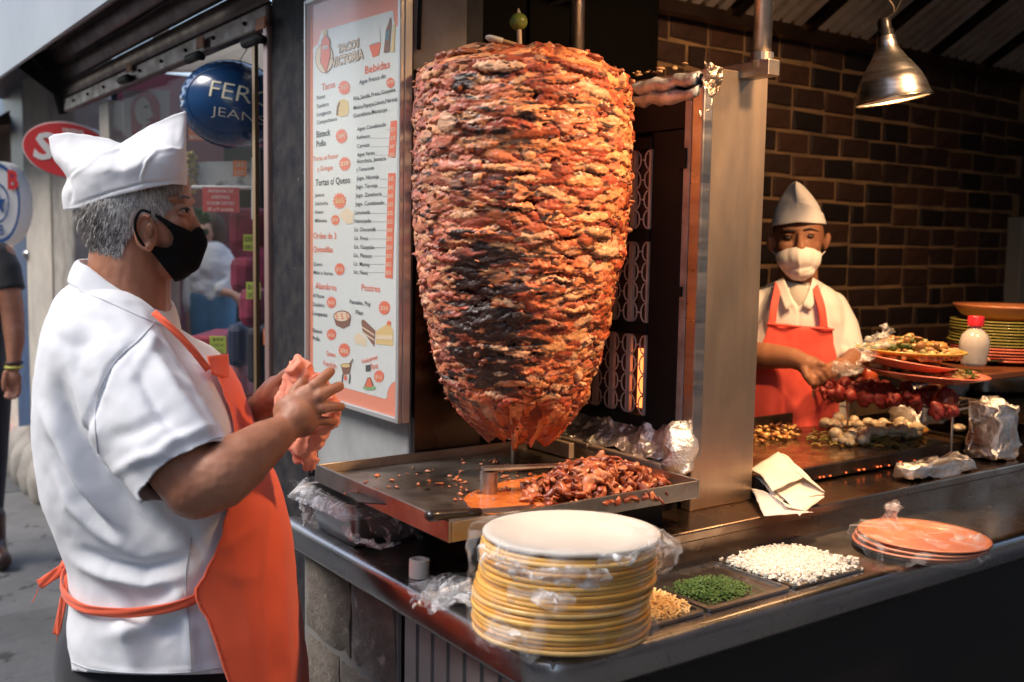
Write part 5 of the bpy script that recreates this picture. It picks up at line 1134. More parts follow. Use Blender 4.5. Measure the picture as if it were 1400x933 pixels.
for (px, py, lab) in ((1283, 520, "large orange chorizo end with a pointed tip at the right of the rack"), (1293, 549, "round orange chorizo end hanging over the rack corner"), (1187, 512, "bright orange chorizo piece near the plastic covered hand")):
    P = onz(px, py, 1.13); mb = MB(); mb.sphere(P, (.034, .030, .032), 14, 10, jit=.06); mb.tube([P, P+A([0, -.01, -.03]), P+A([0, -.012, -.045])], [.02, .012, .004], 10)
    tag(obj("chorizo", mb, CHO2, smooth=True), lab, "chorizo", "chorizo on the rack")
# ---------------------------------------------------------------- plates of food
def dish(px, py, z, R, m, label, tx=0., ty=0., sq=1.):
    P = onz(px, py, z); V, F = MB().lathe(plate_prof(R, .018, .6), n=64).data(); V = V*A([1, sq, 1]); Rm_ = A(Matrix.Rotation(tx, 3, Vector(tuple(rt))) @ Matrix.Rotation(ty, 3, Vector(tuple(fw))))
    o = obj("plate", (V@Rm_.T, F), m, loc=tuple(P), smooth=True); tag(o, label, "plate", "plates of food on the rack"); return P
def food(label, P, R, n, size, mats_, seed, hz=.03, name="cooked_food"):
    return heap(name, label, "food", lambda r: (lambda a, q: P+A([q*R*math.cos(a), q*R*math.sin(a), .008+hz*(1-q*q)*r.random()]))(r.uniform(0, 6.28), math.sqrt(r.random())), n, size, mats_, seed, flat=.7)
FM = [mat("stewed_onion", (.60, .38, .14), .4, coat=.3), mat("cooked_meat_brown", (.36, .17, .06), .45, coat=.2), mat("pale_pepper", (.62, .52, .22), .4, coat=.3), mat("herb_dark", (.08, .11, .02), .5)]
OLV = mat("mustard_melamine", (.58, .42, .08), .35, coat=.3); COR = mat("coral_melamine", (.80, .22, .13), .35, coat=.3)
P = dish(1262, 518, 1.178, .158, COR, "large coral plate of rice lowest of the three dishes on the rack", ty=.06); food("brown rice and herbs on the lowest coral plate", P+A([.02, 0, .004]), .12, 300, .010, FM, 41, .02)
P = dish(1238, 503, 1.208, .118, COR, "smaller pink coral plate wedged between the two larger dishes", ty=.14); food("pale shredded meat on the small coral plate", P, .08, 80, .010, [FM[0], FM[1]], 42, .012)
P = dish(1244, 488, 1.232, .136, OLV, "mustard yellow plate heaped with onions and meat, top of the three dishes", ty=.02); food("heaped fried onions, peppers and herbs on the mustard plate", P, .115, 420, .0125, [FM[0], FM[0], FM[1], FM[2], FM[3]], 43, .045)
for (px, py, r_, lab) in ((1228, 462, .034, "golden bun half buried in the onions at left of the mustard plate"), (1280, 466, .032, "golden bun half at the right of the mustard plate")):
    tag(obj("golden_patty", MB().sphere(onz(px, py+8, 1.262), (r_*.9, r_*.9, r_*.40), 16, 10, jit=.10), mat("golden_crust", (.68, .36, .10), .4, coat=.3, col2=(.5, .22, .05), cs=20), smooth=True), lab.replace("bun half", "crust patty").replace("bun", "patty"), "patty", "golden patties on the mustard plate")
G = crumpled_sheet(onz(1172, 470, 1.27), onz(1212, 448, 1.29), onz(1180, 492, 1.24), onz(1225, 470, 1.27), 22, .016, 40, 44)
tag(obj("plastic_bag", MB().grid(G), FILM2, smooth=True), "crumpled clear plastic at the left edge of the mustard plate", "bag")
# side table with pot, stacks and bottle
tb = thing("side_table", "dark steel side table at the far right carrying pot and plate stacks", "table", (3.3, 1.8, 0))
obj("top", MB().box((2.78, 1.42, 1.03), (4.2, 2.2, 1.06)), DSTEEL, parent=tb, bevel=.003)
for x, y in ((2.8, 1.44), (4.1, 1.44), (2.8, 2.15), (4.1, 2.15)): obj("leg", MB().box((x, y, .963), (x+.03, y+.03, 1.0295)), BLACK, parent=tb)
pt = on(1388, 540, 2, 1.061); pot = thing("steel_pot", "round dark steel pot at the right edge below the plate stacks", "pot", (pt[0], pt[1]+.06, 1.061))
obj("body", MB().lathe([(0, 0), (.135, 0), (.15, .012), (.155, .10), (.162, .104), (.155, .108), (.148, .10), (.14, .02), (0, .015)], (pt[0]+.02, pt[1]+.12, 1.061), 48), mat("pot_steel", (.30, .27, .24), .15, 1., col2=(.2, .15, .1), cs=5), parent=pot, auto=True)
obj("contents", MB().lathe([(0, .085), (.147, .085)], (pt[0]+.02, pt[1]+.12, 1.061), 40), mat("red_salsa", (.42, .08, .02), .3, coat=.4), parent=pot)
hp = A([0, 0, 0]); st0 = onz(1392, 497, 1.17)
bx = thing("stack_shelf", "dark raised shelf behind the pot holding the plate stacks", "shelf", (st0[0], st0[1]+.1, 1.061))
obj("shelf_board", MB().box((st0[0]-.34, st0[1]-.10, 1.150), (st0[0]+.4, st0[1]+.28, 1.168)), mat("dark_orange_board", (.22, .075, .03), .4), parent=bx, bevel=.003)
for dx in (-.33, .37): obj("side_panel", MB().box((st0[0]+dx, st0[1]+.15, 1.0605), (st0[0]+dx+.02, st0[1]+.27, 1.1495)), BLACK, parent=bx)
GM = mat("olive_melamine", (.33, .30, .07), .35, coat=.3)
ms_ = {}
for k in range(14):
    m = COR if k < 5 else GM
    if m.name not in ms_: V, F = MB().lathe(plate_prof(.145, .012, .6), n=56).data(); ms_[m.name] = mesh("plate", V, F, m, True)
    o = bpy.data.objects.new("plate", ms_[m.name]); sc.collection.objects.link(o); o.location = (st0[0]+rng.normal(0, .003), st0[1]+.06+rng.normal(0, .003), 1.17+k*.0088)
    tag(o, ORD[4-k]+" coral red plate counted down from the olive plates at the right edge" if k < 5 else ORD[13-k]+" olive green plate under the terracotta bowl at the right edge", "plate", "plate stack at the right edge")
zt_ = 1.17+14*.0088
V, F = MB().lathe([(0, .004), (.09, .004), (.13, .02), (.15, .045), (.155, .052), (.145, .046), (.12, .024), (.08, .012), (0, .012)], n=56).data()
tag(obj("bowl", (V, F), mat("terracotta_bowl", (.58, .24, .10), .35, coat=.3, col2=(.45, .15, .06), cs=10), loc=(st0[0]+.01, st0[1]+.05, zt_), smooth=True), "terracotta coloured shallow bowl on top of the olive plate stack", "bowl")
bt = onz(1332, 476, 1.235); bt2 = thing("sauce_bottle", "round clear bottle with red cap behind the white rice heap", "bottle", bt)
obj("body", MB().lathe([(0, 0), (.030, 0), (.034, .01), (.036, .03), (.040, .05), (.040, .07), (.034, .088), (.022, .10), (.015, .106), (.015, .118), (0, .118)], bt-A([0, 0, .05]), 30), mat("bottle_plastic", (.74, .70, .64), .2, coat=.6, alpha=.9), parent=bt2, smooth=True)
obj("cap", MB().lathe([(0, .140), (.020, .140), (.022, .137), (.022, .113), (.018, .111), (0, .111)], bt-A([0, 0, .05]), 24), mat("red_cap", (.72, .03, .05), .35, coat=.3), parent=bt2, auto=True)
P = onz(1333, 494, 1.172); V, F = MB().lathe(plate_prof(.115, .012, .6), n=48).data()
tag(obj("plate", (V, F), mat("dark_plate", (.05, .055, .03), .35, coat=.3), loc=tuple(P+A([0, 0, .0])), smooth=True), "dark plate under the white heap beside the red capped bottle", "plate")
bits("crumbled_cheese", "white crumbled heap on the dark plate in front of the bottle", "cheese", (P[0], P[1]), 900, .085, .07, .045, .006, mat("white_crumble", (.78, .70, .54), .6, col2=(.65, .5, .3), cs=30), "dice", seed=9, z0=1.18, mound=1.2)
# foil parcels
def foilblock(c, hx, hy, hz, label, seed, rz=0., m=None, amp=.012, group="foil parcels beside the griddle"):
    n = 16; V = []; 
    mb = MB(); mb.sphere((0, 0, 0), 1, 72, 46); V, F = mb.data(); q = np.sign(V)*np.abs(V)**.35; q = q/np.max(np.abs(q), axis=1)[:, None]**.5
    V = q*A([hx, hy, hz]); V = crumple(V, amp, 22, seed); V = crumple(V, amp*.6, 70, seed+3); V = V@rotz(rz).T
    return tag(obj("foil_parcel", (V+A(c), F), m or FOIL, smooth=True), label, "foil parcel", group)
c = onz(1371, 632, .963); foilblock(c+A([.03, .05, .075]), .055, .045, .075, "tall crumpled foil parcel standing at the right of the griddle", 51)
c = onz(1310, 608, .963); foilblock(c+A([.06, .16, .07]), .11, .05, .035, "grey foil block lying behind the wire rack leg", 52, rz=.1)
c = onz(1300, 600, .963); foilblock(c+A([.10, .13, .12]), .13, .05, .028, "upper foil block resting over the grey one under the plates", 53, rz=.1)
c = onz(1285, 650, .963); foilblock(c+A([.0, .012, .017]), .14, .028, .017, "flattened foil roll along the foot of the griddle", 54, rz=.0, amp=.008)
# ---------------------------------------------------------------- on the left: bin with bag, tape roll, film, knife, chopped meat
bx0, bx1, by0, by1 = .885, 1.25, 1.765, 1.965
bn = thing("steel_bin", "rectangular steel pan lined with a plastic bag, under the left end of the tray", "pan", ((bx0+bx1)/2, (by0+by1)/2, .9))
def ringr(x0, y0, x1, y1, z, r=.02): return [(x, y, z) for x, y in rrect(x0, y0, x1, y1, r)]
f_ = .014
G = [ringr(bx0+.012, by0+.012, bx1-.012, by1-.012, .9015), ringr(bx0+.004, by0+.004, bx1-.004, by1-.004, .93), ringr(bx0-.006, by0-.006, bx1+.006, by1+.006, .990), ringr(bx0-f_, by0-f_, bx1+f_, by1+f_, .992), ringr(bx0-f_, by0-f_, bx1+f_, by1+f_, .987)]
obj("shell", MB().grid(G, cv=True), mat("bin_steel", (.50, .50, .49), .3, .9, rough2=.42, col2=(.38, .37, .36), cs=6), parent=bn, auto=True, solid=.001)
obj("floor", MB().box((bx0+.015, by0+.015, .902), (bx1-.015, by1-.015, .905)), BLACK, parent=bn)
rimp = ringr(bx0-f_, by0-f_, bx1+f_, by1+f_, .995)
bgl = tag(obj("plastic_bag", MB().grid(crumple([[(x+(.0 if k < 3 else -.012*(k-2))*(1 if x < 1 else -1), y+(-.008*(k-2) if k > 2 and y < 1.85 else 0), z+(-.03, -.012, .006, -.006, -.014, -.022)[k]) for x, y, z in rimp] for k in range(6)], .010, 34, 61), cv=True), FILM2, smooth=True), "clear liner bag folded over the rim of the steel pan under the tray", "bag")
G = crumpled_sheet((.872, 1.985, .995), (.868, 1.90, .998), (.868, 1.975, .915), (.872, 1.915, .905), 22, .016, 40, 62); obj("bag_tail", MB().grid(G), FILM2, parent=bgl, smooth=True)
G = crumpled_sheet(onz(470, 712, .985), onz(505, 742, .97), onz(478, 735, .955), onz(540, 745, .93), 22, .016, 38, 63); obj("bag_tail", MB().grid(G), FILM2, parent=bgl, smooth=True)
G = crumpled_sheet((.90, 1.76, .97), (1.0, 1.75, .955), (.93, 1.755, .915), (1.05, 1.75, .90), 22, .016, 38, 64); obj("bag_tail", MB().grid(G), FILM2, parent=bgl, smooth=True)
P = onz(573, 789, .9)
tag(obj("tape_roll", MB().lathe([(.0125, 0), (.0145, 0), (.0185, .001), (.0185, .033), (.0145, .034), (.0125, .034), (.0125, 0)], P, 36), mat("off_white_paper_roll", (.85, .82, .76), .6), auto=True), "small off-white cardboard ring standing on the counter under the tray", "tape roll")
for i, q in enumerate([((560, 812), (605, 786), (566, 836), (618, 818)), ((600, 792), (652, 780), (598, 826), (650, 812)), ((575, 800), (640, 790), (590, 832), (645, 826))]):
    G = crumpled_sheet(*[onz(x, y, .905+.010*i+.006*j) for j, (x, y) in enumerate(q)], 30, .013, 45, 70+i); G[..., 2] = np.maximum(G[..., 2], .9015)
    if i == 0: fm_ = tag(obj("cling_film", MB().grid(G), FILM2, smooth=True), "crumpled clear plastic film lying on the counter left of the plate stack", "plastic film")
    else: obj("film_fold", MB().grid(G), FILM2, parent=fm_, smooth=True)
# knife
k0, k1, k2 = onz(583, 706, 1.068), onz(655, 700, 1.059), onz(722, 693, 1.042)
kf = thing("knife", "long kitchen knife with black handle resting on the tray edge behind the plates", "knife", k0)
dk = (k1-k0)/np.linalg.norm(k1-k0)
obj("handle", MB().tube([k0, k0+dk*.006, lerp(k0, k1, .25), lerp(k0, k1, .7), k1], [.007, .0115, .0105, .0095, .0085], 16, flat=.8, upv=(0, 0, 1)), mat("black_handle", (.02, .014, .012), .3, coat=.4), parent=kf, smooth=True)
sd_ = np.cross(dk, [0, 0, 1.]); 
bd = [k1+sd_*.012, k1+dk*.03+sd_*.02, k2+sd_*.012, k2+dk*.02-sd_*.004, k1-sd_*.012]
obj("blade", MB().prism(bd, A([0, 0, .002])), STEEL, parent=kf)
s2 = onz(508, 690, tz+.002)
kb = thing("scraper_blade", "dark triangular metal scrap blade lying in the left of the tray", "scraper", s2)
obj("blade", MB().prism([onz(468, 672, tz+.003), onz(545, 684, tz+.003), onz(532, 691, tz+.003), onz(490, 688, tz+.003)], A([0, 0, .002])), mat("dark_blade", (.05, .045, .04), .35, .8), parent=kb)
CM = [mat("chopped_meat_%d" % i, c, .38, coat=.25, col2=tuple(x*.45 for x in c), cs=60, bump=.5, bs=180) for i, c in enumerate([(.50, .13, .045), (.36, .075, .03), (.62, .22, .10), (.22, .045, .02)])]
mc = onz(812, 676, tz)
def fm1(r):
    u, v = r.normal(0, .5, 2); u = np.clip(u, -1.15, 1.15); v = np.clip(v, -1.1, 1.1); px = 815+u*82; zz_ = .060*max(0., 1-u*u*.6-v*v*.7)*(.35+.65*r.random()) ; P = onz(px, 672+v*16-u*4, tz+.004); return P+A([0, 0, zz_])
heap("chopped_meat", "heap of freshly carved red-brown meat pieces at the right of the tray", "meat", fm1, 900, .0115, CM, 81, flat=.5)
heap("meat_crumbs", "small meat crumbs scattered over the tray around the spit foot", "meat crumbs", lambda r: onz(r.uniform(620, 740), r.uniform(628, 684), tz+.003) if r.random() < .8 else onz(r.uniform(470, 640), r.uniform(640, 690), tz+.003), 130, .0045, [CM[0], CM[2], CM[2]], 82)
# ================================================================= people
SKIN = mat("skin_brown", (.43, .195, .115), .42, col2=(.34, .14, .08), cs=14, sss=.12, bump=.25, bs=140, bdist=.0008, spec=.4, rough2=.55, rs=30, col3=(.52, .25, .17), cs3=9, lo3=.55, hi3=.8)
SKIND = mat("skin_deep_brown", (.24, .10, .05), .4, col2=(.18, .07, .035), cs=14, sss=.1, bump=.2, bs=120, bdist=.0008, spec=.5)
SHIRT = mat("white_cotton_shirt", (.76, .78, .82), .85, sheen=.2, bump=.25, bs=450, bdist=.0006, spec=.2)
CAPM = mat("white_cotton_cap", (.78, .79, .81), .85, sheen=.2, bump=.3, bs=380, bdist=.0006, spec=.2)
APR = mat("orange_apron", (.90, .15, .07), .78, sheen=.25, bump=.3, bs=350, bdist=.0007, col2=(.84, .13, .06), cs=4, spec=.25)
TROU = mat("black_trousers", (.012, .013, .018), .85, sheen=.2)
MASKB = mat("black_mask", (.006, .006, .007), .85, sheen=.0, spec=.15, bump=.3, bs=400, bdist=.0004)
def skinmesh(name, parts, voxel, m, parent, smooth=8, post=None):
    mb = MB()
    for pt_ in parts: pt_(mb)
    V, F, N = remesh(mb, voxel, smooth)
    if post: V = post(V, N)
    return obj(name, (V, F), m, parent=parent, smooth=True, recalc=False)
def chain(*cr): return lambda mb: capsules(mb, [(A(p, float), r) for p, r in cr])
def ell3(c, r, R=None): return lambda mb: mb.sphere(c, r, 24, 16, R)
F2 = A([fw[0], fw[1], 0]); F2 /= np.linalg.norm(F2); R2 = A([F2[1], -F2[0], 0]); Z3 = A([0, 0, 1.])
BAS = np.stack([R2, F2, Z3], 1)  # local (right, away, up) -> world
# ---------------------------------------------------------------- the cook in the black mask
D0 = 1.80
def M(px, py, b=0.): return at(px, py, D0+b)
foot = A([*M(205, 800)[:2], 0]); 
man = thing("person", "grey haired cook in white shirt, cap, black mask and orange apron wiping his hands", "person", foot)
# torso of the shirt: rows of (py, x_left, x_right, half depth, centre depth)
rows = [(376, 116, 206, .050, .0), (390, 100, 232, .085, .0), (406, 85, 254, .128, .0), (428, 68, 268, .175, .0), (452, 57, 279, .20, .0), (480, 50, 296, .212, .0), (520, 45, 318, .208, .0), (570, 42, 338, .20, .0), (620, 45, 356, .195, .0), (670, 54, 372, .19, .0), (705, 67, 379, .187, .0), (735, 83, 383, .185, .0), (765, 92, 385, .185, .0), (800, 93, 388, .19, .0), (850, 90, 391, .195, .0), (895, 94, 392, .195, .0), (922, 101, 393, .195, .0), (940, 104, 393, .195, 0)]
rp = A(rows, float); rowy = np.linspace(372, 940, 90); RW = np.stack([np.interp(rowy, rp[:, 0], rp[:, k]) for k in range(1, 5)], -1)
for k in range(4): RW[:, k] = np.convolve(np.pad(RW[:, k], 3, 'edge'), np.ones(7)/7, 'valid')
ADJ = [np.zeros(len(rowy)), np.ones(len(rowy))]
def section(py, ang, grow=0., hem=0.):
    """point on the torso; ang 0 = front (right in the photo), -90deg = towards the camera"""
    xl, xr, hd, c = [np.interp(py, rowy, RW[:, k]) for k in range(4)]
    cx = (xl+xr)/2+np.interp(py, rowy, ADJ[0]); hw = (xr-xl)/2/FPX*D0*np.interp(py, rowy, ADJ[1])+grow; hd = hd+grow
    ca, sa = math.cos(ang), math.sin(ang); e = .86
    x = hw*np.sign(ca)*abs(ca)**e; y = hd*np.sign(sa)*abs(sa)**e
    return at(cx, py, D0)+R2*x+F2*(y+c)
for _ in range(4):   # a round body seen from close by looks wider than its middle section: fit the outline
    for i, py in enumerate(rowy):
        X_ = project(A([section(py, a) for a in np.linspace(0, 2*np.pi, 36, endpoint=False)]))[0]
        xl, xr = RW[i, 0], RW[i, 1]; ADJ[0][i] += (xl+xr)/2-(X_.min()+X_.max())/2; ADJ[1][i] *= (xr-xl)/(X_.max()-X_.min())
def tsec(py, a):
    P = section(py, a); x = project(P)[0]; k = 1-smoothstep(378, 505, py)
    return P-Z3*(.42*k*(x-112)/FPX*D0)
tors = [[tsec(py, a) for a in np.linspace(0, 2*np.pi, 72, endpoint=False)] for py in rowy]
def torso_part(mb):
    G = A(tors); n = G.shape[1]; V = G.reshape(-1, 3); F = gridf(len(G), n, False, True)+[tuple(range(n))[::-1], tuple((len(G)-1)*n+k for k in range(n))]; mb.add(V, F)
SH, EL, WR = M(158, 482, -.13), M(268, 664, -.225), M(388, 588, -.13)
HEMC = M(262, 646, -.215)
SHf, ELf, WRf = M(170, 480, .15), M(300, 640, .20), M(352, 562, .10)
HEMf = M(262, 600, .19)
parts = [torso_part,
         chain((M(150, 468, -.085), .088), (M(172, 515, -.145), .084), (M(205, 565, -.180), .080), (M(238, 610, -.205), .077)),
         lambda mb: mb.tube([M(205, 565, -.180), M(238, 610, -.205), HEMC, HEMC+(EL-SH)/np.linalg.norm(EL-SH)*.012], [.080, .077, .0745, .074], 32),
         chain((M(165, 465, .09), .09), (M(200, 520, .15), .08), (M(255, 590, .18), .075))]
fold_m = [  # creases: (polyline in photo px, metres, width px)
    ([(62, 560), (85, 600), (115, 660), (150, 710), (175, 745)], .013, 12), ([(75, 520), (100, 590), (140, 650), (185, 705), (225, 740)], -.012, 13),
    ([(95, 500), (120, 560), (150, 620), (190, 670), (228, 700)], .011, 11), ([(78, 640), (100, 690), (140, 730), (190, 765)], .009, 10), ([(70, 600), (95, 660), (130, 705), (170, 735)], -.009, 9),
    ([(105, 770), (150, 790), (200, 800), (262, 785)], .008, 9), ([(110, 750), (150, 768), (200, 776), (255, 762)], -.008, 8),
    ([(160, 800), (185, 840), (240, 862)], -.008, 14), ([(150, 870), (200, 850), (265, 800)], .008, 14), ([(170, 820), (175, 880), (190, 915)], .006, 14), ([(240, 800), (258, 860), (262, 915)], .006, 10), ([(210, 880), (250, 840), (290, 830)], -.006, 12),
    ([(175, 520), (200, 480), (225, 440)], .004, 10), ([(240, 450), (270, 490), (300, 560), (318, 600)], .006, 9), ([(222, 455), (250, 500), (290, 570)], -.006, 9), ([(200, 475), (240, 540), (290, 600)], .007, 11), ([(180, 490), (215, 560), (262, 615)], -.006, 10),
    ([(182, 470), (150, 500), (131, 545), (130, 600), (140, 640)], -.0055, 4), ([(120, 420), (170, 440), (215, 470)], .003, 10), ([(212, 620), (240, 600), (290, 585)], .005, 9), ([(165, 640), (195, 625), (235, 620)], .005, 9), ([(150, 600), (190, 590), (240, 560)], -.004, 12), ([(225, 690), (260, 725), (275, 765)], -.006, 8), ([(60, 450), (90, 470), (130, 470)], -.003, 12), ([(120, 910), (200, 924), (300, 912)], .0025, 4)]
def shirt_post(V, N):
    V = folds(V, N, [(a_, b_*1.55, c_*.9) for a_, b_, c_ in fold_m]); return V+N*(.0035*fbm(V, 9, 3, 3)+.0012*fbm(V, 30, 3, 4))[:, None]
mb = MB()
for p_ in parts: p_(mb)
V, F, N = remesh(mb, .0055, 6); V = shirt_post(V, N)
# open the sleeve and the hem so the shirt reads as cloth, with thickness
px_, py_, dd = project(V); axn = (EL-SH)/np.linalg.norm(EL-SH)
q = V-HEMC; along = q@axn; radl = np.linalg.norm(q-along[:, None]*axn, axis=1)
fs = np.where((radl < .0722) & (along > -.03) & (along < .03), -along, 1.)
fs = np.where((radl < .0722) & (along > 0), -along-1e-5, fs)
fh = (923-.00035*(px_-225)**2-py_)*.0013
V, Fk = clip(V, F, fh)
q = V-HEMC; along = q@axn; radl = np.linalg.norm(q-along[:, None]*axn, axis=1)
V, Fk = clip(V, Fk, np.where((radl < .088) & (along < .04), np.maximum(-along-.002, q@F2-.016), 1.))
V_sh, F_sh = V, Fk
sh_o = obj("shirt", (V, Fk), SHIRT, parent=man, smooth=True, recalc=False)
md = sh_o.modifiers.new("solid", 'SOLIDIFY'); md.thickness = .0028; md.offset = -1
# sleeve hem stitch ring
def ringaround(c, axis, r, n=40, k=1.):
    a = np.linspace(0, 2*np.pi, n, endpoint=False); u = np.cross(axis, F2); u /= np.linalg.norm(u); v = np.cross(axis, u); return [c+u*r*math.cos(t)+v*r*math.sin(t)*k for t in a]
# body: neck, arms, hands in one skin (torso inside the shirt joins them)
def hand_near(mb):
    capsules(mb, [(WR, .0255), (M(398, 578, -.122), .027), (M(408, 568, -.118), .028)])
    mb.sphere(M(405, 568, -.112), (.040, .024, .036), 20, 14, BAS@A(Matrix.Rotation(.75, 3, 'Y')))
    mb.sphere(M(416, 557, -.108), (.030, .019, .040), 20, 14, BAS@A(Matrix.Rotation(.45, 3, 'Y')))
    f = [((418, 538, -.106), (431, 527, -.112), (443, 516, -.100), (452, 508, -.078)), ((424, 548, -.106), (438, 541, -.116), (452, 534, -.106), (464, 528, -.084)), ((427, 559, -.102), (441, 558, -.112), (455, 556, -.102), (466, 556, -.080)), ((422, 571, -.096), (434, 575, -.102), (446, 576, -.094), (456, 577, -.076))]
    rr = [(.0105, .0094, .0086, .0074), (.0108, .0098, .0088, .0076), (.0106, .0095, .0086, .0074), (.0098, .0088, .0080, .0068)]
    for q, r_ in zip(f, [tuple(x*1.08 for x in r9) for r9 in rr]):
        capsules(mb, [(M(*a), b_) for a, b_ in zip(q, r_)], 12); mb.sphere(M(*q[1]), r_[1]*1.12, 12, 8); mb.sphere(M(*q[0]), .0118, 12, 8)
        capsules(mb, [(WR, .006), (M(q[0][0]-6, q[0][1]+2, q[0][2]-.006), .006), (M(q[0][0], q[0][1], q[0][2]-.003), .0075)], 8)
    capsules(mb, [(M(398, 556, -.085), .013), (M(404, 536, -.07), .0115), (M(414, 521, -.065), .0095)], 12)
def hand_far(mb):
    capsules(mb, [(WRf, .026), (M(366, 550, .075), .030), (M(380, 538, .055), .033), (M(394, 532, .03), .030)])
    capsules(mb, [(M(370, 542, .04), .017), (M(378, 526, .02), .0135), (M(390, 514, .0), .0115), (M(402, 506, -.015), .0100)], 12)
    for k, (x, y) in enumerate(((412, 518), (418, 532), (420, 548), (414, 562))):
        capsules(mb, [(M(396, 524+k*9, .035), .0115), (M(x-4, y, .03), .010), (M(x+6, y+4, .0), .0088), (M(x+4, y+8, -.02), .0076)], 12)
HX = M(187, 300, 0)
def head_part(mb):
    mb.sphere(M(180, 276, 0), (.098, .078, .088), 32, 22, BAS)         # skull
    mb.sphere(M(205, 262, 0), (.070, .066, .075), 28, 18, BAS)        # forehead
    mb.sphere(M(228, 315, 0), (.052, .056, .075), 28, 18, BAS)        # face
    mb.sphere(M(190, 330, 0), (.070, .060, .062), 28, 18, BAS)        # jaw
    mb.sphere(M(236, 362, 0), (.032, .036, .026), 20, 14, BAS)        # chin
    mb.sphere(M(246, 274, -.0), (.022, .055, .012), 20, 12, BAS)      # brow
    capsules(mb, [(M(251, 285, 0), .0085), (M(262, 302, 0), .011), (M(264, 312, 0), .0145)], 14)  # nose
    for s_ in (-1, 1): mb.sphere(M(240, 308, s_*.032), (.020, .020, .020), 14, 10, BAS)  # cheekbones
    for s_ in (-1, 1): mb.sphere(M(247, 285, s_*.030), (.011, .017, .009), 14, 10, BAS)
def neck_part(mb):
    capsules(mb, [(M(181, 335, 0), .068), (M(177, 375, 0), .070), (M(172, 410, 0), .076), (M(168, 450, 0), .08)], 24)
    capsules(mb, [(M(203, 345, 0), .040), (M(197, 375, 0), .043), (M(190, 405, 0), .046)], 20)
    mb.sphere(M(175, 600, 0), (.12, .13, .25), 24, 16, BAS); mb.sphere(M(220, 780, 0), (.15, .15, .2), 24, 16, BAS)
    capsules(mb, [(M(165, 490, -.09), .06), (M(165, 490, .09), .06)], 20)
def arms_part(mb):
    capsules(mb, [(SH, .062), (M(215, 575, -.19), .060), (M(250, 632, -.215), .058), (EL, .052), (M(300, 652, -.225), .051), (M(330, 630, -.20), .046), (M(362, 606, -.165), .036), (WR, .0265)], 22)
    mb.sphere(M(262, 684, -.222), (.030, .032, .026), 16, 12, BAS)
    capsules(mb, [(SHf, .06), (ELf, .05), (M(325, 605, .17), .044), (WRf, .028)], 22)
def ear_part(mb):
    for s_ in (-1,):
        c = M(201, 318, -.077)
        mb.sphere(c, (.0165, .006, .030), 18, 12, BAS@A(Matrix.Rotation(-.15, 3, 'Y')))
        mb.tube([c+R2*(.015*math.cos(t)-.001)+Z3*(.027*math.sin(t)+.001)+F2*s_*.006 for t in np.linspace(-.2+math.pi*.4, math.pi*1.65, 18)], .0040, 10)
        mb.sphere(c-Z3*.024+R2*.003+F2*s_*.002, (.008, .006, .009), 12, 8, BAS)
body = skinmesh("body", [head_part, neck_part, arms_part, hand_near, hand_far], .0028, SKIN, man, smooth=4,
                post=lambda V, N: V+N*(.0007*fbm(V, 60, 3, 8)-.0016*smoothstep(.5, .9, fbm(V*A([1, 1, .7]), 45, 2, 12))*0)[:, None])
ear = skinmesh("ear", [ear_part], .0016, SKIN, man, smooth=3)
obj("ear_shade", MB().sphere(M(205, 316, -.083), (.0075, .003, .013), 12, 8, BAS), SKIND, parent=ear, smooth=True)  # shade in the hollow of the ear painted as a darker skin spot
# fingernails on the near hand
NAIL = mat("nail", (.55, .33, .25), .3, coat=.4)
# eye
ey = obj("eye", MB().sphere(M(250, 287, -.034), (.0095, .0095, .0085), 16, 12, BAS), mat("eye_white", (.45, .40, .36), .2, coat=.5), parent=man, smooth=True)
obj("iris", MB().sphere(M(256, 287, -.036), (.0045, .0065, .0055), 12, 8, BAS), mat("iris_dark", (.02, .012, .01), .1), parent=ey, smooth=True)
obj("eyelid", MB().sphere(M(249.5, 283, -.034), (.0112, .0115, .0075), 16, 12, BAS@A(Matrix.Rotation(.25, 3, 'Y'))), SKIN, parent=ey, smooth=True)
obj("eyelid", MB().sphere(M(249, 292, -.034), (.0105, .0110, .0050), 16, 12, BAS), SKIN, parent=ey, smooth=True)
obj("eyelashes", MB().tube([M(246, 287, -.0465), M(254, 285, -.045), M(259, 287, -.038)], .0012, 6), mat("dark_hair", (.02, .016, .013), .6), parent=ey)
obj("eyebrow", MB().tube([M(243, 272, -.048), M(252, 269, -.042), M(259, 271, -.030)], [.002, .0032, .002], 6), mat("greying_hair", (.12, .10, .09), .7), parent=man)
# hair: many thin tapered locks lying on the skull
HAIRC = [mat("hair_%d" % i, c, .5) for i, c in enumerate([(.62, .60, .56), (.40, .37, .34), (.20, .18, .17), (.075, .065, .06), (.74, .71, .66)])]
hair = [MB() for _ in HAIRC]
C_sk = M(172, 272, 0)
def skullpt(px, py, side):
    """surface point of the head at this photo position, side -1 near, +1 far"""
    dep = 0.
    for it in range(5):
        P = M(px, py, side*dep); nd_ = 0.
        for c, r in ((M(180, 276, 0), (.099, .078, .088)), (M(205, 262, 0), (.070, .066, .075)), (M(192, 330, 0), (.068, .060, .062)), (M(181, 335, 0), (.070, .070, .06)), (M(178, 300, 0), (.083, .074, .09))):
            q = P-c; x, z = (q@R2)/r[0], q[2]/r[2]; k = 1-x*x-z*z
            if k > 0: nd_ = max(nd_, r[1]*math.sqrt(k))
        dep = .4*dep+.6*nd_
    return M(px, py, side*dep), dep
outline = [(98, 280), (102, 300), (106, 320), (114, 340), (122, 350)]
def inhair(px, py):
    back = np.interp(py, [240, 290, 310, 330, 352, 360], [90, 94, 98, 106, 118, 126])
    fr = np.interp(py, [240, 262, 285, 300, 318, 335, 350, 362], [252, 246, 226, 190, 176, 170, 165, 145])
    return back < px < fr
cnt = 0
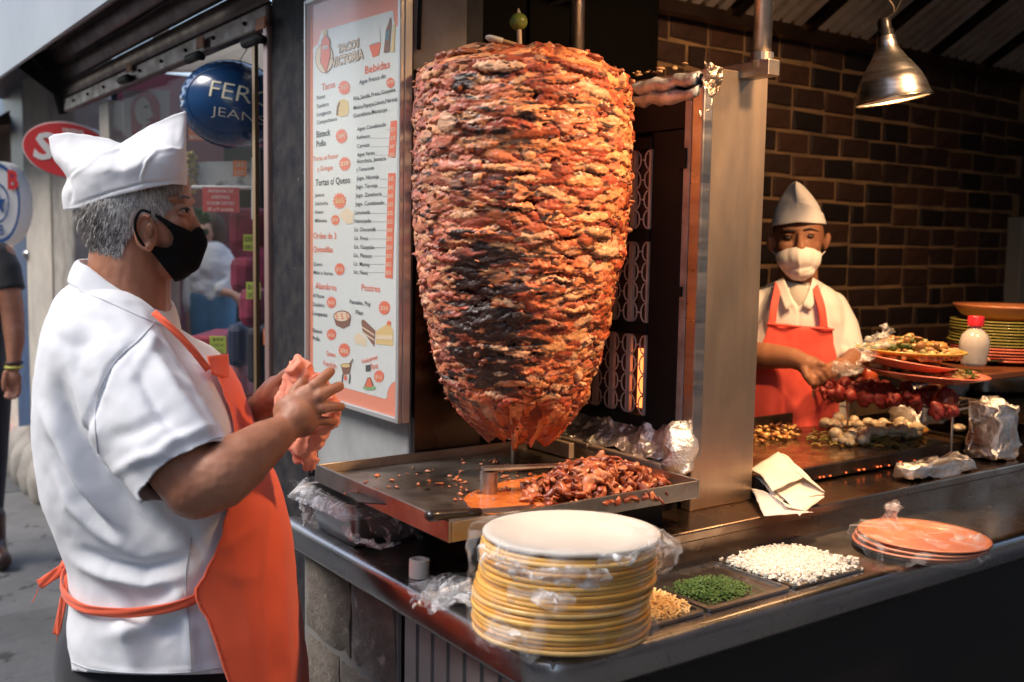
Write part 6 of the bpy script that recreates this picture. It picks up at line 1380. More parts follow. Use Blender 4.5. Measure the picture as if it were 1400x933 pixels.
for k in range(15000):
    px = rng.uniform(90, 250); py = rng.uniform(245, 364)
    if not inhair(px, py): continue
    # fade at the nape
    if py > 345 and rng.random() < (py-345)/16: continue
    sd = -1 if rng.random() < .8 else 1
    P, dep = skullpt(px, py, sd)
    if dep < .004:
        continue
    nrm = P-M(165, 300, 0); nrm /= np.linalg.norm(nrm)
    ln = rng.uniform(.011, .021)*(1.15-.65*smoothstep(300, 350, py))
    dn = A(-Z3*.85-R2*.22*(1 if px < 205 else .3)+R2*rng.normal(0, .13)+nrm*rng.uniform(.02, .16)); dn /= np.linalg.norm(dn)
    p0 = P+nrm*.0012; p1 = p0+dn*ln*.5+nrm*.002; p2 = p0+dn*ln+nrm*rng.uniform(-.001, .0022)
    wv = np.cross(dn, nrm); wv /= np.linalg.norm(wv)+1e-9; w_ = rng.uniform(.00045, .0009)
    # white at temple and nape, dark in the upper back
    dark = math.exp(-(((px-122)/34)**2+((py-308)/34)**2))*.9+math.exp(-(((px-165)/45)**2+((py-325)/16)**2))*.25
    c = 3 if rng.random() < dark*.62 else (2 if rng.random() < dark*.8+.08 else rng.choice([0, 4, 1, 0, 1], p=[.3, .22, .2, .18, .1]))
    hair[c].add([p0-wv*w_, p0+wv*w_, p1+wv*w_*.9, p1-wv*w_*.9, p2], [(0, 1, 2, 3), (3, 2, 4)])
hobj = obj("hair", hair[2], HAIRC[2], parent=man, recalc=False); hobj['kind'] = 'stuff'
for i in (0, 1, 3, 4): o = obj("hair", hair[i], HAIRC[i], parent=man, recalc=False); o['kind'] = 'stuff'
def scalp_part(mb):
    mb.sphere(M(179, 277, 0), (.0975, .0785, .086), 28, 18, BAS); mb.sphere(M(171, 312, 0), (.068, .071, .055), 24, 16, BAS)
V, F, N = remesh((lambda m_: (scalp_part(m_), m_)[1])(MB()), .004, 4); px_, py_, _ = project(V)
kill = (py_ > np.interp(px_, [90, 130, 150, 172, 176, 190, 226, 246, 260], [360, 352, 350, 345, 318, 298, 285, 262, 250]))
obj("scalp", (V, [f for f in F if not any(kill[i] for i in f)]), mat("scalp_grey", (.19, .15, .13), .8, col2=(.3, .27, .25), cs=60), parent=man, smooth=True, recalc=False)
# cap ------------------------------------------------------------
def zpx(px, py): return M(px, py, 0)
capN = 120
bot = A([(84, 288), (110, 285), (150, 270), (200, 258), (235, 252), (257, 254)], float)
topP = A([(74, 190), (82, 184), (98, 182), (125, 186), (150, 190), (164, 196), (178, 188), (205, 172), (235, 158), (253, 153)], float)
G = []
for t in np.linspace(0, 2*np.pi, capN, endpoint=False):
    ca, sa = math.cos(t), math.sin(t); s_ = (ca+1)/2       # 1 = front, 0 = back
    fx = .5+.5*np.sign(ca)*abs(ca)**.95
    bx = lerp(88, 256, fx); by = np.interp(bx, bot[:, 0], bot[:, 1]); bd_ = .083*np.sign(sa)*abs(sa)**.75
    tx = lerp(76, 254, fx); ty = np.interp(tx, topP[:, 0], topP[:, 1])
    spread = .022*abs(sa)**1.1*np.sign(sa)+.0*sa
    col_ = []
    for v in np.linspace(0, 1, 26):
        x = lerp(bx, tx, v)+(-6*math.sin(math.pi*v) if fx < .3 else 0)*(1-fx)+(0)
        # rear lower edge is notched inwards
        if fx < .25: x += 14*(1-fx*4)*math.exp(-((v-.45)/.18)**2)-4*(1-fx*4)*(v > .6)*(v-.6)*10*.6
        y = lerp(by, ty, v); dpt = lerp(bd_, spread, smoothstep(.42, 1.0, v))+.008*math.sin(math.pi*v)*np.sign(sa)
        col_.append(M(x, y, dpt))
    # inner return so that the cap has a fold at the top
    for v in (.03, .25, .6): col_.append(M(tx, ty+v*60*(.3+.7*abs(sa)), spread*.5*(1-v)))
    G.append(col_)
G = A(G)
V = G.reshape(-1, 3); F = gridf(G.shape[0], G.shape[1], True, False)
me = mesh("t", V, F, None); bm = bmesh.new(); bm.from_mesh(me); bmesh.ops.subdivide_edges(bm, edges=bm.edges[:], cuts=1, use_grid_fill=True); bmesh.ops.recalc_face_normals(bm, faces=bm.faces); bm.normal_update()
V = A([v.co[:] for v in bm.verts]); N = A([v.normal[:] for v in bm.verts]); bm.verts.index_update(); F = [tuple(v.index for v in f.verts) for f in bm.faces]; bm.free(); bpy.data.meshes.remove(me)
if ((V-M(165, 220, 0))*N).sum() < 0: N = -N
cs_ = [([(96, 246), (118, 225), (150, 208), (165, 202), (200, 204), (215, 206)], .0036, 2.6), ([(192, 256), (193, 240), (200, 222), (214, 208), (235, 203), (256, 206)], .0038, 2.6), ([(95, 283), (150, 263), (200, 250), (256, 246)], -.0030, 1.6),
       ([(192, 256), (189, 240), (197, 220), (212, 205)], -.0035, 2.0), ([(93, 243), (116, 221), (150, 204), (165, 199)], -.003, 2.0), ([(92, 240), (98, 262), (96, 280)], -.004, 3), ([(120, 200), (140, 215), (150, 235)], .004, 12), ([(90, 195), (110, 215), (118, 228)], -.006, 12), ([(215, 175), (200, 190), (180, 198)], .004, 10), ([(235, 170), (240, 190), (250, 200)], -.004, 10), ([(150, 230), (165, 245), (190, 248)], -.003, 12), ([(215, 215), (230, 230), (250, 240)], .003, 12)]
V = folds(V, N, cs_)+N*(.0016*fbm(V, 22, 3, 15))[:, None]
cap = obj("cap", (V, F), CAPM, parent=man, smooth=True); md = cap.modifiers.new("s", 'SOLIDIFY'); md.thickness = .0018
# collar -----------------------------------------------------------
CG = []
for t in np.linspace(-.0, 1, 60):
    a = lerp(math.radians(178), math.radians(178+360), t)
    top_px = np.interp((math.cos(a)+1)/2, [0, .3, .7, 1], [116, 150, 205, 226]); top_py = np.interp((math.cos(a)+1)/2, [0, .25, .5, .75, 1], [354, 362, 386, 408, 424])
    s_ = math.sin(a); row_ = []
    for v, (g_, dy) in enumerate(((.0, 4), (.004, 0), (.010, 3), (.016, 12), (.022, 24), (.025, 33))):
        hdp = .078+g_*1.25; row_.append(M(top_px+math.cos(a)*g_*450, top_py+dy*(1+.15*math.cos(a)), 0)+F2*(np.sign(s_)*abs(s_)**.8*hdp))
    CG.append(row_)
col_o = obj("collar", MB().grid(A(CG)+.0012*np.stack([fbm(A(CG), 30, 2, i) for i in range(3)], -1)), SHIRT, parent=man, smooth=True, solid=.003, sub=1)
# collar leaf pointing forward
P = [M(196, 402, -.085), M(236, 425, -.075), M(226, 437, -.098), M(190, 432, -.118)]
# mask ------------------------------------------------------------
def mask_part(mb):
    head_part(mb)
    mb.sphere(M(228, 318, 0), (.058, .062, .076), 28, 18, BAS); mb.sphere(M(232, 358, 0), (.042, .046, .034), 24, 16, BAS)
    capsules(mb, [(M(262, 312, 0), .016), (M(268, 332, 0), .018), (M(256, 356, 0), .022)], 16)
    mb.sphere(M(200, 335, 0), (.060, .066, .058), 24, 14, BAS); mb.sphere(M(188, 308, 0), (.04, .077, .05), 24, 14, BAS)
V, F, N = remesh((lambda m_: (mask_part(m_), m_)[1])(MB()), .0028, 8); V = V+N*.0026; px_, py_, dd = project(V)
outl = [(183, 302), (186, 292), (194, 285), (206, 288), (222, 297), (240, 307), (262, 317), (272, 310), (290, 322), (292, 345), (275, 372), (246, 394), (230, 374), (216, 356), (200, 337), (190, 323), (184, 312)]
holep = [(187, 303), (192, 293), (203, 292), (214, 298), (225, 307), (234, 317), (238, 326), (235, 336), (227, 340), (214, 338), (201, 330), (192, 319), (188, 311)]
V, Fm = clip(V, F, np.minimum(polyfield(px_, py_, outl), -polyfield(px_, py_, holep))*.0013)
mk = obj("face_mask", (V, Fm), MASKB, parent=man, smooth=True, recalc=False); md = mk.modifiers.new("s", 'SOLIDIFY'); md.thickness = .0022
obj('ear_loop', MB().tube(catmull([M(206, 291, -.085), M(194, 288, -.088), M(186, 298, -.090), M(185, 314, -.090), M(192, 330, -.086), M(202, 342, -.078)], 30), .0024, 8), MASKB, parent=mk, smooth=True)
# apron --------------------------------------------------------------
ax = [(478, 285, 0), (500, 293, 0), (530, 306, 0), (560, 318, 0), (600, 325, 0), (640, 322, 0), (680, 310, 0), (720, 292, 0), (758, 268, 0), (775, 276, 0), (800, 287, 0), (850, 304, 0), (900, 322, 0), (960, 344, 0), (1040, 360, 0), (1150, 372, 0)]
axa = A(ax, float); G = []
def angle_at(py, ex, g_=.01):
    aa = np.linspace(0, 2.2, 90); X_ = project(A([section(min(py, 938), -a, g_) for a in aa]))[0]
    k = int(np.argmax(X_ < ex)); return aa[k] if X_[k] < ex else 2.2
for py in np.linspace(486, 1150, 110):
    xl, xr, hd, c = [np.interp(min(py, 938), rowy, RW[:, k]) for k in range(4)]
    cx = (xl+xr)/2; hw = (xr-xl)/2; ex = np.interp(py, axa[:, 0], axa[:, 1])-(cx-xl)*0
    ca = np.clip((ex-cx)/hw, -1, 1); a0 = angle_at(py, ex); a1 = a0*.95
    g_ = .009+.008*smoothstep(700, 900, py)+.006*smoothstep(600, 500, py)+.012*smoothstep(620, 760, py)*(py < 2000)
    row_ = []
    for u in np.linspace(-1, 1, 64):
        a = a0*u if u < 0 else a1*u  # u=-1 near edge
        P = section(min(py, 938), a, g_)
        if py > 938: P = P+(M(200, py, 0)-M(200, 938, 0))
        ripple = .010*smoothstep(760, 1000, py)*math.sin(u*7+.6+py*.002)+.004*math.sin(u*5+py*.012)*smoothstep(500, 600, py)
        d_ = P-at(cx, min(py, 938), D0); d_[2] = 0; d_ /= np.linalg.norm(d_)+1e-9
        row_.append(P+d_*ripple)
    G.append(row_)
G = A(G); G = crumple(G, .0022, 14, 31)
du = np.gradient(G, axis=1); dvv = np.gradient(G, axis=0); NN = np.cross(dvv, du); NN /= np.linalg.norm(NN, axis=-1, keepdims=True)+1e-9
if (NN*(G-A([*M(205, 700, 0)[:2], 0])*A([1, 1, 0])-G*A([0, 0, 1]))).sum() < 0: NN = -NN
G = folds(G.reshape(-1, 3), NN.reshape(-1, 3), [([(388, 700), (392, 800), (394, 930)], .010, 6), ([(372, 690), (368, 800), (372, 930)], -.009, 9), ([(300, 720), (330, 800), (352, 920)], .006, 10), ([(285, 770), (320, 790), (360, 790)], .005, 8), ([(282, 755), (315, 745), (350, 720)], .006, 7), ([(330, 700), (345, 760), (350, 840)], -.005, 12), ([(300, 510), (310, 540), (325, 580)], -.004, 5), ([(292, 500), (300, 540), (318, 580)], .004, 5)]).reshape(G.shape)
apo = obj("apron", MB().grid(G), APR, parent=man, smooth=True, solid=.002)
hemL = [G[i][0]+(-F2)*.0018 for i in range(0, len(G), 2)]
obj("apron_hem", MB().tube(hemL, .0022, 6), APR, parent=apo, smooth=True)
# bib flap standing off the chest
obj("bib_edge", MB().grid([[lerp(M(283, 487, -.075), M(312, 484, -.01), u)*(1-v)+lerp(M(290, 512, -.085), M(313, 520, -.005), u)*v for u in np.linspace(0, 1, 10)] for v in np.linspace(0, 1, 8)]), APR, parent=apo, smooth=True, solid=.002)
# straps
def band(pts, w_, nrmf, name, par, n=40, m=APR, th=.0016):
    P = catmull(pts, n); T_ = np.gradient(P, axis=0); T_ /= np.linalg.norm(T_, axis=1)[:, None]; G = []
    for p, t in zip(P, T_):
        nn = nrmf(p); s_ = np.cross(t, nn); s_ /= np.linalg.norm(s_); G.append([p+s_*w_*u_+nn*(.0010*math.sin(u_*9+len(G)*.35)) for u_ in np.linspace(-.5, .5, 7)])
    return obj(name, MB().grid(G), m, parent=par, auto=True, solid=th)
axis_pt = M(205, 600, 0)
def outw(p): q = p-A([axis_pt[0], axis_pt[1], p[2]]); return q/np.linalg.norm(q)
nk = [M(210, 427, -.120), M(226, 441, -.128), M(246, 460, -.126), M(266, 482, -.118), M(285, 506, -.105)]
band(nk, .011, lambda p: -F2*.9+R2*.1+Z3*.3, "neck_strap", apo)
ws = [section(py, math.radians(a), .0145 if a > -100 else .009) for py, a in ((757, -math.degrees(angle_at(757, 272))), (768, -66), (776, -78), (782, -92), (785, -108), (784, -122), (780, -140), (775, -155), (770, -170), (768, -182))]
band(ws, .0155, outw, "waist_strap", apo, 60)
kc = M(92, 772, -.02)
obj("knot", MB().sphere(kc, (.012, .011, .010), 14, 10, BAS, jit=.1), APR, parent=apo, smooth=True)
nn_ = lambda p: -F2*.95-R2*.2
band([kc, M(96, 758, -.03), M(100, 742, -.03), M(104, 735, -.03), M(107, 748, -.03), M(102, 765, -.03), kc], .008, nn_, "bow_loop", apo, 40)
band([kc, M(80, 782, -.03), M(68, 790, -.03), M(53, 800, -.03)], .017, nn_, "strap_end", apo, 24)
band([kc, M(92, 795, -.035), M(86, 825, -.035), M(80, 852, -.03), M(77, 868, -.03)], .0135, nn_, "strap_end", apo, 30)
for q in ([M(54, 800, -.03), M(50, 812, -.03), M(44, 824, -.03)], [M(77, 866, -.03), M(78, 872, -.03), M(77, 878, -.03)]): obj("loose_thread", MB().tube(q, .0007, 4), APR, parent=apo)
seamp = [M(x, y, -.30) for x, y in ((222, 455), (200, 466), (176, 480))]
def on_shirt(pts, nm, r_=.0009):
    from mathutils.bvhtree import BVHTree
    bv = BVHTree.FromPolygons([tuple(v) for v in V_sh], F_sh); P = []
    for x, y in catmull([(a, b, 0) for a, b in pts], 50)[:, :2]:
        d = ray(x, y); h = bv.ray_cast(Vector(tuple(CAM)), Vector(tuple(d)).normalized())
        if h[0] is not None: P.append(A(h[0])-d*.0009)
    if len(P) > 3: obj(nm, MB().tube(P, r_, 6), mat("shirt_seam", (.50, .52, .56), .9), parent=sh_o, smooth=True)
on_shirt([(212, 440), (190, 465), (160, 492), (137, 530), (130, 575), (134, 620)], "armhole_seam")
on_shirt([(262, 735), (254, 790), (258, 850), (262, 918)], "side_seam")
on_shirt([(108, 398), (140, 410), (180, 428), (222, 446)], "yoke_seam")
on_shirt([(98, 906), (130, 916), (200, 921), (262, 919), (318, 910)], "hem_seam")
on_shirt([(206, 672), (222, 650), (250, 625), (285, 603), (304, 598)], "sleeve_hem_seam")
# trousers, shoes
def leg_part(mb):
    capsules(mb, [(M(215, 900, 0), .17), (M(218, 960, 0), .16)], 24)
    for s_ in (-.09, .09):
        capsules(mb, [(M(220, 960, s_), .095), (A([*M(225, 1000, s_)[:2], .52]), .075), (A([*M(222, 1000, s_)[:2], .12]), .055), (A([*M(222, 1000, s_)[:2], .07]), .055)], 20)
skinmesh("trousers", [leg_part], .012, TROU, man, 4)
for s_ in (-.09, .09):
    c = A([*M(240, 1000, s_)[:2], .04]); obj("shoe", MB().sphere(c, (.13, .05, .04), 20, 12, BAS), mat("black_leather", (.015, .014, .013), .35, coat=.3), parent=man, smooth=True)
# wrist band
obj("wristband", MB().tube(ringaround(M(348, 560, .10), (WRf-M(330, 590, .15))/np.linalg.norm(WRf-M(330, 590, .15)), .032, 36), .0022, 8, closed=True), mat("dark_band", (.05, .02, .02), .5), parent=man, smooth=True)
# cloth in the hands
def cloth_part(mb):
    for px, py, b_, r_ in ((408, 500, -.055, .019), (414, 512, -.05, .020), (402, 520, -.045, .017), (424, 520, -.045, .019), (436, 530, -.05, .019), (447, 545, -.06, .020), (452, 560, -.06, .020), (446, 575, -.06, .021), (436, 588, -.065, .020), (424, 598, -.06, .017), (416, 540, -.04, .02), (396, 530, -.045, .014), (385, 545, -.04, .012)): mb.sphere(M(px, py, b_), r_*.84, 16, 12)
    capsules(mb, [(M(440, 580, -.06), .018), (M(428, 600, -.055), .018), (M(416, 612, -.05), .016), (M(424, 630, -.05), .010), (M(426, 638, -.05), .005)], 14)
    capsules(mb, [(M(404, 596, -.045), .013), (M(408, 618, -.045), .014), (M(422, 632, -.045), .008)], 14)
def cloth_post(V, N):
    q = 1-np.abs(fbm(V@rotm((0, 1, 0), .5)*A([1.6, 1.6, .6]), 26, 2, 77)); q2 = 1-np.abs(fbm(V*A([1, 1, .7]), 60, 2, 79)); return V+N*(.012*(np.clip(q, 0, 1)**3-.35)+.0045*(np.clip(q2, 0, 1)**3-.3))[:, None]
rag = thing("cleaning_cloth", "crumpled orange cloth squeezed between the hands of the cook in the black mask", "cloth", M(425, 560, -.05))
skinmesh("cloth", [cloth_part], .0028, mat("coral_cloth", (.95, .33, .21), .85, sheen=.3, bump=.3, bs=260), rag, 3, post=cloth_post)
# ---------------------------------------------------------------- second cook behind the griddle
D2 = 3.12
def Q2(px, py, b=0.): return at(px, py, D2+b)
ck = thing("person", "second cook in pointed white cap, white mask and orange apron working behind the griddle", "person", A([*Q2(1092, 560)[:2], 0]))
p2 = D2/FPX
WSH = mat("cream_lit_shirt", (.74, .72, .68), .85, sheen=.2, bump=.25, bs=300, bdist=.0006)
def head2(mb):
    mb.sphere(Q2(1092, 322), (.073, .088, .083), 28, 20, BAS); mb.sphere(Q2(1092, 340, -.01), (.064, .078, .085), 28, 20, BAS)
    mb.sphere(Q2(1093, 376, -.03), (.038, .04, .03), 20, 14, BAS)
    mb.sphere(Q2(1092, 314, -.072), (.052, .016, .012), 20, 12, BAS)
    capsules(mb, [(Q2(1094, 322, -.088), .0085), (Q2(1095, 334, -.098), .012), (Q2(1095, 339, -.100), .015)], 14)
    for s_ in (-1, 1):
        mb.sphere(Q2(1092+s_*18, 337, -.060), (.024, .02, .022), 16, 10, BAS)
    capsules(mb, [(Q2(1091, 360, .01), .058), (Q2(1090, 395, .02), .062), (Q2(1090, 420, .02), .075)], 20)
def ear2(mb):
    for s_, x, y in ((-1, 1053, 333), (1, 1130, 330)):
        mb.sphere(Q2(x, y, .01), (.012, .014, .028), 14, 10, BAS@A(Matrix.Rotation(.2*s_, 3, 'Y')))
SKIN2 = mat('skin_second_cook', (.36, .17, .095), .5, col2=(.27, .12, .065), cs=16, sss=.1, spec=.35, bump=.2, bs=120, bdist=.0008)
skinmesh("head", [head2, ear2], .0036, SKIN2, ck, 4)
for s_, x, y in ((-1, 1078, 325), (1, 1108, 323)):
    dz_ = -.006 if s_ > 0 else 0.
    e = obj("eye", MB().sphere(Q2(x, y, -.078+dz_), (.012, .010, .0050), 16, 10, BAS), mat("eye_shadowed", (.07, .05, .04), .25, coat=.4), parent=ck, smooth=True)
    obj("eyelid", MB().sphere(Q2(x, y-3.6, -.073+dz_), (.0145, .0125, .0052), 16, 10, BAS), SKIN2, parent=e, smooth=True)
    obj("eyebrow", MB().tube([Q2(x-s_*9, y-8, -.088), Q2(x, y-10, -.089), Q2(x+s_*11, y-6.5, -.076)], [.0028, .0034, .0015], 8), mat("dark_hair", (.02, .016, .013), .6), parent=ck, smooth=True)
obj("hair", MB().sphere(Q2(1092, 316, .018), (.0765, .084, .062), 26, 18, BAS), mat("black_hair", (.012, .01, .009), .7, bump=1., bs=200), parent=ck, smooth=True)
# white cup mask
V, F, N = remesh((lambda m_: (m_.sphere(Q2(1092, 354, -.045), (.069, .064, .052), 28, 20, BAS), m_.sphere(Q2(1093, 352, -.070), (.046, .050, .045), 24, 16, BAS), m_.sphere(Q2(1093, 370, -.055), (.045, .050, .032), 20, 14, BAS), m_)[-1])(MB()), .0035, 5)
px_, py_, _ = project(V); V, Fm = clip(V, F, np.minimum(polyfield(px_, py_, [(1060, 346), (1075, 340), (1096, 337), (1112, 340), (1124, 346), (1122, 360), (1112, 376), (1098, 386), (1086, 385), (1072, 374), (1062, 360)]), 60)*.002)
V = folds(V, N, [([(1092, 341), (1093, 384)], .003, 3.), ([(1070, 366), (1080, 372), (1090, 375)], -.002, 2.), ([(1116, 366), (1106, 372), (1097, 375)], -.002, 2.)])
mk2 = obj("face_mask", (V, Fm), mat("white_mask", (.78, .75, .70), .8, sheen=.2), parent=ck, smooth=True, recalc=False)
for s_ in (-1, 1): obj("ear_loop", MB().tube([Q2(1092+s_*30, 350, -.05), Q2(1092+s_*36, 344, -.01)], .0016, 6), MATS["white_mask"], parent=mk2)
# cap: wedge with a point
G = []
for t in np.linspace(0, 2*np.pi, 80, endpoint=False):
    ca, sa = math.cos(t), math.sin(t); bx = 1092+38*np.sign(ca)*abs(ca)**.8; by = 308-1.5*ca-4*(1-abs(ca)); row_ = []
    for v in np.linspace(0, 1, 24):
        hw_ = 38*(1-v)**.62*(1+.10*math.sin(math.pi*v)); ee = .85+.9*smoothstep(.15, .8, v); x = 1088+4*(1-v)+hw_*np.sign(ca)*abs(ca)**ee; y = lerp(by, 248+10*max(0, sa), v)
        row_.append(Q2(x, y, (.100*(1-v**2*.5))*np.sign(sa)*abs(sa)**ee))
    G.append(row_)
mbc = MB().grid(A(G), cu=True); me = mesh("t", *mbc.data(), None); bm = bmesh.new(); bm.from_mesh(me); bmesh.ops.recalc_face_normals(bm, faces=bm.faces); bm.normal_update(); V = A([v.co[:] for v in bm.verts]); N = A([v.normal[:] for v in bm.verts]); F = [tuple(v.index for v in f.verts) for f in bm.faces]; bm.free(); bpy.data.meshes.remove(me)
V = folds(V, N, [([(1092, 306), (1090, 280), (1088, 250)], .006, 1.5), ([(1056, 300), (1064, 285), (1090, 279), (1108, 283), (1126, 294)], .006, 1.6), ([(1058, 296), (1066, 281), (1090, 275), (1109, 279), (1126, 290)], -.006, 1.6), ([(1075, 300), (1080, 285), (1086, 262)], -.003, 3)])
cp = obj("cap", (V, F), mat("cap_lit_cream", (.90, .88, .85), .9, spec=.1), parent=ck, smooth=True); cp.modifiers.new("s", 'SOLIDIFY').thickness = .002
# shirt
def tors2(mb):
    rows2 = [(380, 1073, 1111, .045, .02), (387, 1060, 1126, .07, .02), (396, 1044, 1141, .09, .02), (412, 1032, 1151, .11, .02), (435, 1026, 1156, .12, .02), (500, 1030, 1152, .125, .02), (560, 1032, 1156, .13, .02), (640, 1030, 1156, .14, .02), (720, 1034, 1150, .14, .02)]
    R_ = A(rows2, float); G = []
    for py in np.linspace(384, 720, 60):
        xl, xr, hd, c = [np.interp(py, R_[:, 0], R_[:, k]) for k in range(1, 5)]
        G.append([Q2((xl+xr)/2, py)+R2*((xr-xl)/2*p2*np.sign(math.cos(a))*abs(math.cos(a))**.85)+F2*(hd*np.sign(math.sin(a))*abs(math.sin(a))**.85+c) for a in np.linspace(0, 2*np.pi, 56, endpoint=False)])
    G = A(G); n = G.shape[1]; mb.add(G.reshape(-1, 3), gridf(len(G), n, False, True)+[tuple(range(n))[::-1], tuple((len(G)-1)*n+k for k in range(n))])
    capsules(mb, [(Q2(1136, 421, .02), .052), (Q2(1150, 448, .0), .052), (Q2(1158, 478, -.03), .050)], 20)
    mb.tube([Q2(1150, 448, 0), Q2(1159, 482, -.04), Q2(1160, 496, -.06)], [.052, .050, .048], 20)
    capsules(mb, [(Q2(1036, 422, .02), .058), (Q2(1018, 455, .0), .055), (Q2(1012, 478, -.03), .050)], 20)
V, F, N = remesh((lambda m_: (tors2(m_), m_)[1])(MB()), .0065, 6)
V = folds(V, N, [([(1128, 412), (1140, 450), (1138, 500)], -.008, 5), ([(1145, 430), (1150, 470), (1160, 495)], .007, 5), ([(1118, 430), (1128, 470), (1126, 520)], .006, 5), ([(1044, 400), (1042, 440), (1050, 480)], -.006, 5), ([(1092, 400), (1093, 470)], -.004, 1.6), ([(1070, 385), (1082, 410), (1090, 430)], .006, 2.2), ([(1112, 385), (1104, 410), (1096, 430)], .006, 2.2), ([(1150, 470), (1165, 478)], -.005, 5)])
obj("shirt", (V, F), WSH, parent=ck, smooth=True, recalc=False)
obj("undershirt", MB().sphere(Q2(1091, 412, -.052), (.040, .040, .052), 20, 14, BAS), mat("pale_undershirt", (.52, .50, .44), .85), parent=ck, smooth=True)
for s_ in (-1, 1):
    P0, P1, P2_, P3 = Q2(1091+s_*20, 380, -.050), Q2(1091+s_*34, 388, -.035), Q2(1091+s_*17, 424, -.108), Q2(1091+s_*6, 418, -.108)
    obj("collar_flap", MB().grid([[lerp(lerp(P0, P1, u), lerp(P3, P2_, u), v)-F2*.012*math.sin(math.pi*v) for u in np.linspace(0, 1, 6)] for v in np.linspace(0, 1, 8)]), WSH, parent=ck, smooth=True, solid=.003)
# apron
APR2 = mat("coral_apron", (.82, .10, .07), .75, sheen=.3, bump=.3, bs=300, bdist=.0006)
G = []
for py in np.linspace(446, 680, 50):
    hw_ = np.interp(py, [446, 470, 500, 560, 680], [44, 49, 57, 60, 60]); cx = np.interp(py, [446, 500, 680], [1094, 1088, 1088]); row_ = []
    for u in np.linspace(-1, 1, 40):
        dpt = -.118-.022*(1-abs(u)**2.2)-.004*smoothstep(500, 560, py); row_.append(Q2(cx+hw_*u, py+4*u*(py < 460), dpt)-F2*(.006*math.sin(u*5+py*.03)+.010*smoothstep(490, 600, py)*math.sin(u*9+1)))
    G.append(row_)
ap2 = obj("apron", MB().grid(crumple(G, .004, 16, 5)), APR2, parent=ck, smooth=True, solid=.002)
obj("bib_hem", MB().tube([Q2(1094+46*u, 447+4*u, -.121-.022*(1-abs(u)**2.2)) for u in np.linspace(-1, 1, 30)], .0035, 6), APR2, parent=ap2, smooth=True)
for pts in ([Q2(1064, 388, -.040), Q2(1062, 400, -.085), Q2(1058, 420, -.118), Q2(1055, 447, -.125)], [Q2(1112, 385, -.045), Q2(1117, 400, -.09), Q2(1123, 420, -.118), Q2(1127, 449, -.120)]):
    band(pts, .022, lambda p: -F2, "neck_strap", ap2, 24, APR2)
# bare forearms, hands
def arms2(mb):
    capsules(mb, [(Q2(1014, 470, -.03), .046), (Q2(1016, 486, -.10), .044), (Q2(1050, 487, -.17), .038), (Q2(1084, 490, -.22), .030), (Q2(1096, 495, -.24), .027)], 20)
    mb.sphere(Q2(1106, 500, -.25), (.040, .026, .030), 18, 12, BAS@A(Matrix.Rotation(.3, 3, 'Y')))
    for k, (x, y) in enumerate(((1128, 500), (1129, 507), (1124, 514), (1116, 519))):
        capsules(mb, [(Q2(1112-k*2, 498+k*4, -.26), .0125), (Q2(x-4, y-1, -.275), .0112), (Q2(x, y+5, -.27), .0098), (Q2(x-3, y+10, -.255), .0088)], 12)
    capsules(mb, [(Q2(1100, 506, -.265), .014), (Q2(1104, 516, -.28), .0115), (Q2(1110, 524, -.28), .0100)], 12)
    capsules(mb, [(Q2(1167, 490, -.04), .044), (Q2(1166, 498, -.12), .036), (Q2(1160, 502, -.19), .029), (Q2(1150, 503, -.22), .030)], 20)
    mb.sphere(Q2(1146, 504, -.235), (.036, .026, .026), 18, 12, BAS)
    for k in range(4): capsules(mb, [(Q2(1140, 499+k*4, -.25), .012), (Q2(1130, 503+k*4, -.262), .0108), (Q2(1124, 509+k*4, -.262), .0092)], 12)
skinmesh("forearms", [arms2], .0034, SKIN2, ck, 4)
G = []
for t in np.linspace(0, 2*np.pi, 50, endpoint=False):
    G.append([Q2(1152+22*math.cos(t)*r_*1.0, 506+11*math.sin(t)*r_, -.235)-F2*(.042*math.sqrt(max(0, 1-(r_/1.12)**2))) for r_ in np.linspace(.02, 1.1, 18)])
tag(obj("plastic_glove", MB().grid(crumple(G, .018, 36, 8), cu=True), FILM2, smooth=True), "crumpled clear plastic covering the second cook's left hand over the chorizo", "plastic bag")
def leg2(mb):
    for s_ in (-.08, .08): capsules(mb, [(Q2(1091, 600, .02)+R2*s_, .10), (A([*(Q2(1091, 600, .02)+R2*s_)[:2], .1]), .06)], 18)
skinmesh("trousers", [leg2], .014, TROU, ck, 3)
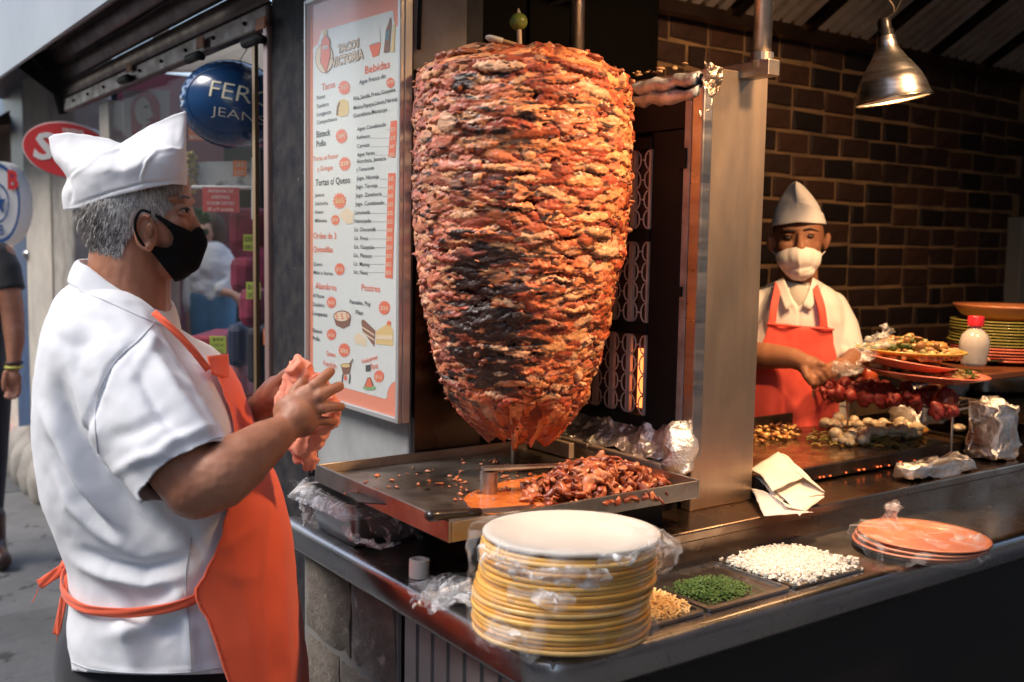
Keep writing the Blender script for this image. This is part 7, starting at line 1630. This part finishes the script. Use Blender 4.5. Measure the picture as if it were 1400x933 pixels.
# ---------------------------------------------------------------- passer-by at the left edge (mostly outside the picture)
D3 = 4.7
def Q3(px, py, b=0.): return at(px, py, D3+b)
p3 = D3/FPX
pb3 = thing("person", "passer-by in black T-shirt with yellow wristband cut off by the left edge", "person", A([*Q3(-30, 700)[:2], 0]))
def body3(mb):
    capsules(mb, [(Q3(2, 352), .062), (Q3(10, 390, -.02), .058), (Q3(17, 430, -.03), .050), (Q3(20, 465, -.05), .043), (Q3(19, 492, -.07), .030), (Q3(19, 503, -.075), .027)], 20)
    mb.sphere(Q3(18, 518, -.08), (.038, .026, .044), 16, 12, BAS)
    for k in range(4): capsules(mb, [(Q3(11+k*5, 526, -.08), .013), (Q3(10+k*5, 538, -.085), .0115), (Q3(8+k*4.5, 545-abs(k-1.5)*1.5, -.10), .0095)], 12)
    capsules(mb, [(Q3(8, 510, -.10), .014), (Q3(5, 524, -.115), .0115), (Q3(6, 534, -.115), .010)], 12)
    capsules(mb, [(Q3(-35, 330), .06), (Q3(-35, 290), .055)], 16); mb.sphere(Q3(-35, 262), (.075, .092, .11), 24, 16, BAS); mb.sphere(Q3(-35, 276, -.05), (.055, .05, .07), 18, 12, BAS); mb.sphere(Q3(-34, 266, -.10), (.012, .018, .022), 12, 8, BAS); mb.sphere(Q3(-58, 264), (.010, .018, .03), 12, 8, BAS); mb.sphere(Q3(-12, 264), (.010, .018, .03), 12, 8, BAS)
    capsules(mb, [(Q3(-72, 352), .062), (Q3(-82, 430), .045), (Q3(-84, 500), .03)], 18); mb.sphere(Q3(-84, 520), (.035, .026, .045), 16, 12, BAS)
skinmesh("body", [body3], .006, SKIN, pb3, 3)
def shirt3(mb):
    G = []
    R_ = A([(322, -45, -22, .05), (332, -65, -5, .09), (345, -80, 10, .12), (380, -82, 10, .13), (440, -78, 5, .13), (520, -76, 6, .13), (545, -76, 7, .13)], float)
    for py in np.linspace(322, 545, 40):
        xl, xr, hd = [np.interp(py, R_[:, 0], R_[:, k]) for k in (1, 2, 3)]
        G.append([Q3((xl+xr)/2, py)+R2*((xr-xl)/2*p3*math.cos(a))+F2*hd*math.sin(a) for a in np.linspace(0, 2*np.pi, 40, endpoint=False)])
    G = A(G); n = 40; mb.add(G.reshape(-1, 3), gridf(len(G), n, False, True)+[tuple(range(n))[::-1], tuple((len(G)-1)*n+k for k in range(n))])
    mb.tube([Q3(-2, 348), Q3(8, 370, -.01), Q3(14, 398, -.02)], [.068, .070, .066], 20); mb.sphere(Q3(-2, 350), .068, 20, 14)
V, F, N = remesh((lambda m_: (shirt3(m_), m_)[1])(MB()), .009, 3)
obj("t_shirt", (V+N*(.004*fbm(V, 8, 3, 1))[:, None], F), mat("black_cotton", (.015, .016, .018), .85, sheen=.3), parent=pb3, smooth=True, recalc=False)
obj("wristband", MB().tube(ringaround(Q3(19, 502, -.073), Z3, .034, 24), .006, 8, closed=True), mat("yellow_band", (.62, .58, .12), .5), parent=pb3, smooth=True)
obj("wristband", MB().tube(ringaround(Q3(19, 496, -.071), Z3, .033, 24), .0075, 8, closed=True), mat("dark_band", (.05, .02, .02), .5), parent=pb3, smooth=True)
obj("hair", MB().sphere(Q3(-35, 254, .012), (.082, .098, .098), 22, 14, BAS, jit=.02), MATS["black_hair"], parent=pb3, smooth=True)
def legs3(mb):
    for x in (-14, -55): capsules(mb, [(Q3(x, 530), .095), (Q3(x+2, 620), .072), (A([*Q3(x-2, 700)[:2], .18]), .058)], 18)
skinmesh("trousers", [legs3], .012, TROU, pb3, 3)
for x in (-10, -55):
    c = A([*Q3(x, 730)[:2], 0]); mbk = MB(); capsules(mbk, [(c+A([0, 0, .22]), .058), (c+A([0, 0, .09]), .055), (c+A([0, 0, .055])+R2*.04-F2*.05, .05), (c+A([0, 0, .045])+R2*.09-F2*.10, .042)], 16)
    V, F, N = remesh(mbk, .006, 3); V[:, 2] = np.maximum(V[:, 2], .004); obj("boot", (V, F), mat("brown_black_boot", (.05, .022, .018), .4, coat=.3), parent=pb3, smooth=True, recalc=False)
# ---------------------------------------------------------------- figure added inside the shop in place of a reflection in the glass
D4 = 7.2
def Q4(px, py, b=0.): return at(px, py, D4+b)
p4 = D4/FPX
sp4 = thing("person", "shopper in white sweater and blue jeans seen through the shop window", "person", A([*Q4(292, 480)[:2], 0]))
def skin4(mb):
    mb.sphere(Q4(284, 318), (.075, .09, .10), 20, 14, BAS); capsules(mb, [(Q4(287, 330), .05), (Q4(289, 345), .055)], 12)
    capsules(mb, [(Q4(300, 398, -.10), .032), (Q4(318, 402, -.16), .028), (Q4(330, 412, -.18), .03)], 12)
    for k in range(4): capsules(mb, [(Q4(326, 404+k*4, -.18), .016), (Q4(336, 408+k*5, -.19), .012)], 8)
    capsules(mb, [(Q4(262, 430, -.02), .035), (Q4(262, 455, -.03), .03), (Q4(263, 468, -.03), .036)], 12)
skinmesh("body", [skin4], .008, mat("skin_light", (.55, .30, .20), .5, sss=.1), sp4, 3)
def sw4(mb):
    mb.sphere(Q4(290, 372), (.17, .13, .22), 24, 16, BAS); mb.sphere(Q4(292, 395), (.16, .13, .14), 24, 16, BAS); mb.sphere(Q4(290, 350), (.15, .10, .08), 20, 12, BAS)
    capsules(mb, [(Q4(268, 352), .07), (Q4(262, 390), .065), (Q4(261, 420, -.02), .05)], 16); capsules(mb, [(Q4(306, 352), .07), (Q4(314, 385, -.03), .065), (Q4(302, 396, -.10), .05)], 16)
V, F, N = remesh((lambda m_: (sw4(m_), m_)[1])(MB()), .011, 3)
obj("sweater", (V+N*(.016*fbm(V, 9, 3, 2))[:, None], F), mat("white_sweater", (.75, .75, .72), .9), parent=sp4, smooth=True, recalc=False)
skinmesh("jeans", [lambda mb: (capsules(mb, [(Q4(282, 408), .12), (Q4(278, 470), .09), (A([*Q4(277, 500)[:2], .1]), .06)], 16), capsules(mb, [(Q4(300, 408), .12), (Q4(303, 470), .09), (A([*Q4(305, 500)[:2], .1]), .06)], 16))], .012, mat("blue_denim", (.06, .17, .30), .85, col2=(.1, .28, .42), cs=5), sp4, 3)
obj("hair", MB().sphere(Q4(290, 315, .03), (.095, .10, .13), 20, 14, BAS, jit=.03), mat("brown_hair", (.05, .025, .015), .7), parent=sp4, smooth=True)
s5 = thing("person", "second shopper with white mask in wine red top behind the brass upright in the window", "person", A([*Q4(338, 480, .5)[:2], 0]))
skinmesh("head", [lambda mb: mb.sphere(Q4(336, 306, .5), (.075, .09, .10), 20, 14, BAS), lambda mb: capsules(mb, [(Q4(338, 322, .5), .05), (Q4(340, 335, .5), .05)], 12)], .008, MATS["skin_light"], s5, 3)
obj("face_mask", MB().sphere(Q4(334, 312, .42), (.06, .05, .055), 18, 12, BAS), mat("white_mask", (.78, .75, .70), .8), parent=s5, smooth=True)
obj("top", MB().sphere(Q4(345, 365, .5), (.19, .14, .30), 24, 16, BAS), WINE, parent=s5, smooth=True)
obj("hair", MB().sphere(Q4(340, 300, .53), (.09, .09, .095), 18, 12, BAS, jit=.03), MATS["brown_hair"], parent=s5, smooth=True)
obj("trousers", MB().tube([Q4(345, 395, .5), A([*Q4(345, 470, .5)[:2], .02])], [.15, .12], 16), TROU, parent=s5, smooth=True)
def lamp_light(name, loc, e, col, rad): 
    l = bpy.data.lights.new(name, 'POINT'); l.energy = e; l.color = col; l.shadow_soft_size = rad
    o = bpy.data.objects.new(name, l); sc.collection.objects.link(o); o.location = loc; return o
